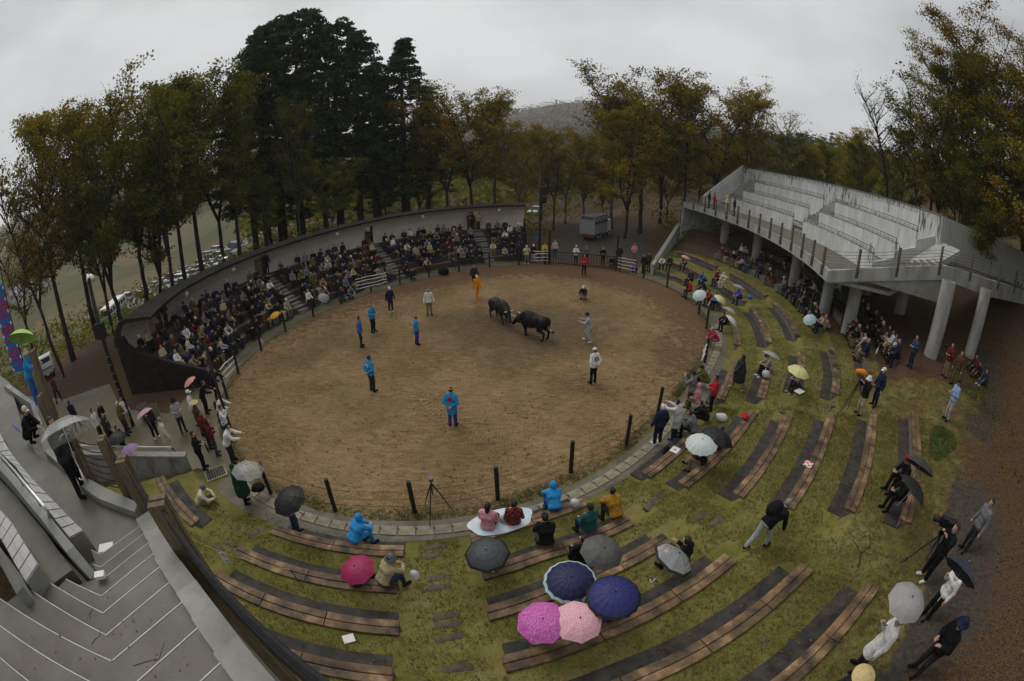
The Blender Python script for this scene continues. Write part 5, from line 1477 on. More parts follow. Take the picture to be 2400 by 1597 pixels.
P(848, 813, 'g', 'stand', 'jacket', 'blue', 'charcoal', 'handler in plain blue jacket, leftmost person standing on the sand', face=75, group=RG)
P(876, 779, 'g', 'front', 'jacket', 'happi', 'black', 'handler in blue happi with orange yellow headband, behind the leftmost handler', hat='band', hatc='yellow', face=110, group=RG)
h3_ = P(978, 808, 'g', 'stand', 'jacket', 'happi', 'indigo', 'handler in blue happi, shiny purple trousers and white headband, left of the bulls', hat='band', face=60, group=RG)
P(917, 732, 'g', 'stand', 'jacket', 'navy', 'navy', 'man in navy suit, white cap and white shoes on the far left sand', hat='cap', face=150, shoe='white', group=RG)
P(1007, 739, 'g', 'stand', 'shirt', 'white', 'khaki', 'man in white shirt, khaki trousers and headband near the far fence', hat='band', face=160, group=RG)
P(1118, 699, 'g', 'walk', 'jacket', 'orange', 'orange', 'person in bright orange rain suit walking on the far sand', hat='cap', face=165, shoe='orange', group=RG)
P(1112, 672, 'g', 'stand', 'jacket', 'charcoal', 'black', 'man in dark jacket standing just behind the orange rain suit', face=170, group=RG)
P(1367, 701, 'g', 'squat', 'jacket', 'navy', 'cream', 'man in navy jacket and white cap squatting on the far sand', hat='cap', face=200, group=RG)
P(1378, 801, 'g', 'ready', 'jacket', 'lightgrey', 'lightgrey', 'man in light grey suit leaning in with arms out to the bulls', hat='cap', hatc='charcoal', face=280, shoe='white', group=RG)
h4_ = P(1389, 899, 'g', 'back', 'jacket', 'white', 'black', 'man in white jacket with round back print and white cap, right side of sand', hat='cap', face=335, group=RG)
P(1368, 645, 'g', 'front', 'jacket', 'red', 'black', 'man in red, white and navy jacket standing before the gate', face=185, group=RG)
emblem(h1_, 'disc', M_red); emblem(h2_, 'arch', CL['white']); emblem(h3_, 'arch', CL['white']); emblem(h4_, 'ring', CL['charcoal'])
GT = 'people at the far gate'
P(1349, 620, 'g', 'fold', 'shirt', 'white', 'black', 'man in white shirt and white head wrap behind the gate', hat='beanie', face=180, group=GT)
P(1373, 616, 'g', 'stand', 'jacket', 'grey', 'charcoal', 'man in grey jacket behind the middle of the gate', face=180, group=GT)
P(1412, 622, 'g', 'front', 'jacket', 'black', 'black', 'man all in black with a pale scarf behind the gate', hair='grey', face=190, group=GT)
P(1434, 624, 'g', 'squat', 'jacket', 'black', 'black', 'man in black crouching at the right end of the gate', face=200, group=GT)
P(1450, 618, 'g', 'stand', 'jacket', 'charcoal', 'black', 'man in dark coat half hidden by the right gate post', face=200, group=GT)
P(1300, 603, 'g', 'stand', 'shirt', 'cream', 'teal', 'man in cream top, headband and green trousers left of the gate', hat='band', face=170, group=GT)
P(1276, 612, 'g', 'front', 'jacket', 'yellow', 'khaki', 'person in yellow jacket behind the white wrapped ropes', face=175, group=GT)
P(1234, 619, 'g', 'cam', 'hood', 'cream', 'grey', 'person in long cream hooded coat raising a camera by the fence', face=175, shoe='white', group=GT)
P(1250, 616, 'g', 'front', 'jacket', 'black', 'lightgrey', 'person in black jacket and pale trousers beside the cream hooded coat', hat='cap', face=175, group=GT)
P(1216, 612, 'g', 'stand', 'jacket', 'charcoal', 'black', 'dark clothed photographer left of the cream hooded coat', hat='cap', hatc='black', face=170, group=GT)
P(1485, 613, 'g', 'front', 'shirt', 'pink', 'khaki', 'bald old man in pale pink shirt right of the gate', hair=None, face=200, group=GT)
P(1487, 640, 'g', 'squat', 'jacket', 'purple', 'charcoal', 'person in violet blue jacket squatting beside the white ropes', face=230, group=GT)
P(1508, 642, 'g', 'stand', 'jacket', 'black', 'black', 'person in black with white scarf standing at the foot of the sloping wall', face=230, group=GT)
P(1519, 636, 'g', 'front', 'jacket', 'charcoal', 'charcoal', 'dark haired person in charcoal just right of the white scarf', face=230, group=GT)
LF = 'people along the left fence'
P(803, 706, 'g', 'squat', 'jacket', 'charcoal', 'sky', 'crouching person in red cap and light blue trousers by the stand fence', hat='cap', hatc='red', face=120, group=LF)
P(822, 700, 'g', 'squat', 'jacket', 'grey', 'denim', 'person in grey crouching right of the red cap', face=130, group=LF)
P(968, 655, 'g', 'squat', 'jacket', 'black', 'black', 'person in black crouching against the far fence', face=150, group=LF)
PZ = 'people on the left plaza'
P(482, 1100, 'g', 'front', 'jacket', 'black', 'black', 'man in black suit holding a folded umbrella near the drain grate', face=60, group=PZ)
P(549, 1084, 'g', 'lean', 'jacket', 'white', 'charcoal', 'person in white and black jacket leaning on the ring fence', face=70, group=PZ)
P(511, 1066, 'g', 'front', 'hood', 'maroon', 'denim', 'person in dark red hooded jacket and jeans by the fence', face=50, shoe='brown', group=PZ)
P(495, 1050, 'g', 'front', 'jacket', 'maroon', 'charcoal', 'person in maroon jacket left of the dark red hood', face=60, group=PZ)
P(478, 1020, 'g', 'stand', 'jacket', 'brown', 'black', 'person wearing a round straw hat behind the maroon jackets', hat='straw', face=60, group=PZ)
P(464, 996, 'g', 'stand', 'shirt', 'white', 'lightgrey', 'man in white shirt, dark vest and white cap below the stand end', hat='cap', face=50, group=PZ)
P(487, 968, 'g', 'lean', 'jacket', 'black', 'black', 'person in black leaning on the fence under the stand end', face=70, group=PZ)
P(512, 935, 'g', 'lean', 'jacket', 'navy', 'black', 'dark clothed person leaning forward beside the white wrapped ropes', face=90, group=PZ)
P(528, 1003, 'g', 'lean', 'shirt', 'white', 'black', 'person in white sleeves resting arms on the fence', face=80, group=PZ)
P(541, 1033, 'g', 'cam', 'shirt', 'white', 'denim', 'person holding a white camera up at the fence', face=70, group=PZ)
P(432, 1013, 'g', 'front', 'jacket', 'lightgrey', 'charcoal', 'man in light grey jacket and black hat holding a bag', hat='fedora', hatc='black', face=120, group=PZ)
P(368, 1027, 'g', 'hold', 'jacket', 'charcoal', 'black', 'person under the pale pink umbrella by the stand end wall', face=120, shoe='white', group=PZ)
P(302, 1019, 'g', 'front', 'jacket', 'olive', 'charcoal', 'white haired man in olive jacket with shoulder bag', hair='white', face=70, group=PZ)
P(258, 1018, 'g', 'front', 'jacket', 'black', 'black', 'bald man in black jacket and white shirt on the plaza', hair=None, face=80, group=PZ)
P(268, 1046, 'g', 'hold', 'jacket', 'charcoal', 'black', 'dark clothed person under the small black umbrella on the plaza', face=70, group=PZ)
P(303, 1076, 'g', 'hold', 'jacket', 'black', 'charcoal', 'person in black under the mauve umbrella behind the handrail', face=60, group=PZ)
P(243, 1034, 'g', 'stand', 'shirt', 'white', 'charcoal', 'person in white top left of the small black umbrella', face=70, group=PZ)
P(403, 1061, 'g', 'stand', 'coat', 'cream', 'cream', 'grey haired man in long cream coat by the handrail', hair='grey', face=30, group=PZ)
P(186, 1008, 'g', 'walk', 'jacket', 'black', 'black', 'person all in black walking away across the plaza', face=320, group=PZ)
P(140, 943, 'g', 'walk', 'jacket', 'maroon', 'black', 'person in maroon jacket at the back of the plaza lane', face=330, group=PZ)
P(307, 1003, 'g', 'stand', 'shirt', 'white', 'beige', 'person in white partly behind the tall black pole', face=90, group=PZ)
UW = 'people on the near walkway'
P(90, 944, 5.36, 'lean', 'jacket', 'sky', 'blue', 'person in blue work suit and beige sun hat on the walkway', hat='bucket', hatc='cream', face=60, group=UW, shoe='blue')
P(80, 1034, 5.2, 'squat', 'jacket', 'black', 'black', 'man in black jacket and white cap crouching on the walkway', hat='cap', hatc='cream', face=60, group=UW)
P(197, 1158, 5.2, 'hold', 'jacket', 'charcoal', 'black', 'man in dark clothes under the big clear umbrella on the walkway', face=70, group=UW)
# walkway and grass terrace
TW = 'people on the ring walkway'
P(470, 1180, .42, 'sit_fwd', 'jacket', 'cream', 'khaki', 'man in cream jacket and knit cap sitting on a small black stool', hat='beanie', hatc='grey', face=70, group=TW, sc=1.0)
P(579, 1179, 'g', 'hold', 'poncho', 'green', 'black', 'person in long dark green poncho under a clear umbrella', face=60, group=TW)
P(697, 1244, 'g', 'hold', 'jacket', 'beige', 'denim', 'person in beige jacket and jeans hidden under the black umbrella', face=30, group=TW)
P(830, 1268, 1, 'sit_fwd', 'hood', 'sky', 'sky', 'person in hooded sky blue rain suit on the left front bench', face=35, group=None)
BL = 'spectators on the left benches'
P(835, 1368, 2, 'sit_hold', 'jacket', 'navy', 'black', 'person in navy almost hidden by the magenta umbrella', face=10, group=BL)
P(899, 1366, 2, 'sit_fwd', 'jacket', 'beige', 'denim', 'man in beige jacket and grey bucket hat holding a plastic bag', hat='bucket', hatc='grey', face=40, group=BL)
BM = 'spectators on the front middle benches'
P(1143, 1238, 1, 'sit', 'jacket', 'pink', 'black', 'long haired woman in pink and black top on a white sheet', hair='black_long', face=15, group=BM)
P(1204, 1227, 1, 'sit_back', 'shirt', 'plaid', 'black', 'person in red and black plaid shirt on the front bench', face=-5, group=BM)
P(1300, 1193, 1, 'sit_fwd', 'hood', 'sky', 'blue', 'person in sky blue raincoat beside a white plastic bag', face=-10, group=BM)
P(1280, 1276, 2, 'sit_read', 'jacket', 'black', 'grey', 'man in shiny black leather jacket and dark cap', hat='cap', hatc='charcoal', face=-10, group=BM)
P(1381, 1242, 2, 'sit', 'jacket', 'teal', 'denim', 'man in teal jacket with grey hood and dark cap', hat='cap', hatc='charcoal', face=-25, group=BM)
P(1443, 1213, 2, 'sit_fwd', 'jacket', 'mustard', 'charcoal', 'person in mustard yellow jacket at the bench end', face=-20, group=BM)
P(1150, 1330, 2, 'sit_hold', 'jacket', 'indigo', 'navy', 'person in dark blue under the charcoal umbrella', face=0, group=BM)
P(1362, 1318, 3, 'sit_hold', 'jacket', 'black', 'black', 'person in black under the grey umbrella in the third row', face=-10, group=BM)
P(1335, 1390, 3, 'sit_hold', 'jacket', 'charcoal', 'denim', 'person hidden under the navy umbrella with pale border', face=-15, group=BM, sc=.95)
P(1430, 1445, 4, 'sit_hold', 'jacket', 'navy', 'charcoal', 'person hidden under the largest navy umbrella', face=-15, group=BM)
P(1262, 1500, 4, 'sit_hold', 'jacket', 'cream', 'charcoal', 'person under the magenta floral umbrella showing one white shoe', face=-15, shoe='white', group=BM)
P(1348, 1468, 4, 'sit_hold', 'jacket', 'lightblue', 'denim', 'person hidden under the pink checked umbrella', face=-15, group=BM)
P(1595, 1325, 4, 'sit_hold', 'jacket', 'black', 'black', 'person in black seen through the clear umbrella with black rim', face=-30, group=BM)
P(1770, 1284, 'g', 'bend', 'jacket', 'black', 'lightgrey', 'grey haired man in black jacket bending forward with a black backpack', hair='grey', face=75)
BR = 'spectators near the ring walkway corner'
P(1538, 1042, 'g', 'stand', 'jacket', 'navy', 'navy', 'blond grey haired person in navy standing on the gutter slabs', hair='white', face=-15, shoe='white', group=BR)
P(1577, 1031, 'g', 'point', 'coat', 'vinyl', 'navy', 'person in clear raincoat reaching an arm towards the ring', face=-40, shoe='indigo', group=BR)
P(1612, 956, 'g', 'cam', 'jacket', 'grey', 'brown', 'man in grey tan jacket and dark cap raising a camera', hat='cap', hatc='charcoal', face=-50, group=BR)
P(1634, 944, .35, 'sit', 'hood', 'pink', 'khaki', 'person in pale pink hooded jacket sitting by the fence', face=-60, group=BR)
P(1664, 962, 'g', 'front', 'jacket', 'red', 'black', 'person in red and dark grey jacket standing on the walkway', face=-70, group=BR)
P(1657, 896, .3, 'sit_fwd', 'coat', 'olive', 'black', 'crouching man in dark olive rain cape beside the fence post', hat='cap', hatc='charcoal', face=-60, group=BR)
P(1625, 1012, 1, 'sit_read', 'jacket', 'grey', 'black', 'person in silver grey padded jacket holding a camera', face=-50, group=BR)
P(1655, 985, 1, 'sit_fwd', 'jacket', 'black', 'black', 'photographer in black bent over camera gear', face=-55, group=BR)
P(1646, 1087, 2, 'sit_cross', 'jacket', 'black', 'khaki', 'person in black with khaki trousers under the white umbrella', face=-55, group=BR)
P(1683, 1052, 2, 'sit_hold', 'jacket', 'maroon', 'maroon', 'person in dark red under the black umbrella behind the white one', face=-50, group=BR)
P(1728, 914, 'g', 'walk', 'poncho', 'charcoal', 'khaki', 'person in long charcoal hooded poncho walking on the grass', face=-60, shoe='beige')
P(1803, 868, 2, 'sit_read', 'jacket', 'check', 'black', 'person in checked shirt and white trainers under a clear umbrella', hat='cap', hatc='black', face=-75, shoe='white')
P(1876, 905, 3, 'sit_read', 'hood', 'grey', 'charcoal', 'person in grey hooded top sitting on a white board under the yellow umbrella', face=-75, shoe='beige')
P(2011, 971, 'g', 'cam', 'jacket', 'black', 'beige', 'photographer in white sun hat and beige trousers behind an orange covered camera', hat='bucket', face=-80)
P(2046, 952, 'g', 'stand', 'jacket', 'navy', 'navy', 'man in navy jacket and white cap behind the photographer', hat='cap', face=-80)
P(2216, 984.5, 'g', 'front', 'shirt', 'lightblue', 'lightgrey', 'man in light blue shirt and grey trousers on the upper path', hat='cap', hatc='charcoal', face=-70)
P(2118, 1128, 6, 'sit_read', 'jacket', 'black', 'black', 'person in black holding a red and white programme, top right bench', face=-70, hat='beanie', hatc='red')
P(2112, 1170, 6, 'sit_read', 'jacket', 'black', 'black', 'person in black reading a yellow sheet under a black umbrella', face=-70)
UP = 'people on the upper path'
P(2003, 1567, 'g', 'hold', 'coat', 'white', 'charcoal', 'person in long white raincoat under the silver grey umbrella', face=-55, group=UP)
P(2165, 1447, 'g', 'hold', 'shirt', 'white', 'black', 'man in white shirt with a black shoulder strap under navy umbrella', face=-70, group=UP)
P(2140, 1576, 'g', 'front', 'jacket', 'black', 'charcoal', 'man in black jacket and navy hat at the lower right corner', hat='fedora', hatc='navy', face=-70, group=UP)
P(2160, 1356, 'g', 'cam', 'jacket', 'black', 'black', 'cameraman in black with white shoes and a large video camera', face=-70, shoe='white', group=UP)
P(2255, 1290, 'g', 'stand', 'jacket', 'grey', 'charcoal', 'dark haired man in grey jacket behind the video cameraman', face=-70, group=UP)
x_, y_ = G(2042, 1575, 4.55)
person((x_, y_, zg(x_, y_)), math.radians(60), 'stand', 'jacket', 'charcoal', 'charcoal', 'black', 'straw', 'white', 'person under a wide conical straw hat at the bottom edge', UP)
P(2212, 884, 'g', 'front', 'jacket', 'maroon', 'khaki', 'woman in dark red jacket standing under the right columns', face=-80)
P(2232, 904, 'g', 'stand', 'jacket', 'brown', 'olive', 'person in brown beside the woman in dark red', face=-90)
P(2290, 886, 'g', 'ground', 'jacket', 'black', 'brown', 'person in black sitting at the edge of the upper path', face=-80)
P(2305, 905, 'g', 'ground', 'jacket', 'navy', 'denim', 'person in navy with white shoes sitting at the upper path edge', face=-80, shoe='white')
P(2283, 868, 'g', 'ground', 'jacket', 'maroon', 'charcoal', 'person in maroon sitting behind the pair on the upper path', face=-80)
TR = 'spectators on the right hand terrace'
P(1680, 800, .35, 'sit_fwd', 'jacket', 'magenta', 'khaki', 'person in magenta jacket and pale cap crouching by the ring walkway', hat='cap', hatc='beige', face=-85, group=TR)
P(1705, 762, 1, 'sit_fwd', 'jacket', 'black', 'black', 'person in black under two white umbrellas by the walkway', face=-85, group=TR)
P(1617, 684, 1, 'sit', 'jacket', 'red', 'brown', 'man in red vest left of the white umbrella', face=-110, group=TR)
P(1650, 700, 1, 'sit_read', 'jacket', 'grey', 'charcoal', 'person in grey just right of the white umbrella', face=-110, group=TR)
P(1668, 704, 1, 'sit_fwd', 'jacket', 'red', 'black', 'person in red and blue under the pale yellow umbrella', face=-100, group=TR)
P(1682, 712, 1, 'sit_read', 'jacket', 'sky', 'black', 'person in turquoise jacket in front of the pale yellow umbrella', face=-100, group=TR)
P(1620, 659, 2, 'sit', 'jacket', 'charcoal', 'black', 'person in charcoal behind the man in red vest', face=-110, group=TR)
P(1652, 660, 2, 'sit_fwd', 'jacket', 'blue', 'black', 'person in royal blue raincoat in the second row', face=-110, group=TR)
P(1651, 678, 2, 'sit_fwd', 'hood', 'navy', 'navy', 'person in navy hood below the royal blue raincoat', face=-110, group=TR)
P(1683, 658, 3, 'sit', 'jacket', 'maroon', 'charcoal', 'person in maroon jacket beside the cream raincoat', face=-110, group=TR)
P(1699, 664, 3, 'sit_read', 'hood', 'cream', 'cream', 'person in cream raincoat under a clear umbrella', face=-110, group=TR)
P(1736, 700, 3, 'sit_fwd', 'hood', 'purple', 'navy', 'person in violet raincoat with a blue bag', face=-100, group=TR)
P(1555, 620, 2, 'sit_fwd', 'shirt', 'white', 'black', 'person in white jacket at the far end beside the sloping wall', face=-140, group=TR)
P(1570, 622, 2, 'sit', 'jacket', 'charcoal', 'black', 'dark clothed person right of the far white jacket', face=-140, group=TR)
P(1606, 620, 3, 'sit_fwd', 'jacket', 'grey', 'charcoal', 'person in grey under the small salmon umbrella', face=-130, group=TR)
P(2072, 815, 'g', 'ground', 'jacket', 'cream', 'black', 'woman in cream cardigan sitting on a yellow mat', face=-90, hair='grey')
P(2098, 838, 'g', 'ground', 'jacket', 'black', 'black', 'man in black and dark hat sitting left of a standing man', face=-85, hat='cap', hatc='charcoal')
P(2131, 862, 'g', 'front', 'jacket', 'denim', 'navy', 'man in blue jacket standing at the edge of the column crowd', face=-80)
P(2002, 782, 'g', 'ground', 'jacket', 'black', 'beige', 'person stretching beige legs beside the round column', face=-100)
P(2028, 795, 'g', 'ground', 'jacket', 'black', 'black', 'person in black with a white bag beside the column', face=-95)
P(1940, 768, 4, 'sit_fwd', 'hood', 'pink', 'beige', 'person in dusty pink hood on the bench end before the column', face=-90)
# deck spectators on the concrete grandstand
for i, (px, py, tc, bc, hat, lb) in enumerate([(1665, 497, 'cream', 'cream', 'bucket', 'person in cream with sun hat on the grandstand deck'), (1686, 503, 'charcoal', 'black', None, 'man in dark clothes next to the cream one on the deck'),
        (1632, 488, 'red', 'black', None, 'person in red jacket at the far end of the deck'), (1609, 484, 'black', 'black', None, 'person in black at the far corner of the deck')]):
    d = ray(px, py); t = (DECK + .01 - CAM_H) / d[2]; x, y = d[0] * t, d[1] * t
    ph = math.hypot(x - GC[0], y - GC[1]); k = max(1.0, (R0 + .9) / ph) if ph < R0 + .9 else 1
    a = math.atan2(y - GC[1], x - GC[0]); x, y = GC[0] + max(ph, R0 + .8) * math.cos(a), GC[1] + max(ph, R0 + .8) * math.sin(a)
    person((x, y, DECK + .005), math.radians(70), 'front', 'jacket', tc, bc, 'black', hat, 'cream', lb, 'people on the concrete deck')

# ---------------------------------------------------------------- umbrellas in place
um(578, 1090, 2.05, 'clear', 'clear vinyl umbrella over the dark green poncho', .55, tilt=(.15, .1))
um(668, 1163, 1.95, 'black', 'black umbrella open beside the ring fence near the drain', .55, tilt=(-.2, -.25))
um(830, 1326, 2.1, 'magenta', 'deep magenta umbrella on the left benches', .44, tilt=(-.15, -.1))
um(1139, 1288, 2.15, 'charcoal', 'charcoal umbrella with black rim and pale hooked handle', .52, rimc='black', tilt=(-.1, -.1))
um(1417, 1284, 2.55, 'grey', 'plain grey umbrella in the third bench row', .49, tilt=(.15, -.15))
um(1339, 1352, 2.7, 'navy', 'navy umbrella with a pale blue border and sixteen ribs', .54, 16, rimc='paleblue', tilt=(0, -.1))
um(1443, 1387, 3.1, 'bignavy', 'largest navy umbrella with a dark rim', .53, 16, rimc='black', tilt=(0, -.05))
um(1272, 1450, 2.95, 'floral', 'magenta umbrella with a white floral print', .47, tilt=(-.05, -.1))
um(1360, 1448, 2.95, 'pinkcheck', 'pale pink checked umbrella next to the floral one', .46, tilt=(.12, -.1))
um(1592, 1297, 3.05, 'clear', 'clear umbrella with a black rim at the bench end', .5, tilt=(.5, .1), rimc='black')
um(1647, 1030, 2.2, 'white', 'white sixteen rib umbrella by the ring walkway corner', .53, 16, tilt=(-.1, -.1))
um(1692, 1012, 2.2, 'black', 'black umbrella behind the white one', .60, tilt=(.35, .0))
um(1812, 826, 2.2, 'clear', 'clear umbrella above the checked shirt', .55, tilt=(.45, .25))
um(1876, 862, 2.55, 'yellow', 'pale yellow umbrella on the right hand benches', .56, tilt=(.1, -.1))
um(2164, 1078, 4.1, 'olive', 'dark olive umbrella, farther of two on the top bench', .58, tilt=(.6, .25))
um(2152, 1133, 4.05, 'black', 'black umbrella with white trim, nearer of two on the top bench', .58, tilt=(.55, -.1))
um(2138, 1399, 5.0, 'silver', 'silver grey umbrella held by the white raincoat', .43, tilt=(-.1, -.1))
um(2267, 1322, 5.3, 'darknavy', 'dark navy umbrella seen edge on above the white shirt', .5, tilt=(.9, .2))
um(141, 985, 7.35, 'clear', 'large clear umbrella leaning over the near walkway', .62, tilt=(-.55, .35))
um(333, 962, 1.95, 'pink', 'pale pink umbrella before the stand end wall', .5, tilt=(-.5, .1))
um(272, 1016, 2.0, 'black', 'small black umbrella on the plaza', .5, tilt=(.1, .1))
um(298, 1044, 1.95, 'purple', 'mauve umbrella behind the white handrail', .5, tilt=(-.2, .1))
um(1638, 688, 1.6, 'white', 'round white umbrella tilted toward the fence', .5, tilt=(-.6, -.5))
um(1692, 697, 1.75, 'yellow', 'pale yellow umbrella above a turquoise jacket', .5, tilt=(.4, -.3))
um(1713, 722, 1.9, 'clear', 'clear umbrella, upper of two beside the walkway', .5, tilt=(.4, .1))
um(1720, 748, 1.6, 'white', 'white umbrella, lower of two beside the walkway', .5, tilt=(.8, -.2))
um(1700, 645, 2.6, 'clear', 'clear umbrella over the cream raincoat', .5, tilt=(.4, .2))
um(1733, 668, 2.5, 'clear', 'clear umbrella over the violet raincoat', .5, tilt=(.3, .2))
um(1609, 600, 2.5, 'salmon', 'small salmon pink umbrella on the far terrace', .45, tilt=(.3, 0))
um(1897, 745, 2.4, 'paleblue', 'pale blue umbrella on the bench before the column', .45, tilt=(-.7, -.3))
um(440, 890, 1.7, 'salmon', 'salmon umbrella at the front corner of the covered stand', .4, tilt=(-.4, -.2))
um(641, 735, 1.3, 'orange', 'small orange yellow umbrella on the stand front bench', .4, tilt=(-.2, -.3))
um(760, 695, 1.3, 'clear', 'clear umbrella leaning on the stand front bench', .42, tilt=(.7, -.5))
um(52, 775, 7.6, 'lime', 'lime green umbrella beside the banner', .6, tilt=(-.3, .6))
# ---------------------------------------------------------------- crowd in the covered stand
TOPS = ['black'] * 16 + ['charcoal'] * 10 + ['navy'] * 8 + ['grey'] * 5 + ['brown'] * 5 + ['olive'] * 2 + ['lightgrey', 'beige', 'beige', 'cream', 'white', 'white', 'lightblue', 'maroon', 'maroon', 'khaki', 'khaki']
BOTS = ['black', 'charcoal', 'charcoal', 'navy', 'denim', 'khaki', 'brown', 'grey', 'beige']
SEC = ['near end section before the first doorway', 'section between first and second doorways', 'long section between second and third doorways', 'section between third and fourth doorways', 'far end section']
RWN = ['front row', 'second row', 'third row', 'fourth row', 'fifth row', 'back row']
_used = {}
def crowd_label(opts, where):
    for _ in range(60):
        t, b, hat = opts()
        hw = {'cap': 'pale cap', 'dcap': 'dark cap', None: 'bareheaded', 'grey': 'grey hair'}[hat]
        l = f"{hw} person, {CNAME.get(t, t)} top, {CNAME.get(b, b)} trousers, {where}"
        if l not in _used: break
    _used[l] = 1
    return t, b, hat, l
def opts(): return rng.choice(TOPS), rng.choice(BOTS), rng.choice([None, None, None, 'cap', 'dcap', 'grey'])
def sit_crowd(x, y, z, rz, where, group, kinds=('sit', 'sit_fwd', 'sit_read', 'sit_cross', 'sit_back')):
    t, b, hat, l = crowd_label(opts, where)
    k = rng.choice(kinds)
    if hat in ('cap', 'dcap'): key = (k if (k, True, False) in CROWD else 'sit', True, False)
    else: key = (k, False, (k, False, True) in CROWD)
    hc = {'cap': CL['cream'], 'dcap': CL['charcoal'], None: HAIRC['black'], 'grey': HAIRC['grey']}[hat]
    o = crowd(key, (x, y, z), rz + rng.uniform(-.4, .4), t, b, hc, l, group, rng.uniform(.92, 1.05)); o.rotation_euler[0] = rng.uniform(-.08, .12); o.rotation_euler[1] = rng.uniform(-.08, .08); return o
spots = []
for i in range(NROW):
    d = seat_d(i) - .22
    ph = ST_A + 1.4
    while ph < ST_B - 1:
        sec = sum(1 for c, w in DOORS if ph > c)
        aisle = any(abs(ph - c) < w + .7 for c, w in DOORS[1:]) or (abs(ph - DOORS[0][0]) < DOORS[0][1] and i >= 4)
        x, y = FP(ph, d)
        if not aisle and rng.random() < (.74, .84, .84, .84, .86, .86)[i]: spots.append((math.hypot(x, y), x, y, ph, i, sec))
        x2, y2 = FP(ph + .5, d); s = math.dist((x, y), (x2, y2)) / .5
        ph += rng.uniform(.55, .88) / s
spots.sort()
rest = []
for n_, (D_, x, y, ph, i, sec) in enumerate(spots):
    nx, ny = FN(ph); rz = face_to(x, y, x - nx, y - ny)
    if n_ < 120: sit_crowd(x, y, seat_z(i) + .005, rz, f'{RWN[i]} of covered stand, {["near end", "left part", "middle part", "right part", "far end"][sec]}', 'crowd in the covered stand')
    else: rest.append((x, y, seat_z(i) + .005, rz + rng.uniform(-.4, .4)))
# the farther rows blur into one mass of people
cm = [CL['black'], CL['charcoal'], CL['navy'], CL['grey'], CL['brown'], CL['beige'], CL['cream'], CL['white'], CL['maroon'], CL['khaki'], SKIN[0], HAIRC['black'], CL['denim']]
keys = list(CROWD.keys()); VV, QQ, MM = [], [], []; off = 0
for x, y, z, rz in rest:
    me = CROWD[rng.choice(keys)]
    n = len(me.vertices); co = np.empty(n * 3, dtype=np.float32); me.vertices.foreach_get('co', co); co = co.reshape(-1, 3)
    c, s = math.cos(rz), math.sin(rz); VV.append(np.c_[co[:, 0] * c - co[:, 1] * s + x, co[:, 0] * s + co[:, 1] * c + y, co[:, 2] + z])
    mi = np.empty(len(me.polygons), dtype=np.int32); me.polygons.foreach_get('material_index', mi)
    tot = np.empty(len(me.polygons), dtype=np.int32); me.polygons.foreach_get('loop_total', tot); lv = np.empty(tot.sum(), dtype=np.int32); me.loops.foreach_get('vertex_index', lv)
    st = np.concatenate([[0], np.cumsum(tot)[:-1]]); q4 = tot == 4
    Q = np.stack([lv[st[q4] + k] for k in range(4)], 1); mi = mi[q4]
    t = rng.choice([0] * 7 + [1] * 5 + [2] * 4 + [3, 3, 4, 4, 5, 6, 7, 8, 9]); b = rng.choice([0, 1, 2, 12, 9, 1])
    lut = np.array([10, t, b, 0, rng.choice([11, 11, 11, 6, 1])]); QQ.append(Q + off); MM.append(lut[mi]); off += n
me = arr_mesh('crowd', np.concatenate(VV), np.concatenate(QQ), np.concatenate(MM))
tag(mobj('crowd', me, cm), 'mass of seated spectators filling the far part of the covered stand', 'crowd', kind='stuff')
for j, (ph, tc, bc, key, lb) in enumerate([(354.6, 'black', 'black', ('stand', False, False), 'person in black standing at left in the far doorway'), (356.2, 'beige', 'charcoal', ('front', True, False), 'person in beige and pale cap standing in the far doorway'), (353.8, 'maroon', 'black', ('fold', False, False), 'person in maroon standing left of the far doorway'), (282.4, 'black', 'black', ('stand', False, False), 'dark figure standing in the second doorway of the covered stand'), (253.4, 'charcoal', 'navy', ('stand', False, False), 'person in charcoal standing by the first doorway')]):
    x, y = FP(ph, 5.9); nx, ny = FN(ph); crowd(key, (x, y, 2.32), face_to(x, y, x - nx, y - ny), tc, bc, CL['cream'] if key[1] else HAIRC['black'], lb, 'people standing in the stand doorways', meshes=CROWD_ST)
# crowd sheltering under the concrete deck
def deck_row(k, a, b, dens, off=0.0, zoff=0.0, dd=0.0):
    ph = a
    while ph < b:
        d = (rowd(ph, k) if k < 6 else rowd(ph, 5) + 1.6) + dd; x, y = FP(ph, d); z = ROW_Z[k] if k < 6 else 3.1
        nx, ny = FN(ph)
        if rng.random() < dens:
            w = 'far half' if ph < 75 else 'near half'
            sit_crowd(x, y, z + .02 + zoff, face_to(x, y, x - nx, y - ny), f'{["front", "middle", "back"][k - 3]} row under concrete deck, {w}', 'crowd under the concrete deck')
        ph += rng.uniform(.65, 1.0) / 27.0 * 57.3 * .98
deck_row(3, 52, 94, .88); deck_row(4, 54, 110, .8); deck_row(5, 60, 111, .6)
# their concrete seats
M_dk = M_block
for k, (a, b) in ((3, (50, 94)), (4, (52, 106)), (5, (56, 110))):
    mb = MB(); A = []
    for ph in fr(a, b, 1.5):
        d = rowd(ph, k); p, q = FP(ph, d - .2), FP(ph, d + .22); z = ROW_Z[k]
        A.append([(p[0], p[1], z), (q[0], q[1], z), (q[0], q[1], z - .6), (p[0], p[1], z - .6)])
    mb.sweep(A); o = mb.build('concrete_seat_row', M_dk); tag(o, f'low grey concrete seat row under the deck, {["nearest the ring", "middle of three", "highest of three"][k - 3]}', 'seat row', 'seat rows under the deck')

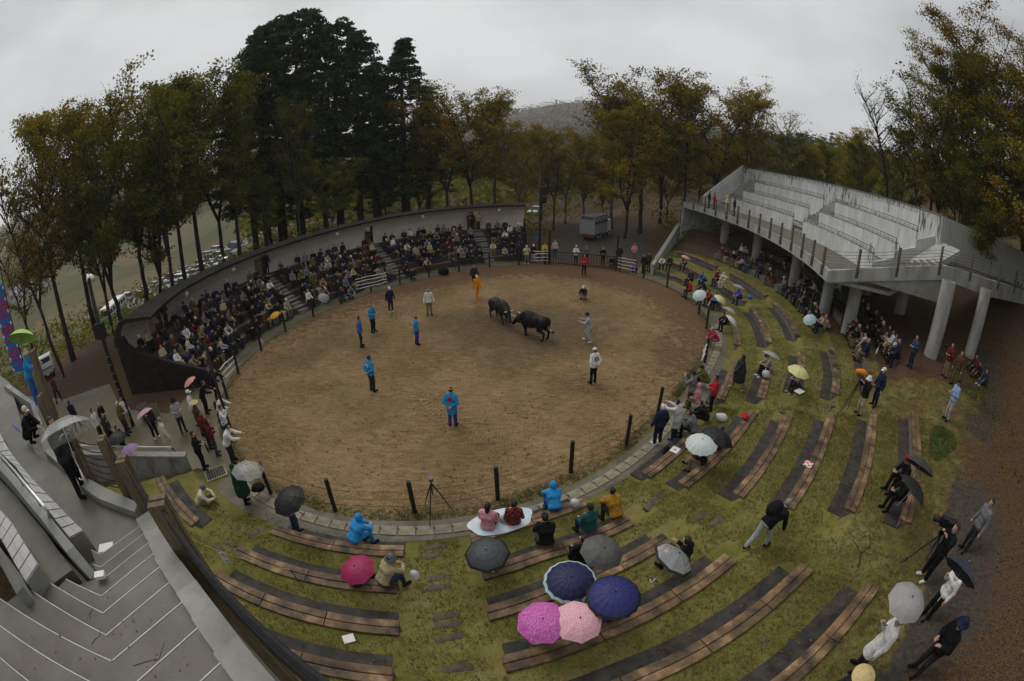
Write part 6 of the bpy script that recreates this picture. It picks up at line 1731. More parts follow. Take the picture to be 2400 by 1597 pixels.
# ---------------------------------------------------------------- trees
def leaf_mat(name, stops, scale=.35):
    m, N, L, P = _nodes(name)
    tc = N.new('ShaderNodeTexCoord'); oi = N.new('ShaderNodeObjectInfo')
    ad = N.new('ShaderNodeVectorMath'); ad.operation = 'MULTIPLY_ADD'; L.new(oi.outputs['Random'], ad.inputs[0]); ad.inputs[1].default_value = (40, 40, 40); L.new(tc.outputs['Object'], ad.inputs[2])
    def nz(s, d):
        n = N.new('ShaderNodeTexNoise'); n.inputs['Scale'].default_value = s; n.inputs['Detail'].default_value = d; L.new(ad.outputs[0], n.inputs['Vector']); return n.outputs[0]
    mx = N.new('ShaderNodeMath'); mx.operation = 'MULTIPLY_ADD'; L.new(nz(7.0, 2), mx.inputs[0]); mx.inputs[1].default_value = .45; 
    m2 = N.new('ShaderNodeMath'); m2.operation = 'MULTIPLY'; L.new(nz(scale, 3), m2.inputs[0]); m2.inputs[1].default_value = .62
    L.new(m2.outputs[0], mx.inputs[2])
    rp = N.new('ShaderNodeValToRGB'); e = rp.color_ramp.elements
    while len(e) < len(stops): e.new(.5)
    for q, (p, c) in zip(e, stops): q.position = p; q.color = tuple(c) + (1,)
    L.new(mx.outputs[0], rp.inputs[0])
    hs = N.new('ShaderNodeHueSaturation'); mr = N.new('ShaderNodeMapRange'); mr.inputs[3].default_value = .8; mr.inputs[4].default_value = 1.2
    L.new(oi.outputs['Random'], mr.inputs[0]); L.new(mr.outputs[0], hs.inputs['Value']); L.new(rp.outputs[0], hs.inputs['Color'])
    df = N.new('ShaderNodeBsdfDiffuse'); tl = N.new('ShaderNodeBsdfTranslucent'); ms = N.new('ShaderNodeMixShader'); ms.inputs[0].default_value = .28
    L.new(hs.outputs[0], df.inputs[0]); L.new(hs.outputs[0], tl.inputs[0]); L.new(df.outputs[0], ms.inputs[1]); L.new(tl.outputs[0], ms.inputs[2])
    N.remove(P); L.new(ms.outputs[0], N['Material Output'].inputs[0]); return m
LM = {'green': leaf_mat('leaf_green', [(.36, (.036, .052, .008)), (.50, (.090, .105, .013)), (.64, (.21, .18, .018))]),
      'gold': leaf_mat('leaf_gold', [(.36, (.060, .078, .010)), (.47, (.15, .15, .014)), (.57, (.29, .215, .018)), (.70, (.26, .12, .014))]),
      'rust': leaf_mat('leaf_rust', [(.36, (.07, .066, .011)), (.48, (.155, .12, .016)), (.60, (.24, .15, .02)), (.72, (.24, .19, .028))]),
      'cedar': leaf_mat('leaf_cedar', [(.36, (.007, .013, .006)), (.50, (.020, .036, .015)), (.64, (.062, .092, .032))], 1.1)}
M_bark = mat('bark_grey', (0.055, 0.05, 0.044), (0.12, 0.112, 0.10), scale=3, rough=.9, bump=.4, bscale=20, stretch=(2, 2, .4))
M_barkd = mat('bark_dark', (0.018, 0.015, 0.012), (0.04, 0.033, 0.027), scale=3, rough=.9, bump=.4, bscale=20, stretch=(2, 2, .4))
def quads(C, N_, size, r, aspect=1.0):
    """leaf quads: centres C, rough normals N_, folded slightly"""
    n = len(C); N_ = N_ / np.linalg.norm(N_, axis=1, keepdims=True)
    a = r.normal(size=(n, 3)); a -= (a * N_).sum(1, keepdims=True) * N_; a /= np.linalg.norm(a, axis=1, keepdims=True); b = np.cross(N_, a)
    s = (size * r.uniform(.6, 1.25, n))[:, None]
    V = np.empty((n, 4, 3)); V[:, 0] = C - a * s * .5; V[:, 1] = C + b * s * .33 * aspect; V[:, 2] = C + a * s * .5 + N_ * s * .12; V[:, 3] = C - b * s * .33 * aspect
    return V.reshape(-1, 3)
def bez(p, d, L, up, n, r):
    pts = [p]; d = d / np.linalg.norm(d)
    for i in range(n):
        d = d + np.array([r.normal() * .10, r.normal() * .10, up]); d /= np.linalg.norm(d); pts.append(pts[-1] + d * L / n)
    return pts
def deciduous(seed, H=20.0, cr=4.2, base=.32, nleaf=11500, ls=.31, stems=1, leafy=1.0, flat=.5):
    r = np.random.default_rng(seed); mb = MB(); tips = []; up = np.array([0, 0, 1.0])
    mains = []
    tr = H * .0135
    fork = base * H * r.uniform(.75, 1.0) if stems > 1 else H * .93
    p = [np.array([0, 0, -.6])]; x = np.zeros(2); drift = r.normal(size=2) * .012
    nseg = 7
    for i in range(1, nseg + 1): x = x + r.normal(size=2) * .012 * H / nseg * 2 + drift * H / nseg; p.append(np.array([x[0], x[1], fork * i / nseg]))
    mb.tube([tuple(q) for q in p], [tr * (1.35 if i == 0 else 1 - (.30 if stems > 1 else .78) * i / nseg) for i in range(nseg + 1)], 8)
    if stems > 1:
        a0 = r.uniform(0, 6.28)
        for s in range(stems):
            a = a0 + 6.283 * s / stems + r.normal() * .3; d = np.array([math.cos(a) * .34, math.sin(a) * .34, 1]); L = (H * .95 - fork) * r.uniform(.85, 1.05)
            q = bez(p[-1], d, L, .02, 7, r); mb.tube([tuple(v) for v in q], [tr * .72 * (1 - .8 * i / 7) for i in range(8)], 6); mains.append(q)
    else: mains.append(p[2:])
    nb = 40 // len(mains)
    for q in mains:
        z0 = base * H
        for k in range(nb):
            t = (k + r.uniform(.1, .9)) / nb; f = t * (len(q) - 1); i = min(int(f), len(q) - 2); st = q[i] + (q[i + 1] - q[i]) * (f - i)
            if st[2] < z0: continue
            hh = (st[2] - z0) / max(H * .95 - z0, 1)
            L = cr * (.45 + .75 * math.sin(math.pi * min(1, hh * .85 + .15)) ) * r.uniform(.65, 1.1) * (1.0 if hh < .85 else .6)
            a = k * 2.4 + r.normal() * .5; el = .35 + .55 * hh + r.normal() * .12
            d = np.array([math.cos(a) * math.cos(el), math.sin(a) * math.cos(el), math.sin(el)])
            br = bez(st, d, L, .035, 5, r); mb.tube([tuple(v) for v in br], [max(.012, tr * .34 * (1 - .85 * j / 5)) for j in range(6)], 5, cap=False)
            for j in range(1, 6):
                for s in range(2 if j < 5 else 3):
                    aa = r.uniform(0, 6.28); dd = (br[j] - br[j - 1]); dd = dd / np.linalg.norm(dd) + np.array([math.cos(aa), math.sin(aa), r.normal() * .25 + .15]) * .85
                    tw = bez(br[j], dd, L * r.uniform(.22, .42), .03, 3, r); mb.tube([tuple(v) for v in tw], [.03, .02, .014, .007], 3, cap=False); tips += tw[1:]
    tips = np.array(tips); nl = int(nleaf * leafy)
    me_t = mesh('trunk', mb.v, mb.f, None, True)
    # leaves sit in thin layers around the twigs, thinner where the crown is ragged
    keep = r.random(len(tips)) < (.55 if leafy > .4 else .45); T = tips[keep] if keep.any() else tips
    idx = r.integers(0, len(T), nl); C = T[idx] + r.normal(size=(nl, 3)) * np.array([.44, .44, .17])
    N_ = r.normal(size=(nl, 3)) * .75 + up * .9
    me_c = fast_mesh('crown', quads(C, N_, ls, r), 4)
    return me_t, me_c
def cedar(seed, H=28.0, cr=4.0, nclump=300, per=46, taper=.8):
    r = np.random.default_rng(seed); mb = MB(); tr = H * .016
    mb.tube([(r.normal() * .05, r.normal() * .05, -.5 + H * i / 8) for i in range(9)], [tr * (1.2 - 1.12 * i / 8) for i in range(9)], 8)
    V = []
    for k in range(nclump):
        t = (k + r.uniform()) / nclump; z = H * (.22 + .78 * t ** .85); hh = z / H
        prof = (1 - ((hh - .22) / .78) ** 1.7) ** taper if hh > .22 else 1
        R = cr * max(.08, prof) * r.uniform(.55, 1.05); a = r.uniform(0, 6.283)
        c = np.array([math.cos(a) * R, math.sin(a) * R, z - .22 * R + r.normal() * .3])
        if k % 3 == 0: mb.tube([(0, 0, z - .1), (c[0] * .5, c[1] * .5, z - .15 * R), tuple(c)], [.08, .05, .02], 4, cap=False)
        s = r.uniform(.7, 1.3) * (1 if hh < .9 else .75); rad = np.array([s, s, s * .85])
        n = per; d = r.normal(size=(n, 3)); d /= np.linalg.norm(d, axis=1, keepdims=True); d[:, 2] = np.abs(d[:, 2]) * .9 - .25
        C = c + d * rad * r.uniform(.55, 1.0, (n, 1)); V.append(quads(C, d + r.normal(size=(n, 3)) * .5, .50, r, .8))
    return mesh('trunk', mb.v, mb.f, None, True), fast_mesh('crown', np.concatenate(V), 4)
TV = {'a': deciduous(1, cr=4.5, stems=1, base=.32), 'b': deciduous(2, cr=4.9, stems=2, base=.33), 'c': deciduous(3, cr=4.9, stems=3, base=.27), 'd': deciduous(4, cr=4.0, stems=1, base=.36), 'e': deciduous(5, cr=5.3, stems=3, base=.32), 'over': deciduous(10, cr=6.0, stems=3, base=.68, nleaf=14000, ls=.17),
      's': deciduous(6, cr=4.0, stems=2, base=.35, leafy=.22), 'n': deciduous(7, cr=3.6, stems=2, base=.38, leafy=.035), 'near': deciduous(8, H=20, cr=5.6, stems=2, base=.16, nleaf=42000, ls=.21), 'near2': deciduous(9, H=20, cr=5.8, stems=3, base=.14, nleaf=42000, ls=.21),
      'k': cedar(21, cr=5.4, nclump=210, per=64, taper=.5), 'l': cedar(22, cr=4.2, nclump=170, per=60, taper=.9), 'm': cedar(23, cr=6.6, nclump=270, per=68, taper=.36)}
TH = {'k': 28.0, 'l': 28.0, 'm': 28.0}
def tree(az, D, ztop, var, leaf, label, wide=1.0, group=None, bark=None):
    x, y = D * math.sin(math.radians(az)), D * math.cos(math.radians(az)); z = zg(x, y)
    H = ztop - z; s = H / TH.get(var, 20.0)
    con = var in 'klm'
    root = empty('cedar_tree' if con else 'autumn_tree', (x, y, z), rng.uniform(0, 6.28)); root.scale = (s * wide, s * wide, s)
    tag(root, label, 'tree', group)
    for me, nm, m in ((TV[var][0], 'trunk', bark or (M_barkd if con else (M_bark if rng.random() < .55 else M_barkd))), (TV[var][1], 'crown', LM[leaf])):
        if not me.materials: me.materials.append(None)
        o = bpy.data.objects.new(nm, me); COL.objects.link(o); o.parent = root; setmat(o, m)
    return root
def tel(px, py, D): d = ray(px, py); return CAM_H + D * d[2] / math.hypot(d[0], d[1]), math.degrees(math.atan2(d[0], d[1]))
def T_(px, py, D, var, leaf, label, wide=1.0, group=None, bark=None):
    z, az = tel(px, py, D); return tree(az, D, z, var, leaf, label, wide, group, bark)
LG = 'autumn trees behind the left end of the stand'
for i, (px, py, D, v, lf, lb, w) in enumerate([
    (95, 262, 44, 'a', 'gold', 'brown gold tree at the far left edge of the grove', .95), (165, 262, 50, 'd', 'rust', 'rust coloured tree second from the left edge', 1.0), (235, 250, 43, 'c', 'gold', 'golden tree third from the left behind the stand roof', .95),
    (300, 212, 47, 'e', 'gold', 'tall golden orange tree in the middle of the left grove', .95), (365, 225, 42, 'b', 'green', 'olive green tree leaning over the near end of the roof', .9), (400, 200, 54, 'a', 'gold', 'brownish tree behind the golden middle one', .9),
    (445, 172, 48, 'd', 'green', 'tall dark green tree left of the cedars', 1.0), (500, 165, 52, 'b', 'green', 'green tree touching the cedar crowns on their left', .9), (540, 195, 47, 'a', 'green', 'green tree just before the leftmost cedar', .85),
    (60, 330, 38, 's', 'rust', 'half bare small tree at the left picture edge', .8), (200, 330, 38, 'b', 'green', 'lower green tree in front of the left grove', .9), (330, 330, 46, 'c', 'green', 'lower green gold tree under the tall golden one', 1.1), (15, 470, 46, 's', 'rust', 'sparse sapling at the left edge above the fields', .9)]):
    T_(px, py, D, v, lf, lb, w, LG, M_barkd)
CG = 'tall dark cedars'
for px, py, D, v, lb, w in [(700, 28, 58, 'm', 'tallest and broadest dark cedar in the middle of the group', 1.15), (615, 70, 57, 'k', 'dark cedar left of the tallest one', 1.1), (655, 50, 62, 'm', 'dark cedar behind and left of the tallest', 1.0), (790, 55, 60, 'm', 'dark cedar right of the tallest one', 1.1), (840, 80, 57, 'k', 'dark cedar with ragged right edge', 1.0), (580, 150, 60, 'k', 'leftmost dark cedar of the group', 1.0), (880, 150, 64, 'l', 'slim cedar between the group and the lone one', 1.2), (945, 96, 60, 'l', 'lone pointed cedar standing right of the group', 1.4), (1000, 205, 66, 'l', 'shorter cedar right of the lone pointed one', 1.3), (750, 260, 54, 'k', 'lower dark cedar in front of the group', 1.2), (870, 300, 56, 'k', 'low dark cedar under the ragged one', 1.2), (640, 330, 60, 'm', 'low dark cedar under the left of the group', 1.3)]:
    T_(px, py, D, v, 'cedar', lb, w, CG)
MG = 'autumn trees behind the far rim'
for px, py, D, v, lf, lb, w in [(690, 232, 50, 'c', 'green', 'yellow green tree in front of the dark cedars', .62), (770, 372, 49, 'b', 'green', 'lower golden tree before the cedars near the roof', 1.1), (620, 405, 50, 'c', 'green', 'low yellow tree at the foot of the left cedars', 1.1), (1045, 225, 56, 'b', 'rust', 'rusty tree just right of the lone cedar', 1.0), (1105, 212, 55, 'e', 'gold', 'broad golden brown tree behind the stand far end', 1.0), (1160, 232, 60, 'a', 'gold', 'golden tree right of the broad golden brown one', 1.0), (1215, 290, 58, 'b', 'gold', 'lower gold tree beside the tall black pole', 1.1), (1270, 300, 64, 'c', 'rust', 'reddish tree below the misty hill', 1.1), (1330, 300, 62, 'b', 'gold', 'gold tree under the misty hill, above the cattle truck', 1.0), (1375, 320, 68, 'c', 'rust', 'rust tree right of the gap under the hill', 1.0), (980, 330, 58, 'c', 'green', 'green tree under the lone cedar', 1.1), (1300, 345, 56, 'n', 'rust', 'nearly bare grey tree behind the tall black pole', 1.0), (1225, 350, 52, 's', 'rust', 'thin half bare tree left of the tall pole', .9), (900, 380, 62, 'e', 'green', 'low green tree behind the roof middle', 1.2)]:
    T_(px, py, D, v, lf, lb, w, MG)
RGp = 'autumn trees behind the concrete grandstand'
for px, py, D, v, lf, lb, w in [(1440, 225, 58, 'a', 'rust', 'rusty tree left of the tallest gold tree', 1.0), (1510, 168, 55, 'e', 'gold', 'tallest gold tree right of the clearing', 1.0), (1560, 178, 60, 'b', 'gold', 'gold tree just right of the tallest one', 1.0), (1475, 250, 52, 'c', 'gold', 'lower gold tree beside the clearing', .95), (1610, 205, 56, 'a', 'gold', 'golden tree above the deck far corner', 1.0), (1680, 197, 58, 'e', 'gold', 'broad yellow tree behind the far stair of the grandstand', .95), (1745, 215, 56, 'c', 'gold', 'yellow brown tree behind the grandstand top', .95), (1800, 240, 55, 's', 'gold', 'thin tree with sparse yellow leaves behind the grandstand', 1.0), (1850, 315, 58, 'c', 'green', 'lower green tree behind the grandstand middle', 1.1), (1900, 335, 60, 'b', 'gold', 'small golden tree in the dip of the treeline', 1.1), (1950, 338, 62, 'c', 'green', 'low green tree at the lowest dip of the treeline', 1.2), (2000, 300, 56, 'b', 'gold', 'gold green tree left of the bare trees', 1.0), (2030, 330, 50, 'c', 'green', 'leafy green tree under the bare trees', 1.0), (2085, 205, 44, 'n', 'rust', 'tall bare tree, left one of the pair', .75), (2150, 172, 42, 'n', 'rust', 'tall bare tree, right one of the pair', .62), (2120, 300, 46, 'a', 'green', 'green tree between the bare trunks', 1.0), (2190, 200, 40, 's', 'rust', 'half bare brown tree right of the bare pair', .8), (2210, 230, 42, 'e', 'green', 'dark green tree behind the grandstand right end', 1.1), (1640, 335, 68, 'c', 'gold', 'low yellow tree by the deck far corner', 1.1), (1720, 330, 62, 'e', 'rust', 'low rusty tree behind the grandstand stair', 1.2), (1790, 345, 62, 'c', 'green', 'low green tree just over the grandstand wall', 1.1), (1570, 360, 62, 'b', 'rust', 'low rust tree in the wood behind the clearing', 1.1), (1420, 380, 70, 'c', 'gold', 'low gold tree deep in the wood', 1.2), (2260, 330, 36, 'c', 'green', 'low leafy tree over the grandstand right wall', 1.0)]:
    T_(px, py, D, v, lf, lb, w, RGp)
NG = 'near trees at the right edge'
tree(71, 33, 25, 'near', 'gold', 'large near golden tree filling the right edge', 1.15, NG)
tree(62, 36, 23, 'near2', 'green', 'green gold tree behind the right end of the landing', .95, NG)
tree(67, 40, 27, 'near', 'rust', 'rusty tree behind the near golden ones', 1.0, NG)
tree(76, 27, 17, 'near2', 'gold', 'golden tree hanging over the concrete landing at right', .95, NG)
tree(75, 38, 15.5, 'near', 'green', 'low dense green tree just behind the concrete landing', 1.3, NG)
tree(58, 45, 25, 'near2', 'gold', 'tall golden tree behind the grandstand right end', 1.1, NG)
tree(80, 17, 24, 'over', 'gold', 'high crown overhanging the top right corner', .95, NG)
tree(-74, 30, 4.2, 'c', 'green', 'dark shrubby tree below the banner at the left edge', 1.6, None)
# shrubs, undergrowth and the far woods
def scatter_mass(name, pts, per, spread, ls, leaf, seed, up=.8):
    r = np.random.default_rng(seed); P_ = np.repeat(np.array(pts), per, 0); C = P_ + r.normal(size=P_.shape) * np.array(spread)
    o = mobj(name, fast_mesh(name, quads(C, r.normal(size=C.shape) * .8 + np.array([0, 0, up]), ls, r), 4), leaf); return tag(o, kind='stuff')
rr = np.random.default_rng(5)
def ring_pts(n, az0, az1, r0, r1, dz, ok=lambda x, y: True, pw=.5):
    out = []
    while len(out) < n:
        az = math.radians(rr.uniform(az0, az1)); D = r0 + (r1 - r0) * rr.uniform() ** (1 / (2 * pw) if pw != .5 else 1)
        x, y = D * math.sin(az), D * math.cos(az)
        if ok(x, y): out.append((x, y, zg(x, y) + dz))
    return out
def clear_ok(x, y):
    ph, d = FD(x, y)
    if d < 11: return False
    if 2 < x < 22 and 40 < y < 66 and abs((x - 10.5) - (y - 52) * .25) < 7: return False
    return math.hypot(x, y) > 47
o = scatter_mass('undergrowth', ring_pts(650, -40, 36, 47, 85, .5, clear_ok), 16, (.8, .8, .45), .45, LM['green'], 31)
o = scatter_mass('undergrowth', ring_pts(420, 30, 75, 36, 75, .6, lambda x, y: math.hypot(x - GC[0], y - GC[1]) > R0 + 11), 18, (.9, .9, .5), .4, LM['gold'], 32)
o = scatter_mass('undergrowth', [FP(a, d) + (zg(*FP(a, d)) + .15,) for a, d in zip(rr.uniform(98, 188, 900), rr.uniform(14.2, 25, 900))], 12, (.35, .35, .16), .12, LM['green'], 37)
o = scatter_mass('far_woodland', ring_pts(2600, -34, 62, 85, 190, 4.0), 9, (1.8, 1.8, 2.6), 1.5, LM['green'], 33)
o = scatter_mass('far_woodland', ring_pts(6500, -32, 60, 190, 1150, 5.0), 8, (4.2, 4.2, 3.2), 4.2, LM['cedar'], 34, 3.0)
o = scatter_mass('far_woodland', ring_pts(3200, -86, -32, 330, 1100, 6), 7, (6, 6, 4), 5.5, LM['green'], 35)
o = scatter_mass('undergrowth', ring_pts(420, -84, -34, 40, 78, .45, lambda x, y: FD(x, y)[1] > 10 and math.hypot(x + 36, y - 17) > 7), 22, (.9, .9, .4), .36, LM['green'], 38)
o = scatter_mass('far_woodland', ring_pts(240, -80, -36, 70, 140, 1.2), 12, (1.6, 1.6, 1.0), .9, LM['green'], 36)

# ---------------------------------------------------------------- haze
mz, Nz, Lz, Pz = _nodes('haze_air'); Nz.remove(Pz)
pv = Nz.new('ShaderNodeVolumePrincipled'); pv.inputs['Color'].default_value = (.93, .95, .97, 1); pv.inputs['Density'].default_value = 0.00034; pv.inputs['Anisotropy'].default_value = 0.1
Lz.new(pv.outputs[0], Nz['Material Output'].inputs['Volume'])
mb = MB(); mb.box((0, 0, 66), (7600, 7600, 174)); hz = mb.build('haze', mz); tag(hz, kind='stuff')
# ---------------------------------------------------------------- vehicles
PAINT = {k: mat('paint_' + k, c, rough=.3, spec=.5) for k, c in dict(white=(.72, .72, .72), silver=(.38, .39, .40), grey=(.16, .165, .17), black=(.015, .015, .017), blue=(.05, .09, .2), red=(.28, .03, .03), green=(.05, .30, .14)).items()}
M_glass = mat('car_glass', (.02, .025, .03), rough=.12, spec=.6)
M_tyre = mat('tyre', (.012, .012, .012), rough=.9)
def car_mesh(kind):
    mb = MB()
    L, W, Hh = {'sedan': (4.4, 1.7, 1.42), 'kei': (3.4, 1.48, 1.6), 'van': (4.6, 1.7, 1.95)}[kind]
    lo = {'sedan': [(0, .35), (.02, .72), (.12, .86), (.34, .9)], 'kei': [(0, .35), (.02, .8), (.06, .95), (.2, 1.0)], 'van': [(0, .35), (.01, .9), (.05, 1.0), (.1, 1.05)]}[kind]
    low = [(x * L - L / 2, z) for x, z in lo] + [(.8 * L - L / 2, lo[-1][1] + .02), (.96 * L - L / 2, lo[-1][1] - .05), (L / 2, .7), (L / 2, .35)]
    n = len(low)
    mb.add([(x, -W / 2, z) for x, z in low] + [(x, W / 2, z) for x, z in low], [tuple(range(n))[::-1], tuple(range(n, 2 * n))] + [(i, (i + 1) % n, (i + 1) % n + n, i + n) for i in range(n)], 0)
    b = lo[-1][1]; cab = {'sedan': [(.30, .42, .70, .88)], 'kei': [(.18, .30, .90, .97)], 'van': [(.09, .2, .95, .985)]}[kind][0]
    x0, x1, x2, x3 = [c * L - L / 2 for c in cab]; w2 = W / 2 - .04; w3 = W / 2 - .2
    v = [(x0, -w2, b), (x1, -w3, Hh), (x2, -w3, Hh), (x3, -w2, b), (x0, w2, b), (x1, w3, Hh), (x2, w3, Hh), (x3, w2, b)]
    mb.add(v, [(0, 3, 2, 1), (4, 5, 6, 7), (0, 1, 5, 4), (2, 3, 7, 6)], 1); mb.add(v, [(1, 2, 6, 5)], 0)
    for x in (-L * .31, L * .31):
        for s in (-1, 1):
            c = (x, s * (W / 2 - .09)); k = len(mb.v)
            mb.tube([(x, s * (W / 2 - .2), .31), (x, s * (W / 2 + .01), .31)], .31, 12, 2)
    me = mesh('parked_car', mb.v, mb.f, mb.m)
    for m in (None, M_glass, M_tyre): me.materials.append(m)
    return me
CARM = {k: car_mesh(k) for k in ('sedan', 'kei', 'van')}
def car(x, y, rz, kind, col, label, group=None, z=None):
    o = bpy.data.objects.new('parked_car', CARM[kind]); COL.objects.link(o); o.location = (x, y, (zg(x, y) + .12) if z is None else z); o.rotation_euler = (0, 0, rz)
    o.material_slots[0].link = 'OBJECT'; o.material_slots[0].material = PAINT[col]; return tag(o, label, 'car', group)
# the car park down in the valley
a_ = HIT(318, 715); b_ = HIT(545, 588); A_, B_ = Vector((a_[0], a_[1], 0)), Vector((b_[0], b_[1], 0)); u_ = (B_ - A_).normalized(); v_ = Vector((-u_.y, u_.x, 0)); Lp = (B_ - A_).length
mb = MB(); nU, nV = 16, 6
for i in range(nU + 1):
    for j in range(nV + 1):
        p = A_ + u_ * (Lp * (i / nU * 1.5 - .12)) + v_ * (-9 + 34 * j / nV); mb.v.append((p.x, p.y, zg(p.x, p.y) + .1))
for i in range(nU):
    for j in range(nV): q = i * (nV + 1) + j; mb.f.append((q, q + nV + 1, q + nV + 2, q + 1)); mb.m.append(0)
tag(mb.build('car_park', M_tarmac), kind='structure')
cols = ['white', 'silver', 'white', 'grey', 'white', 'silver', 'black', 'white', 'blue', 'silver', 'red']
k = 0
for r_ in range(4):
    for i in range(13):
        if rng.random() < .12: continue
        p = A_ + u_ * (6 + i * 3.6 + rng.uniform(-.3, .3)) + v_ * (-5 + 8.0 * r_)
        c = rng.choice(cols); kd = rng.choice(['sedan', 'kei', 'van', 'sedan']); k += 1
        car(p.x, p.y, math.atan2(v_.y, v_.x) + rng.choice([0, math.pi]), kd, c, f'{c} {dict(sedan="saloon", kei="small hatchback", van="van")[kd]} {["first", "second", "third", "fourth", "fifth", "sixth", "seventh", "eighth", "ninth", "tenth", "eleventh", "twelfth", "last"][i]} in the {["nearest", "second", "third", "farthest"][r_]} row of the valley car park', 'cars in the valley car park')
def boxmesh(name, parts, root):
    for nm, c, s, m in parts: mb = MB(); mb.box(c, s); o = mb.build(nm, m, root, False, False)
def wheels(root, xs, W, r):
    for x in xs:
        for s in (-1, 1):
            mb = MB(); mb.tube([(x, s * (W / 2 - .22), r), (x, s * W / 2, r)], r, 14); w = mb.build('wheel', M_tyre, root, False, False)
            mb = MB(); mb.tube([(x, s * (W / 2 - .02), r), (x, s * (W / 2 + .012), r)], r * .55, 10); mb.build('rim', PAINT['silver'], w, False, False)
def cattle_truck():
    x, y, z = HIT(1374, 566); rz = math.radians(90 - 33); h = Vector((math.cos(rz), math.sin(rz), 0)); c = Vector((x, y, 0)) + h * 2.6
    root = empty('cattle_truck', (c.x, c.y, zg(c.x, c.y) + .02), rz); root.scale = (.86, .86, .86); tag(root, 'grey box cattle truck parked in the clearing with its rear to the ring', 'truck')
    M_tr = mat('truck_box', (.30, .305, .31), (.37, .375, .38), scale=2, rough=.5, metal=.3)
    boxmesh('t', [('box', (-.6, 0, 1.95), (4.6, 2.1, 2.2), M_tr), ('roof_frame', (-.6, 0, 3.12), (4.5, 2.0, .14), M_rail), ('bumper', (-2.86, 0, .62), (.12, 2.0, .2), PAINT['red']), ('chassis', (0, 0, .72), (5.6, .9, .24), M_black), ('cab', (2.5, 0, 1.5), (1.5, 1.95, 1.7), PAINT['white']), ('windscreen', (3.252, 0, 1.85), (.02, 1.7, .7), M_glass)], root)
    for i in range(6): mb = MB(); mb.box((-2.915, -.875 + .35 * i, 1.85), (.03, .05, 1.9)); mb.build('door_rib', M_steel, root, False, False)
    for i in range(3):
        mb = MB(); mb.box((-2.92, -.6 + .6 * i, 2.92), (.03, .5, .2)); mb.build('vent', M_black, root, False, False)
    for i in range(5): mb = MB(); mb.box((-2.4 + .9 * i, -1.062, 2.35), (.7, .02, .3)); mb.build('vent', M_black, root, False, False)
    for s in (-1, 1): mb = MB(); mb.box((-2.93, s * .8, .68), (.03, .26, .12)); mb.build('tail_lamp', PAINT['red'], root, False, False)
    wheels(root, (-1.6, -.75, 2.4), 2.0, .42)
cattle_truck()
def pickup(px, py, rz, lbl):
    x, y, z = HIT(px, py); root = empty('pickup_truck', (x, y, z + .02), rz); tag(root, lbl, 'pickup')
    boxmesh('p', [('cab', (1.0, 0, 1.08), (1.1, 1.42, 1.3), PAINT['white']), ('rear_window', (.444, 0, 1.42), (.02, 1.1, .4), M_glass), ('windscreen', (1.556, 0, 1.42), (.02, 1.2, .42), M_glass), ('bed_floor', (-.55, 0, .72), (2.0, 1.42, .1), M_rail), ('chassis', (0, 0, .52), (3.2, .8, .2), M_black)], root)
    for nm, c, s in (('bed_side', (-.55, .7, .92), (2.0, .04, .32)), ('bed_side', (-.55, -.7, .92), (2.0, .04, .32)), ('tailgate', (-1.57, 0, .92), (.04, 1.42, .32))): mb = MB(); mb.box(c, s); mb.build(nm, PAINT['silver'], root, False, False)
    mb = MB(); mb.box((-1.6, 0, .68), (.03, .33, .16)); mb.build('number_plate', CL['yellow'], root, False, False)
    wheels(root, (-.95, 1.0), 1.4, .27)
pickup(118, 884, math.radians(150), 'small white pickup truck with open bed parked left of the plaza')
pickup(868, 556, math.radians(20), 'white pickup seen through the middle doorway of the stand')
pickup(1126, 520, math.radians(200), 'white pickup seen through the far doorway of the stand')
x, y, z = HIT(1256, 505); car(x, y, 1.2, 'sedan', 'silver', 'silver car half hidden beyond the end of the stand roof')
def bus():
    x, y, z = HIT(272, 742); root = empty('bus', (x, y, z + .05), math.radians(115)); tag(root, 'white and green bus parked below the left trees', 'bus')
    boxmesh('b', [('body', (0, 0, 1.7), (9.0, 2.4, 2.4), PAINT['white']), ('skirt', (0, 0, .75), (9.04, 2.44, .6), PAINT['green']), ('stripe', (0, 0, 1.28), (9.03, 2.43, .2), PAINT['blue'])], root)
    for s in (-1, 1):
        for i in range(6): mb = MB(); mb.box((-3.6 + 1.4 * i, s * 1.206, 2.05), (1.15, .02, .8)); mb.build('window', M_glass, root, False, False)
    for s in (-1, 1): mb = MB(); mb.box((s * 4.506, 0, 2.0), (.02, 2.1, 1.0)); mb.build('windscreen', M_glass, root, False, False)
    wheels(root, (-2.8, 2.9), 2.4, .48)
bus()
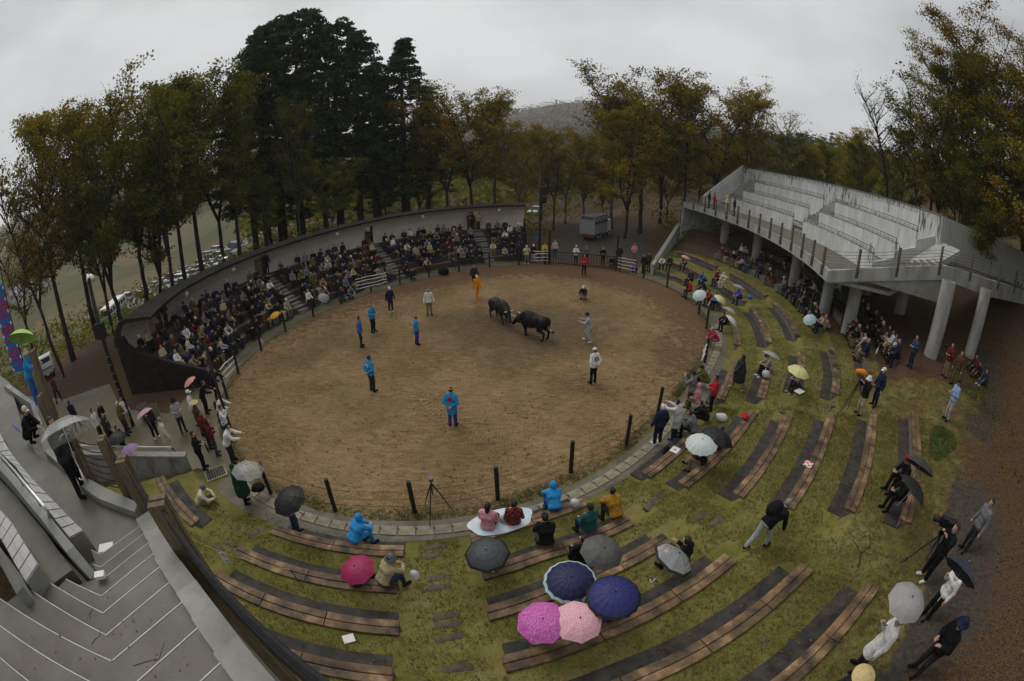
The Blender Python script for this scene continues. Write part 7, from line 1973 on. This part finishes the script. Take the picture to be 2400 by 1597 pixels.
# farm houses down the valley
M_roofh = mat('house_roof', (.12, .13, .14), (.2, .2, .2), scale=2, rough=.6, objrand=.3); M_wallh = mat('house_wall', (.45, .44, .42), (.6, .59, .57), scale=1, rough=.9, objrand=.2)
for i, (px, py, s) in enumerate([(52, 700, 1), (75, 688, .8), (40, 712, .9), (95, 676, .7), (70, 708, 1.1), (115, 668, .7), (30, 690, .8)]):
    x, y, z = HIT(px, py); root = empty('farm_house', (x, y, z - .3), rng.uniform(0, 3)); root.scale = (s, s, s)
    tag(root, f'small pale house with grey roof in the misty valley, {["centre of the hamlet", "right of centre", "left of centre", "right end", "front row", "farther right end", "far left end"][i]}', 'house', 'houses in the valley')
    mb = MB(); mb.box((0, 0, 2.2), (11, 7, 5)); mb.build('wall', M_wallh, root, False, False)
    mb = MB(); mb.add([(-6, -4.2, 4.6), (6, -4.2, 4.6), (6, 4.2, 4.6), (-6, 4.2, 4.6), (-6, 0, 7.6), (6, 0, 7.6)], [(0, 1, 5, 4), (2, 3, 4, 5), (0, 4, 3), (1, 2, 5), (3, 2, 1, 0)]); mb.build('roof', M_roofh, root, False, False)
    for k_ in range(3): mb = MB(); mb.box((-3.5 + 3.5 * k_, -3.52, 2.6), (1.5, .06, 1.3)); mb.build('window', M_glass, root, False, False)
# ---------------------------------------------------------------- poles, lamps, banner
def ztop(px, py, x, y): d = ray(px, py); return CAM_H + math.hypot(x, y) * d[2] / math.hypot(d[0], d[1])
def pole(px, py, tx, ty, r, lbl, cat='pole'):
    x, y = G(px, py); zt = ztop(tx, ty, x, y); root = empty('utility_pole', (x, y, 0)); tag(root, lbl, cat)
    mb = MB(); mb.tube([(x, y, -.3), (x, y, zt)], [r, r * .8], 10); mb.build('shaft', M_post, root, True); return root, x, y, zt
r_, x, y, zt = pole(312, 998, 225, 650, .13, 'tall black lamp pole beside the covered stand end', 'lamp post')
for s in (-1, 1):
    c = Vector((x + s * .17, y + .1, zt + .1)); ax = Vector((.75 + s * .1, .1 * s - .3, -.5)).normalized()
    mb = MB(); mb.tube([tuple(c - ax * .2), tuple(c), tuple(c + ax * .2)], [.05, .09, .14], 12); mb.build('floodlight', M_white, r_, True)
mb = MB(); mb.box((x, y, zt + .05), (.6, .08, .08), .2); mb.build('crossarm', M_post, r_)
mb = MB(); mb.box((x + .12, y - .1, 5.0), (.5, .35, .7), .5); mb.build('loudspeaker', M_black, r_)
for q in range(8): mb = MB(); mb.box((x + .1, y - .12, .8 + .42 * q), (.16, .02, .02), .6); mb.build('rung', M_steel, r_)
r_, x, y, zt = pole(1264, 611, 1266, 402, .11, 'tall black pole carrying loudspeakers beyond the far rim')
for z_ in (zt - 1.7, zt - 2.6): mb = MB(); mb.box((x + .25, y - .1, z_), (.55, .4, .6), .2); mb.build('loudspeaker', M_black, r_)
pole(545, 1017, 497, 792, .07, 'slim dark pole standing at the left ring fence')
def banner():
    d = ray(14, 760); t = 17.5 / math.hypot(d[0], d[1]); x, y, z = d[0] * t, d[1] * t, CAM_H + d[2] * t
    root = empty('banner', (x, y, z - 1.5), math.radians(20)); tag(root, 'blue festival banner with red lettering and striped border on a pole', 'banner')
    mb = MB(); mb.tube([(.42, 0, -3.0), (.42, 0, 3.4)], .025, 6); mb.build('banner_pole', CL['green'], root, False, False)
    mb = MB(); mb.box((0, 0, 1.3), (.8, .012, 3.0)); mb.build('cloth', CL['blue'], root, False, False)
    for i in range(15):
        for s in (-1, 1):
            mb = MB(); mb.box((s * .36, -.011, -.1 + .2 * i), (.08, .012, .1)); mb.build('stripe', CL['red'] if i % 2 else CL['white'], root, False, False)
    for i, ch in enumerate('闘虎号'):
        cu = bpy.data.curves.new('lettering', 'FONT'); cu.body = ch; cu.size = .78; cu.extrude = .004; cu.align_x = 'CENTER'
        o = bpy.data.objects.new('lettering', cu); COL.objects.link(o); o.parent = root; o.location = (0, -.014, 1.75 - .85 * i); o.rotation_euler = (math.pi / 2, 0, 0); cu.materials.append(CL['red'])
        bpy.context.view_layer.update(); me = bpy.data.meshes.new_from_object(o.evaluated_get(bpy.context.evaluated_depsgraph_get())); bpy.data.objects.remove(o)
        if not me.materials: me.materials.append(CL['red'])
        o = mobj('lettering', me, None, root); o.location = (0, -.014, 1.75 - .85 * i); o.rotation_euler = (math.pi / 2, 0, 0)
banner()
# ---------------------------------------------------------------- small things
def simple(name, mb, m, loc, rz, label, cat, smooth=False):
    o = mb.build(name, m, None, smooth); o.location = loc; o.rotation_euler = (0, 0, rz); return tag(o, label, cat)
def tripod(px, py, top, feet, lbl):
    x, y, z = HIT(px, py); root = empty('tripod', (x, y, z)); tag(root, lbl, 'tripod')
    hd = Vector((x, y, z + top))
    for i in range(3):
        f = Vector((x + math.cos(i * 2.1 + feet) * .55, y + math.sin(i * 2.1 + feet) * .55, z + .01)); mb = MB(); mb.tube([hd - Vector((0, 0, .1)), hd.lerp(f, .55), f], [.022, .018, .012], 6); mb.build('leg', M_black, root)
        mb = MB(); mb.tube([hd.lerp(f, .5), Vector((x, y, z + top * .45))], .008, 5); mb.build('brace', M_rail, root)
    mb = MB(); mb.tube([hd - Vector((0, 0, .6)), hd], .02, 6); mb.build('column', M_rail, root)
    mb = MB(); mb.box(tuple(hd + Vector((0, 0, .05))), (.12, .16, .1), .4); mb.build('head', M_rail, root)
    mb = MB(); mb.tube([hd, hd + Vector((.12, -.28, -.1))], .01, 5); mb.build('pan_handle', M_black, root); return hd
tripod(1022, 1208, 1.45, .3, 'black camera tripod standing empty by the near fence')
hd = tripod(1990, 965, 1.55, 1.0, 'black tripod carrying the orange covered camera')
mb = MB(); mb.tube([(-.2, 0, 0), (-.02, .02, .03), (.14, 0, .02), (.3, 0, 0)], [.09, .13, .11, .08], 10); simple('covered_camera', mb, CL['orange'], (hd.x, hd.y, hd.z + .2), 2.6, 'camera under a bright orange rain cover', 'camera', True)
hd = tripod(2145, 1338, 1.35, .2, 'black tripod under the large video camera')
root = empty('video_camera', (hd.x, hd.y, hd.z + .12), 2.4); tag(root, 'large black shoulder video camera on the upper path', 'camera')
mb = MB(); mb.box((0, 0, .12), (.5, .16, .22)); mb.build('camera_body', M_black, root, False, False); mb = MB(); mb.tube([(.25, 0, .12), (.48, 0, .12)], [.07, .08], 12); mb.build('lens', M_black, root, True, False); mb = MB(); mb.box((-.05, .12, .2), (.2, .08, .08)); mb.build('viewfinder', M_black, root, False, False)
def bag(px, py, z, c, size, name, label, cat='bag', seed=1):
    x, y = G(px, py, z); F = Field((-.5, -.5, -.1), (.5, .5, .7), .03); r2 = random.Random(seed)
    F.ell((0, 0, size[2] * .45), (size[0] / 2, size[1] / 2, size[2] / 2), .02)
    for _ in range(5): F.ell((r2.uniform(-.3, .3) * size[0], r2.uniform(-.3, .3) * size[1], size[2] * r2.uniform(.2, .75)), [s * r2.uniform(.18, .32) for s in size], .03)
    X, Y, Z = np.meshgrid(*F.ax, indexing='ij'); F.f = np.maximum(F.f, (-Z).astype(np.float32))
    V, Q = F.surface(); o = mobj(name, arr_mesh(name, V, Q), c); o.location = (x, y, z + .005); o.rotation_euler = (0, 0, r2.uniform(0, 6)); return tag(o, label, cat)
bag(1745, 980, .9, CL['red'], (.5, .3, .18), 'tote_bag', 'red and white spotted bag lying on the plank bench', seed=3)
bag(1347, 1187, .45, M_rainc, (.3, .25, .3), 'plastic_bag', 'white plastic bag beside the blue raincoat', seed=4)
bag(1690, 985, .5, M_rainc, (.5, .35, .3), 'plastic_bag', 'pile of white plastic bags behind the black umbrella', seed=5)
bag(1793, 884, .9, M_rainc, (.42, .4, .36), 'plastic_bag', 'dark bag wrapped in clear plastic on the second bench', seed=6)
bag(1560, 1068, .05, CL['black'], (.3, .25, .42), 'backpack', 'black backpack on the walkway beside the front bench', seed=7)
bag(974, 1355, .75, M_rainc, (.25, .22, .3), 'plastic_bag', 'clear plastic bag in the hand of the beige jacket man', seed=8)
bag(1180, 1222, .46, CL['lightgrey'], (.25, .2, .22), 'plastic_bag', 'crumpled silver bag between the pink and plaid shirts', seed=9)
bag(1757, 702, 1.36, CL['blue'], (.4, .3, .3), 'bag', 'blue bag beside the violet raincoat', seed=10)
bag(1040, 645, .02, CL['black'], (.9, .6, .7), 'covered_cart', 'dark covered cart standing by the far fence', 'cart', seed=11)
bag(470, 1186, .012, CL['black'], (.36, .36, .42), 'stool', 'small black stool under the cream jacket man', 'stool', seed=12)
bag(608, 1150, .25, CL['black'], (.5, .4, .3), 'camera_bag', 'black camera bag on a folding stand beside the fence post', seed=13)
x, y, z = HIT(1770, 1284)
F = Field((-.4, -.4, -.4), (.4, .4, .4), .025); F.ell((0, 0, 0), (.19, .12, .25), .02); F.ell((0, -.1, -.04), (.14, .07, .17), .03)
V, Q = F.surface(); o = mobj('backpack', arr_mesh('backpack', V, Q), CL['black']); o.location = (x - .02, y - .02, z + 1.42); o.rotation_euler = (-1.05, 0, math.radians(-75)); tag(o, 'large black backpack on the bending man', 'backpack')
def sheet(px, py, z, w, h, rz, m, name, label, cat='paper'):
    x, y = G(px, py, z); mb = MB(); mb.box((0, 0, 0), (w, h, .008)); return simple(name, mb, m, (x, y, z + .012), rz, label, cat)
M_prog = plaid_mat('programme_print', (.72, .70, .68), (.6, .12, .16), 9)
sheet(1582, 1055, .45, .36, .30, .8, M_white, 'paper_sheet', 'white paper with a small dark print on the front bench')
mb = MB(); mb.box((0, 0, .006), (.07, .07, .003), .78)
x, y = G(1582, 1055, .45); o = mb.build('printed_mark', M_rail, None); o.location = (x, y, .468); tag(o, 'small dark printed mark on the white paper', 'print')
sheet(1894, 1089, 1.8, .34, .30, .6, M_prog, 'programme', 'red and white programme lying on the fourth row bench', 'programme')
x, y, z = HIT(819, 1500); mb = MB(); mb.box((0, 0, 0), (.26, .2, .01), 0, 0, Matrix.Rotation(.15, 3, 'X')); simple('paper_scrap', mb, M_white, (x, y, z + .06), .5, 'white scrap of paper on the grass at the bottom left', 'paper')
sheet(1874, 918, 1.36, .5, .35, .4, M_white, 'board', 'white board used as a seat under the yellow umbrella', 'board')
sheet(2072, 820, 0, .6, .5, .3, CL['yellow'], 'mat', 'yellow sitting mat under the cream cardigan', 'mat').location.z = HIT(2072, 820)[2] + .02
x, y, z = HIT(1175, 1243); mb = MB(); v = [(math.cos(a) * .95 * (1 + .06 * math.sin(5 * a)), math.sin(a) * .5, .02 * math.sin(3 * a)) for a in np.linspace(0, 6.283, 28, endpoint=False)]
mb.add(v + [(p[0], p[1], p[2] - .006) for p in v], [tuple(range(28)), tuple(range(28, 56))[::-1]]); simple('picnic_sheet', mb, mat('picnic_sheet', (.45, .6, .72), (.75, .77, .78), scale=2.5, rough=.6), (x, y - .05, .475), .35, 'white and pale blue picnic sheet spread on the front bench', 'sheet')
# rope with a hanging white cloth over the left grass
p0, p1 = Vector(G(445, 1262, 1.9) + (1.9,)), Vector(G(680, 1336, 1.35) + (1.35,))
root = empty('rope_line', p0); tag(root, 'thin pale rope strung over the left grass from the stand to a stake', 'rope')
mb = MB(); mb.tube([tuple(p0.lerp(p1, t) - Vector((0, 0, .12 * 4 * t * (1 - t)))) for t in np.linspace(0, 1, 9)], .009, 5); mb.build('cord', CL['beige'], root)
gx, gy, gz = HIT(716, 1384); mb = MB(); mb.tube([tuple(p1), (gx, gy, gz - .1)], .012, 5); mb.build('stake', M_black, root)
q = p0.lerp(p1, .32); mb = MB(); mb.box((0, 0, -.24), (.2, .006, .46)); o = simple('cloth_tag', mb, M_white, (q.x, q.y, q.z - .12), .4, 'white cloth with dark handwriting hanging on the rope', 'cloth')
for i, (dx, dz, w, h) in enumerate([(0, -.08, .1, .02), (-.02, -.12, .02, .08), (.03, -.17, .08, .02), (0, -.36, .07, .02), (.02, -.38, .02, .07)]):
    mb = MB(); mb.box((dx, -.006, dz), (w, .004, h)); mb.build('brush_stroke', M_black, o, False, False)
# wire bins by the stand end wall
for px, py, lb in ((369, 987, 'round wire mesh bin full of litter, right one by the end wall'), (345, 985, 'round wire mesh bin, left one by the end wall')):
    x, y = G(px, py); root = empty('litter_bin', (x, y, .015)); tag(root, lb, 'bin', 'wire bins by the stand')
    mb = MB(); mb.lathe([(.26, 0), (.3, .8), (.31, .8), (.27, 0)], n=16); mb.build('basket', mat('wire_mesh', (.12, .11, .08), (.25, .23, .17), scale=30, rough=.6), root, False, False)
    mb = MB(); mb.lathe([(0, .55), (.15, .6), (.27, .5), (.25, .1)], n=10); mb.build('litter', mat('litter', (.2, .2, .18), (.6, .58, .52), scale=12, rough=.8), root, True, False)
x, y = FP(ST_A + .1, 4.6); nx, ny = FN(ST_A); mb = MB(); mb.box((0, 0, 0), (.3, .012, .5)); o = simple('notice', mb, M_white, (x - ny * -.13 if False else x + ny * .13, y - nx * .13, 1.25), math.atan2(ny, nx), 'white paper notice on the dark end wall', 'notice')
# purple folded umbrella and spare folded ones
def folded(p, q, c, lbl):
    p, q = Vector(p), Vector(q); root = empty('folded_umbrella', p); tag(root, lbl, 'umbrella')
    mb = MB(); mb.tube([p, p.lerp(q, .1), p.lerp(q, .35), p.lerp(q, .75)], [.005, .02, .05, .02], 8); mb.build('canopy', UM[c], root, True)
    mb = MB(); mb.tube([p.lerp(q, .7), q, q + Vector((.04, 0, .05))], .01, 6); mb.build('handle', CL['beige'], root, True)
c = Vector(G(30, 1006, 5.9) + (5.9,)); folded(c + Vector((.55, .05, -.05)), c + Vector((-.35, .1, .15)), 'violet', 'folded purple umbrella on the near stand seats')
x, y = G(492, 1085); folded((x + .1, y + .1, .35), (x + .1, y + .05, 1.1), 'black', 'folded black umbrella in the hands of the black suit')
x, y, z = HIT(2050, 838); folded((x, y, z + .15), (x + .35, y + .2, z + .6), 'white', 'folded white umbrella leaning by the cream cardigan')
x, y = G(1660, 712, .8); folded((x - .2, y - .3, .7), (x + .3, y + .2, 1.0), 'beige', 'folded beige umbrella among the right terrace spectators')
x, y = G(615, 795, .8); folded((x, y, .5), (x - .3, y + .2, .8), 'pink', 'folded dusty pink umbrella on the stand front bench')
mb = MB(); mb.tube([(0, 0, 0), (.4, .1, .06), (.9, -.05, .03), (1.3, .15, .05)], [.02, .02, .014, .006], 6); mb.tube([(.4, .1, .06), (.6, .45, .1), (.7, .7, .06)], [.014, .01, .005], 5)
x, y, z = HIT(2010, 1330); simple('fallen_branch', mb, M_barkd, (x, y, z + .03), .6, 'dark fallen branch on the leaf strewn grass', 'branch')
x, y, z = HIT(1256, 573); mb = MB(); mb.lathe([(.0, 0), (.16, 0), (.2, .34), (.21, .34), (.17, .01)], n=14); simple('bucket', mb, CL['sky'], (x, y, z + .5), 0, 'blue plastic bucket left of the gate', 'bucket')
# ---------------------------------------------------------------- grass blades, weeds, fallen leaves
def on_terrace(n, a0, a1, d0, d1, seed, avoid=True):
    r = np.random.default_rng(seed); N = int(n * (1.75 if avoid else 1))
    ph = r.uniform(a0, a1, N); d = r.uniform(d0, d1, N)
    if avoid:
        bw = np.interp(ph, np.arange(0, 360, .5), [bench_w(a) for a in np.arange(0, 360, .5)]); ok = np.ones(N, bool)
        for k in range(6): rd = np.interp(ph, ROW_PHI, ROW_D[:, k]); ok &= ~((bw > .4) & (d > rd - .655) & (d < rd + .205))
        ph, d = ph[ok][:n], d[ok][:n]
    b = np.round(ph * 2).astype(int) % 720; z = np.empty(len(ph))
    for u in np.unique(b): D, Z = profile(u / 2); z[b == u] = np.interp(d[b == u], D, Z)
    f = (ph % 360) * 2; a = np.floor(f).astype(int) % 720; c = (a + 1) % 720; t = f - np.floor(f)
    lp = lambda A: A[a] * (1 - t) + A[c] * t
    return np.c_[lp(_cx) + lp(_nx) * d, lp(_cy) + lp(_ny) * d, z], r
def blades(C, r, h, w, per):
    C = np.repeat(C, per, 0); n = len(C); C = C + np.c_[r.normal(size=(n, 2)) * .03, np.zeros(n)]
    a = r.uniform(0, 6.283, n); lean = r.uniform(.1, .9, n); hh = h * r.uniform(.5, 1.3, n); ww = w * r.uniform(.7, 1.3, n)
    V = np.empty((n, 3, 3)); c, s = np.cos(a), np.sin(a)
    V[:, 0] = C + np.c_[-s * ww, c * ww, -.01 * np.ones(n)]; V[:, 1] = C + np.c_[s * ww, -c * ww, -.01 * np.ones(n)]
    V[:, 2] = C + np.c_[c * hh * lean, s * hh * lean, hh * (1 - .35 * lean)]; return V.reshape(-1, 3)
M_blade = mat('grass_blade', (.075, .078, .014), (.33, .275, .11), scale=1.3, rough=.8, c3=(.16, .145, .028), w=(.36, .64), detail=10)
C1, r1 = on_terrace(52000, 137, 214, 1.1, 11.2, 41); C2, r2 = on_terrace(16000, 60, 137, 1.4, 9, 42)
tag(mobj('grass', fast_mesh('grass', np.concatenate([blades(C1, r1, .07, .007, 3), blades(C2, r2, .07, .012, 2)]), 3), M_blade), 'short yellowing autumn grass on the terraces', 'grass', kind='stuff')
Cw, rw = on_terrace(1500, 118, 214, -.22, .25, 43, False); keep = rw.random(len(Cw)) < .12 + .8 * (np.sin(Cw[:, 0] * 1.7 + np.sin(Cw[:, 1] * 2)) > .45); Cw = Cw[keep]
tag(mobj('weeds', fast_mesh('weeds', np.concatenate([blades(Cw, rw, .13, .009, 5), quads(np.repeat(Cw, 3, 0) + rw.normal(size=(len(Cw) * 3, 3)) * np.array([.08, .08, .03]) + np.array([0, 0, .08]), rw.normal(size=(len(Cw) * 3, 3)) * .5 + np.array([0, 0, 1.]), .07, rw)[:len(Cw) * 12 // 12 * 12].reshape(-1, 4, 3)[:, :3].reshape(-1, 3)]), 3), mat('weed_green', (.03, .045, .01), (.075, .10, .022), scale=3, rough=.7)), 'green weeds growing along the ring fence', 'weeds', kind='stuff')
xg, yg = G(2205, 1040, 2.75)
rp_ = np.random.default_rng(44); nP = 2600; an = rp_.uniform(0, 6.283, nP); rad = np.sqrt(rp_.uniform(0, 1, nP)); ua = math.radians(38); rad = rad * (1 + .15 * np.sin(3 * an)); Cp = np.c_[xg + np.cos(an) * rad * 1.25 * math.cos(ua) - np.sin(an) * rad * .6 * math.sin(ua), yg + np.cos(an) * rad * 1.25 * math.sin(ua) + np.sin(an) * rad * .6 * math.cos(ua), np.zeros(nP)]
for i in range(nP): Cp[i, 2] = zg(Cp[i, 0], Cp[i, 1])
tag(mobj('green_tuft', fast_mesh('green_tuft', blades(Cp, rp_, .075, .008, 4), 3), mat('lush_green', (.045, .085, .012), (.11, .17, .028), scale=3, rough=.7)), 'lush bright green grass patch beside the upper path', 'grass', kind='stuff')
La, ra = on_terrace(30000, 95, 192, 2, 20, 45, False); Lb, rb = on_terrace(900, 60, 215, .3, 12, 46, False); Lc, rc = on_terrace(2600, 215, 262, 9, 22, 47, False)
w_ = np.array([min(1.0, .03 + (max(0, FD(p[0], p[1])[1]) / 13) ** 1.6) for p in La]); La = La[ra.random(len(La)) < w_]
Cl = np.concatenate([La, Lb, Lc]) + np.array([0, 0, .035])
tag(mobj('fallen_leaves', fast_mesh('fallen_leaves', quads(Cl, ra.normal(size=Cl.shape) * .3 + np.array([0, 0, 1.]), .075, ra), 4), mat('dead_leaf', (.07, .028, .012), (.24, .085, .03), scale=4, rough=.7, c3=(.14, .055, .022), detail=8)), 'rust brown fallen leaves on the grass and path', 'leaves', kind='stuff')
rk = np.random.default_rng(48); nk = 150; ck = np.array([G(1008 + rk.normal() * 36, 950 + rk.normal() * 16) for _ in range(nk)]); ck = np.c_[ck, np.full(nk, .018)]
tag(mobj('sand_clods', fast_mesh('sand_clods', quads(ck, rk.normal(size=ck.shape) * .12 + np.array([0, 0, 1.]), .13, rk, 1.3), 4), mat('ochre_clod', (.20, .13, .05), (.33, .24, .11), scale=6, rough=.9)), 'pale ochre clods of trodden sand behind the nearest handler', 'sand', kind='stuff')
nk = 1500; an = rk.uniform(0, 360, nk); tt = np.sqrt(rk.uniform(0, 1, nk)) * .985; E_ = np.array([FP(a, 0) for a in an]); cc = np.c_[C0[0] + (E_[:, 0] - C0[0]) * tt, C0[1] + (E_[:, 1] - C0[1]) * tt, np.full(nk, .02)]
tag(mobj('soil_crumbs', fast_mesh('soil_crumbs', quads(cc, rk.normal(size=cc.shape) * .35 + np.array([0, 0, 1.]), .085, rk, 1.2), 4), mat('dark_crumb', (.03, .018, .009), (.085, .05, .025), scale=5, rough=.9)), 'dark crumbs of earth and leaf scattered over the sand', 'soil', kind='stuff')
# twigs and leaves blown onto the near stairs
for i, (a, b, s_) in enumerate([(800, 735, .9), (845, 800, .8), (560, 1190, .5), (570, 1350, .7), (830, 1480, 1.3), (110, 1090, .6), (1385, 1500, .7)]):
    z_ = 5.2 + .17 * min(9, max(1, (b - 560) / 105)); x, y = G(*c1(a, b), z_); mb = MB(); q_ = rk.normal(size=4)
    mb.tube([(0, 0, .006), (.12 * s_, .04 * q_[0], .012), (.25 * s_, .05 * q_[1], .01), (.36 * s_, .06 * q_[2], .006)], [.005, .005, .004, .002], 5)
    o = mb.build('twig', M_barkd); o.location = (x, y, z_ + .012); o.rotation_euler = (0, 0, 1.1 + .5 * q_[3]); tag(o, f'thin dark twig lying on the near stairs, {["topmost", "second from the top", "small one by the corner line", "beside the corner line", "longest, near the bottom edge", "leftmost", "rightmost, by the wall"][i]}', 'twig', 'twigs on the near stairs')
ln = []
for _ in range(60):
    a, b = rk.uniform(60, 1250), rk.uniform(900, 1560); z_ = 5.2 + .17 * min(9, max(1, (b - 560) / 105)); ln.append(G(*c1(a, b), z_) + (z_ + .02,))
tag(mobj('fallen_leaves', fast_mesh('fallen_leaves', quads(np.array(ln), rk.normal(size=(60, 3)) * .2 + np.array([0, 0, 1.]), .05, rk), 4), _mc['dead_leaf']), 'small dead leaves scattered on the near stairs', 'leaves', kind='stuff')
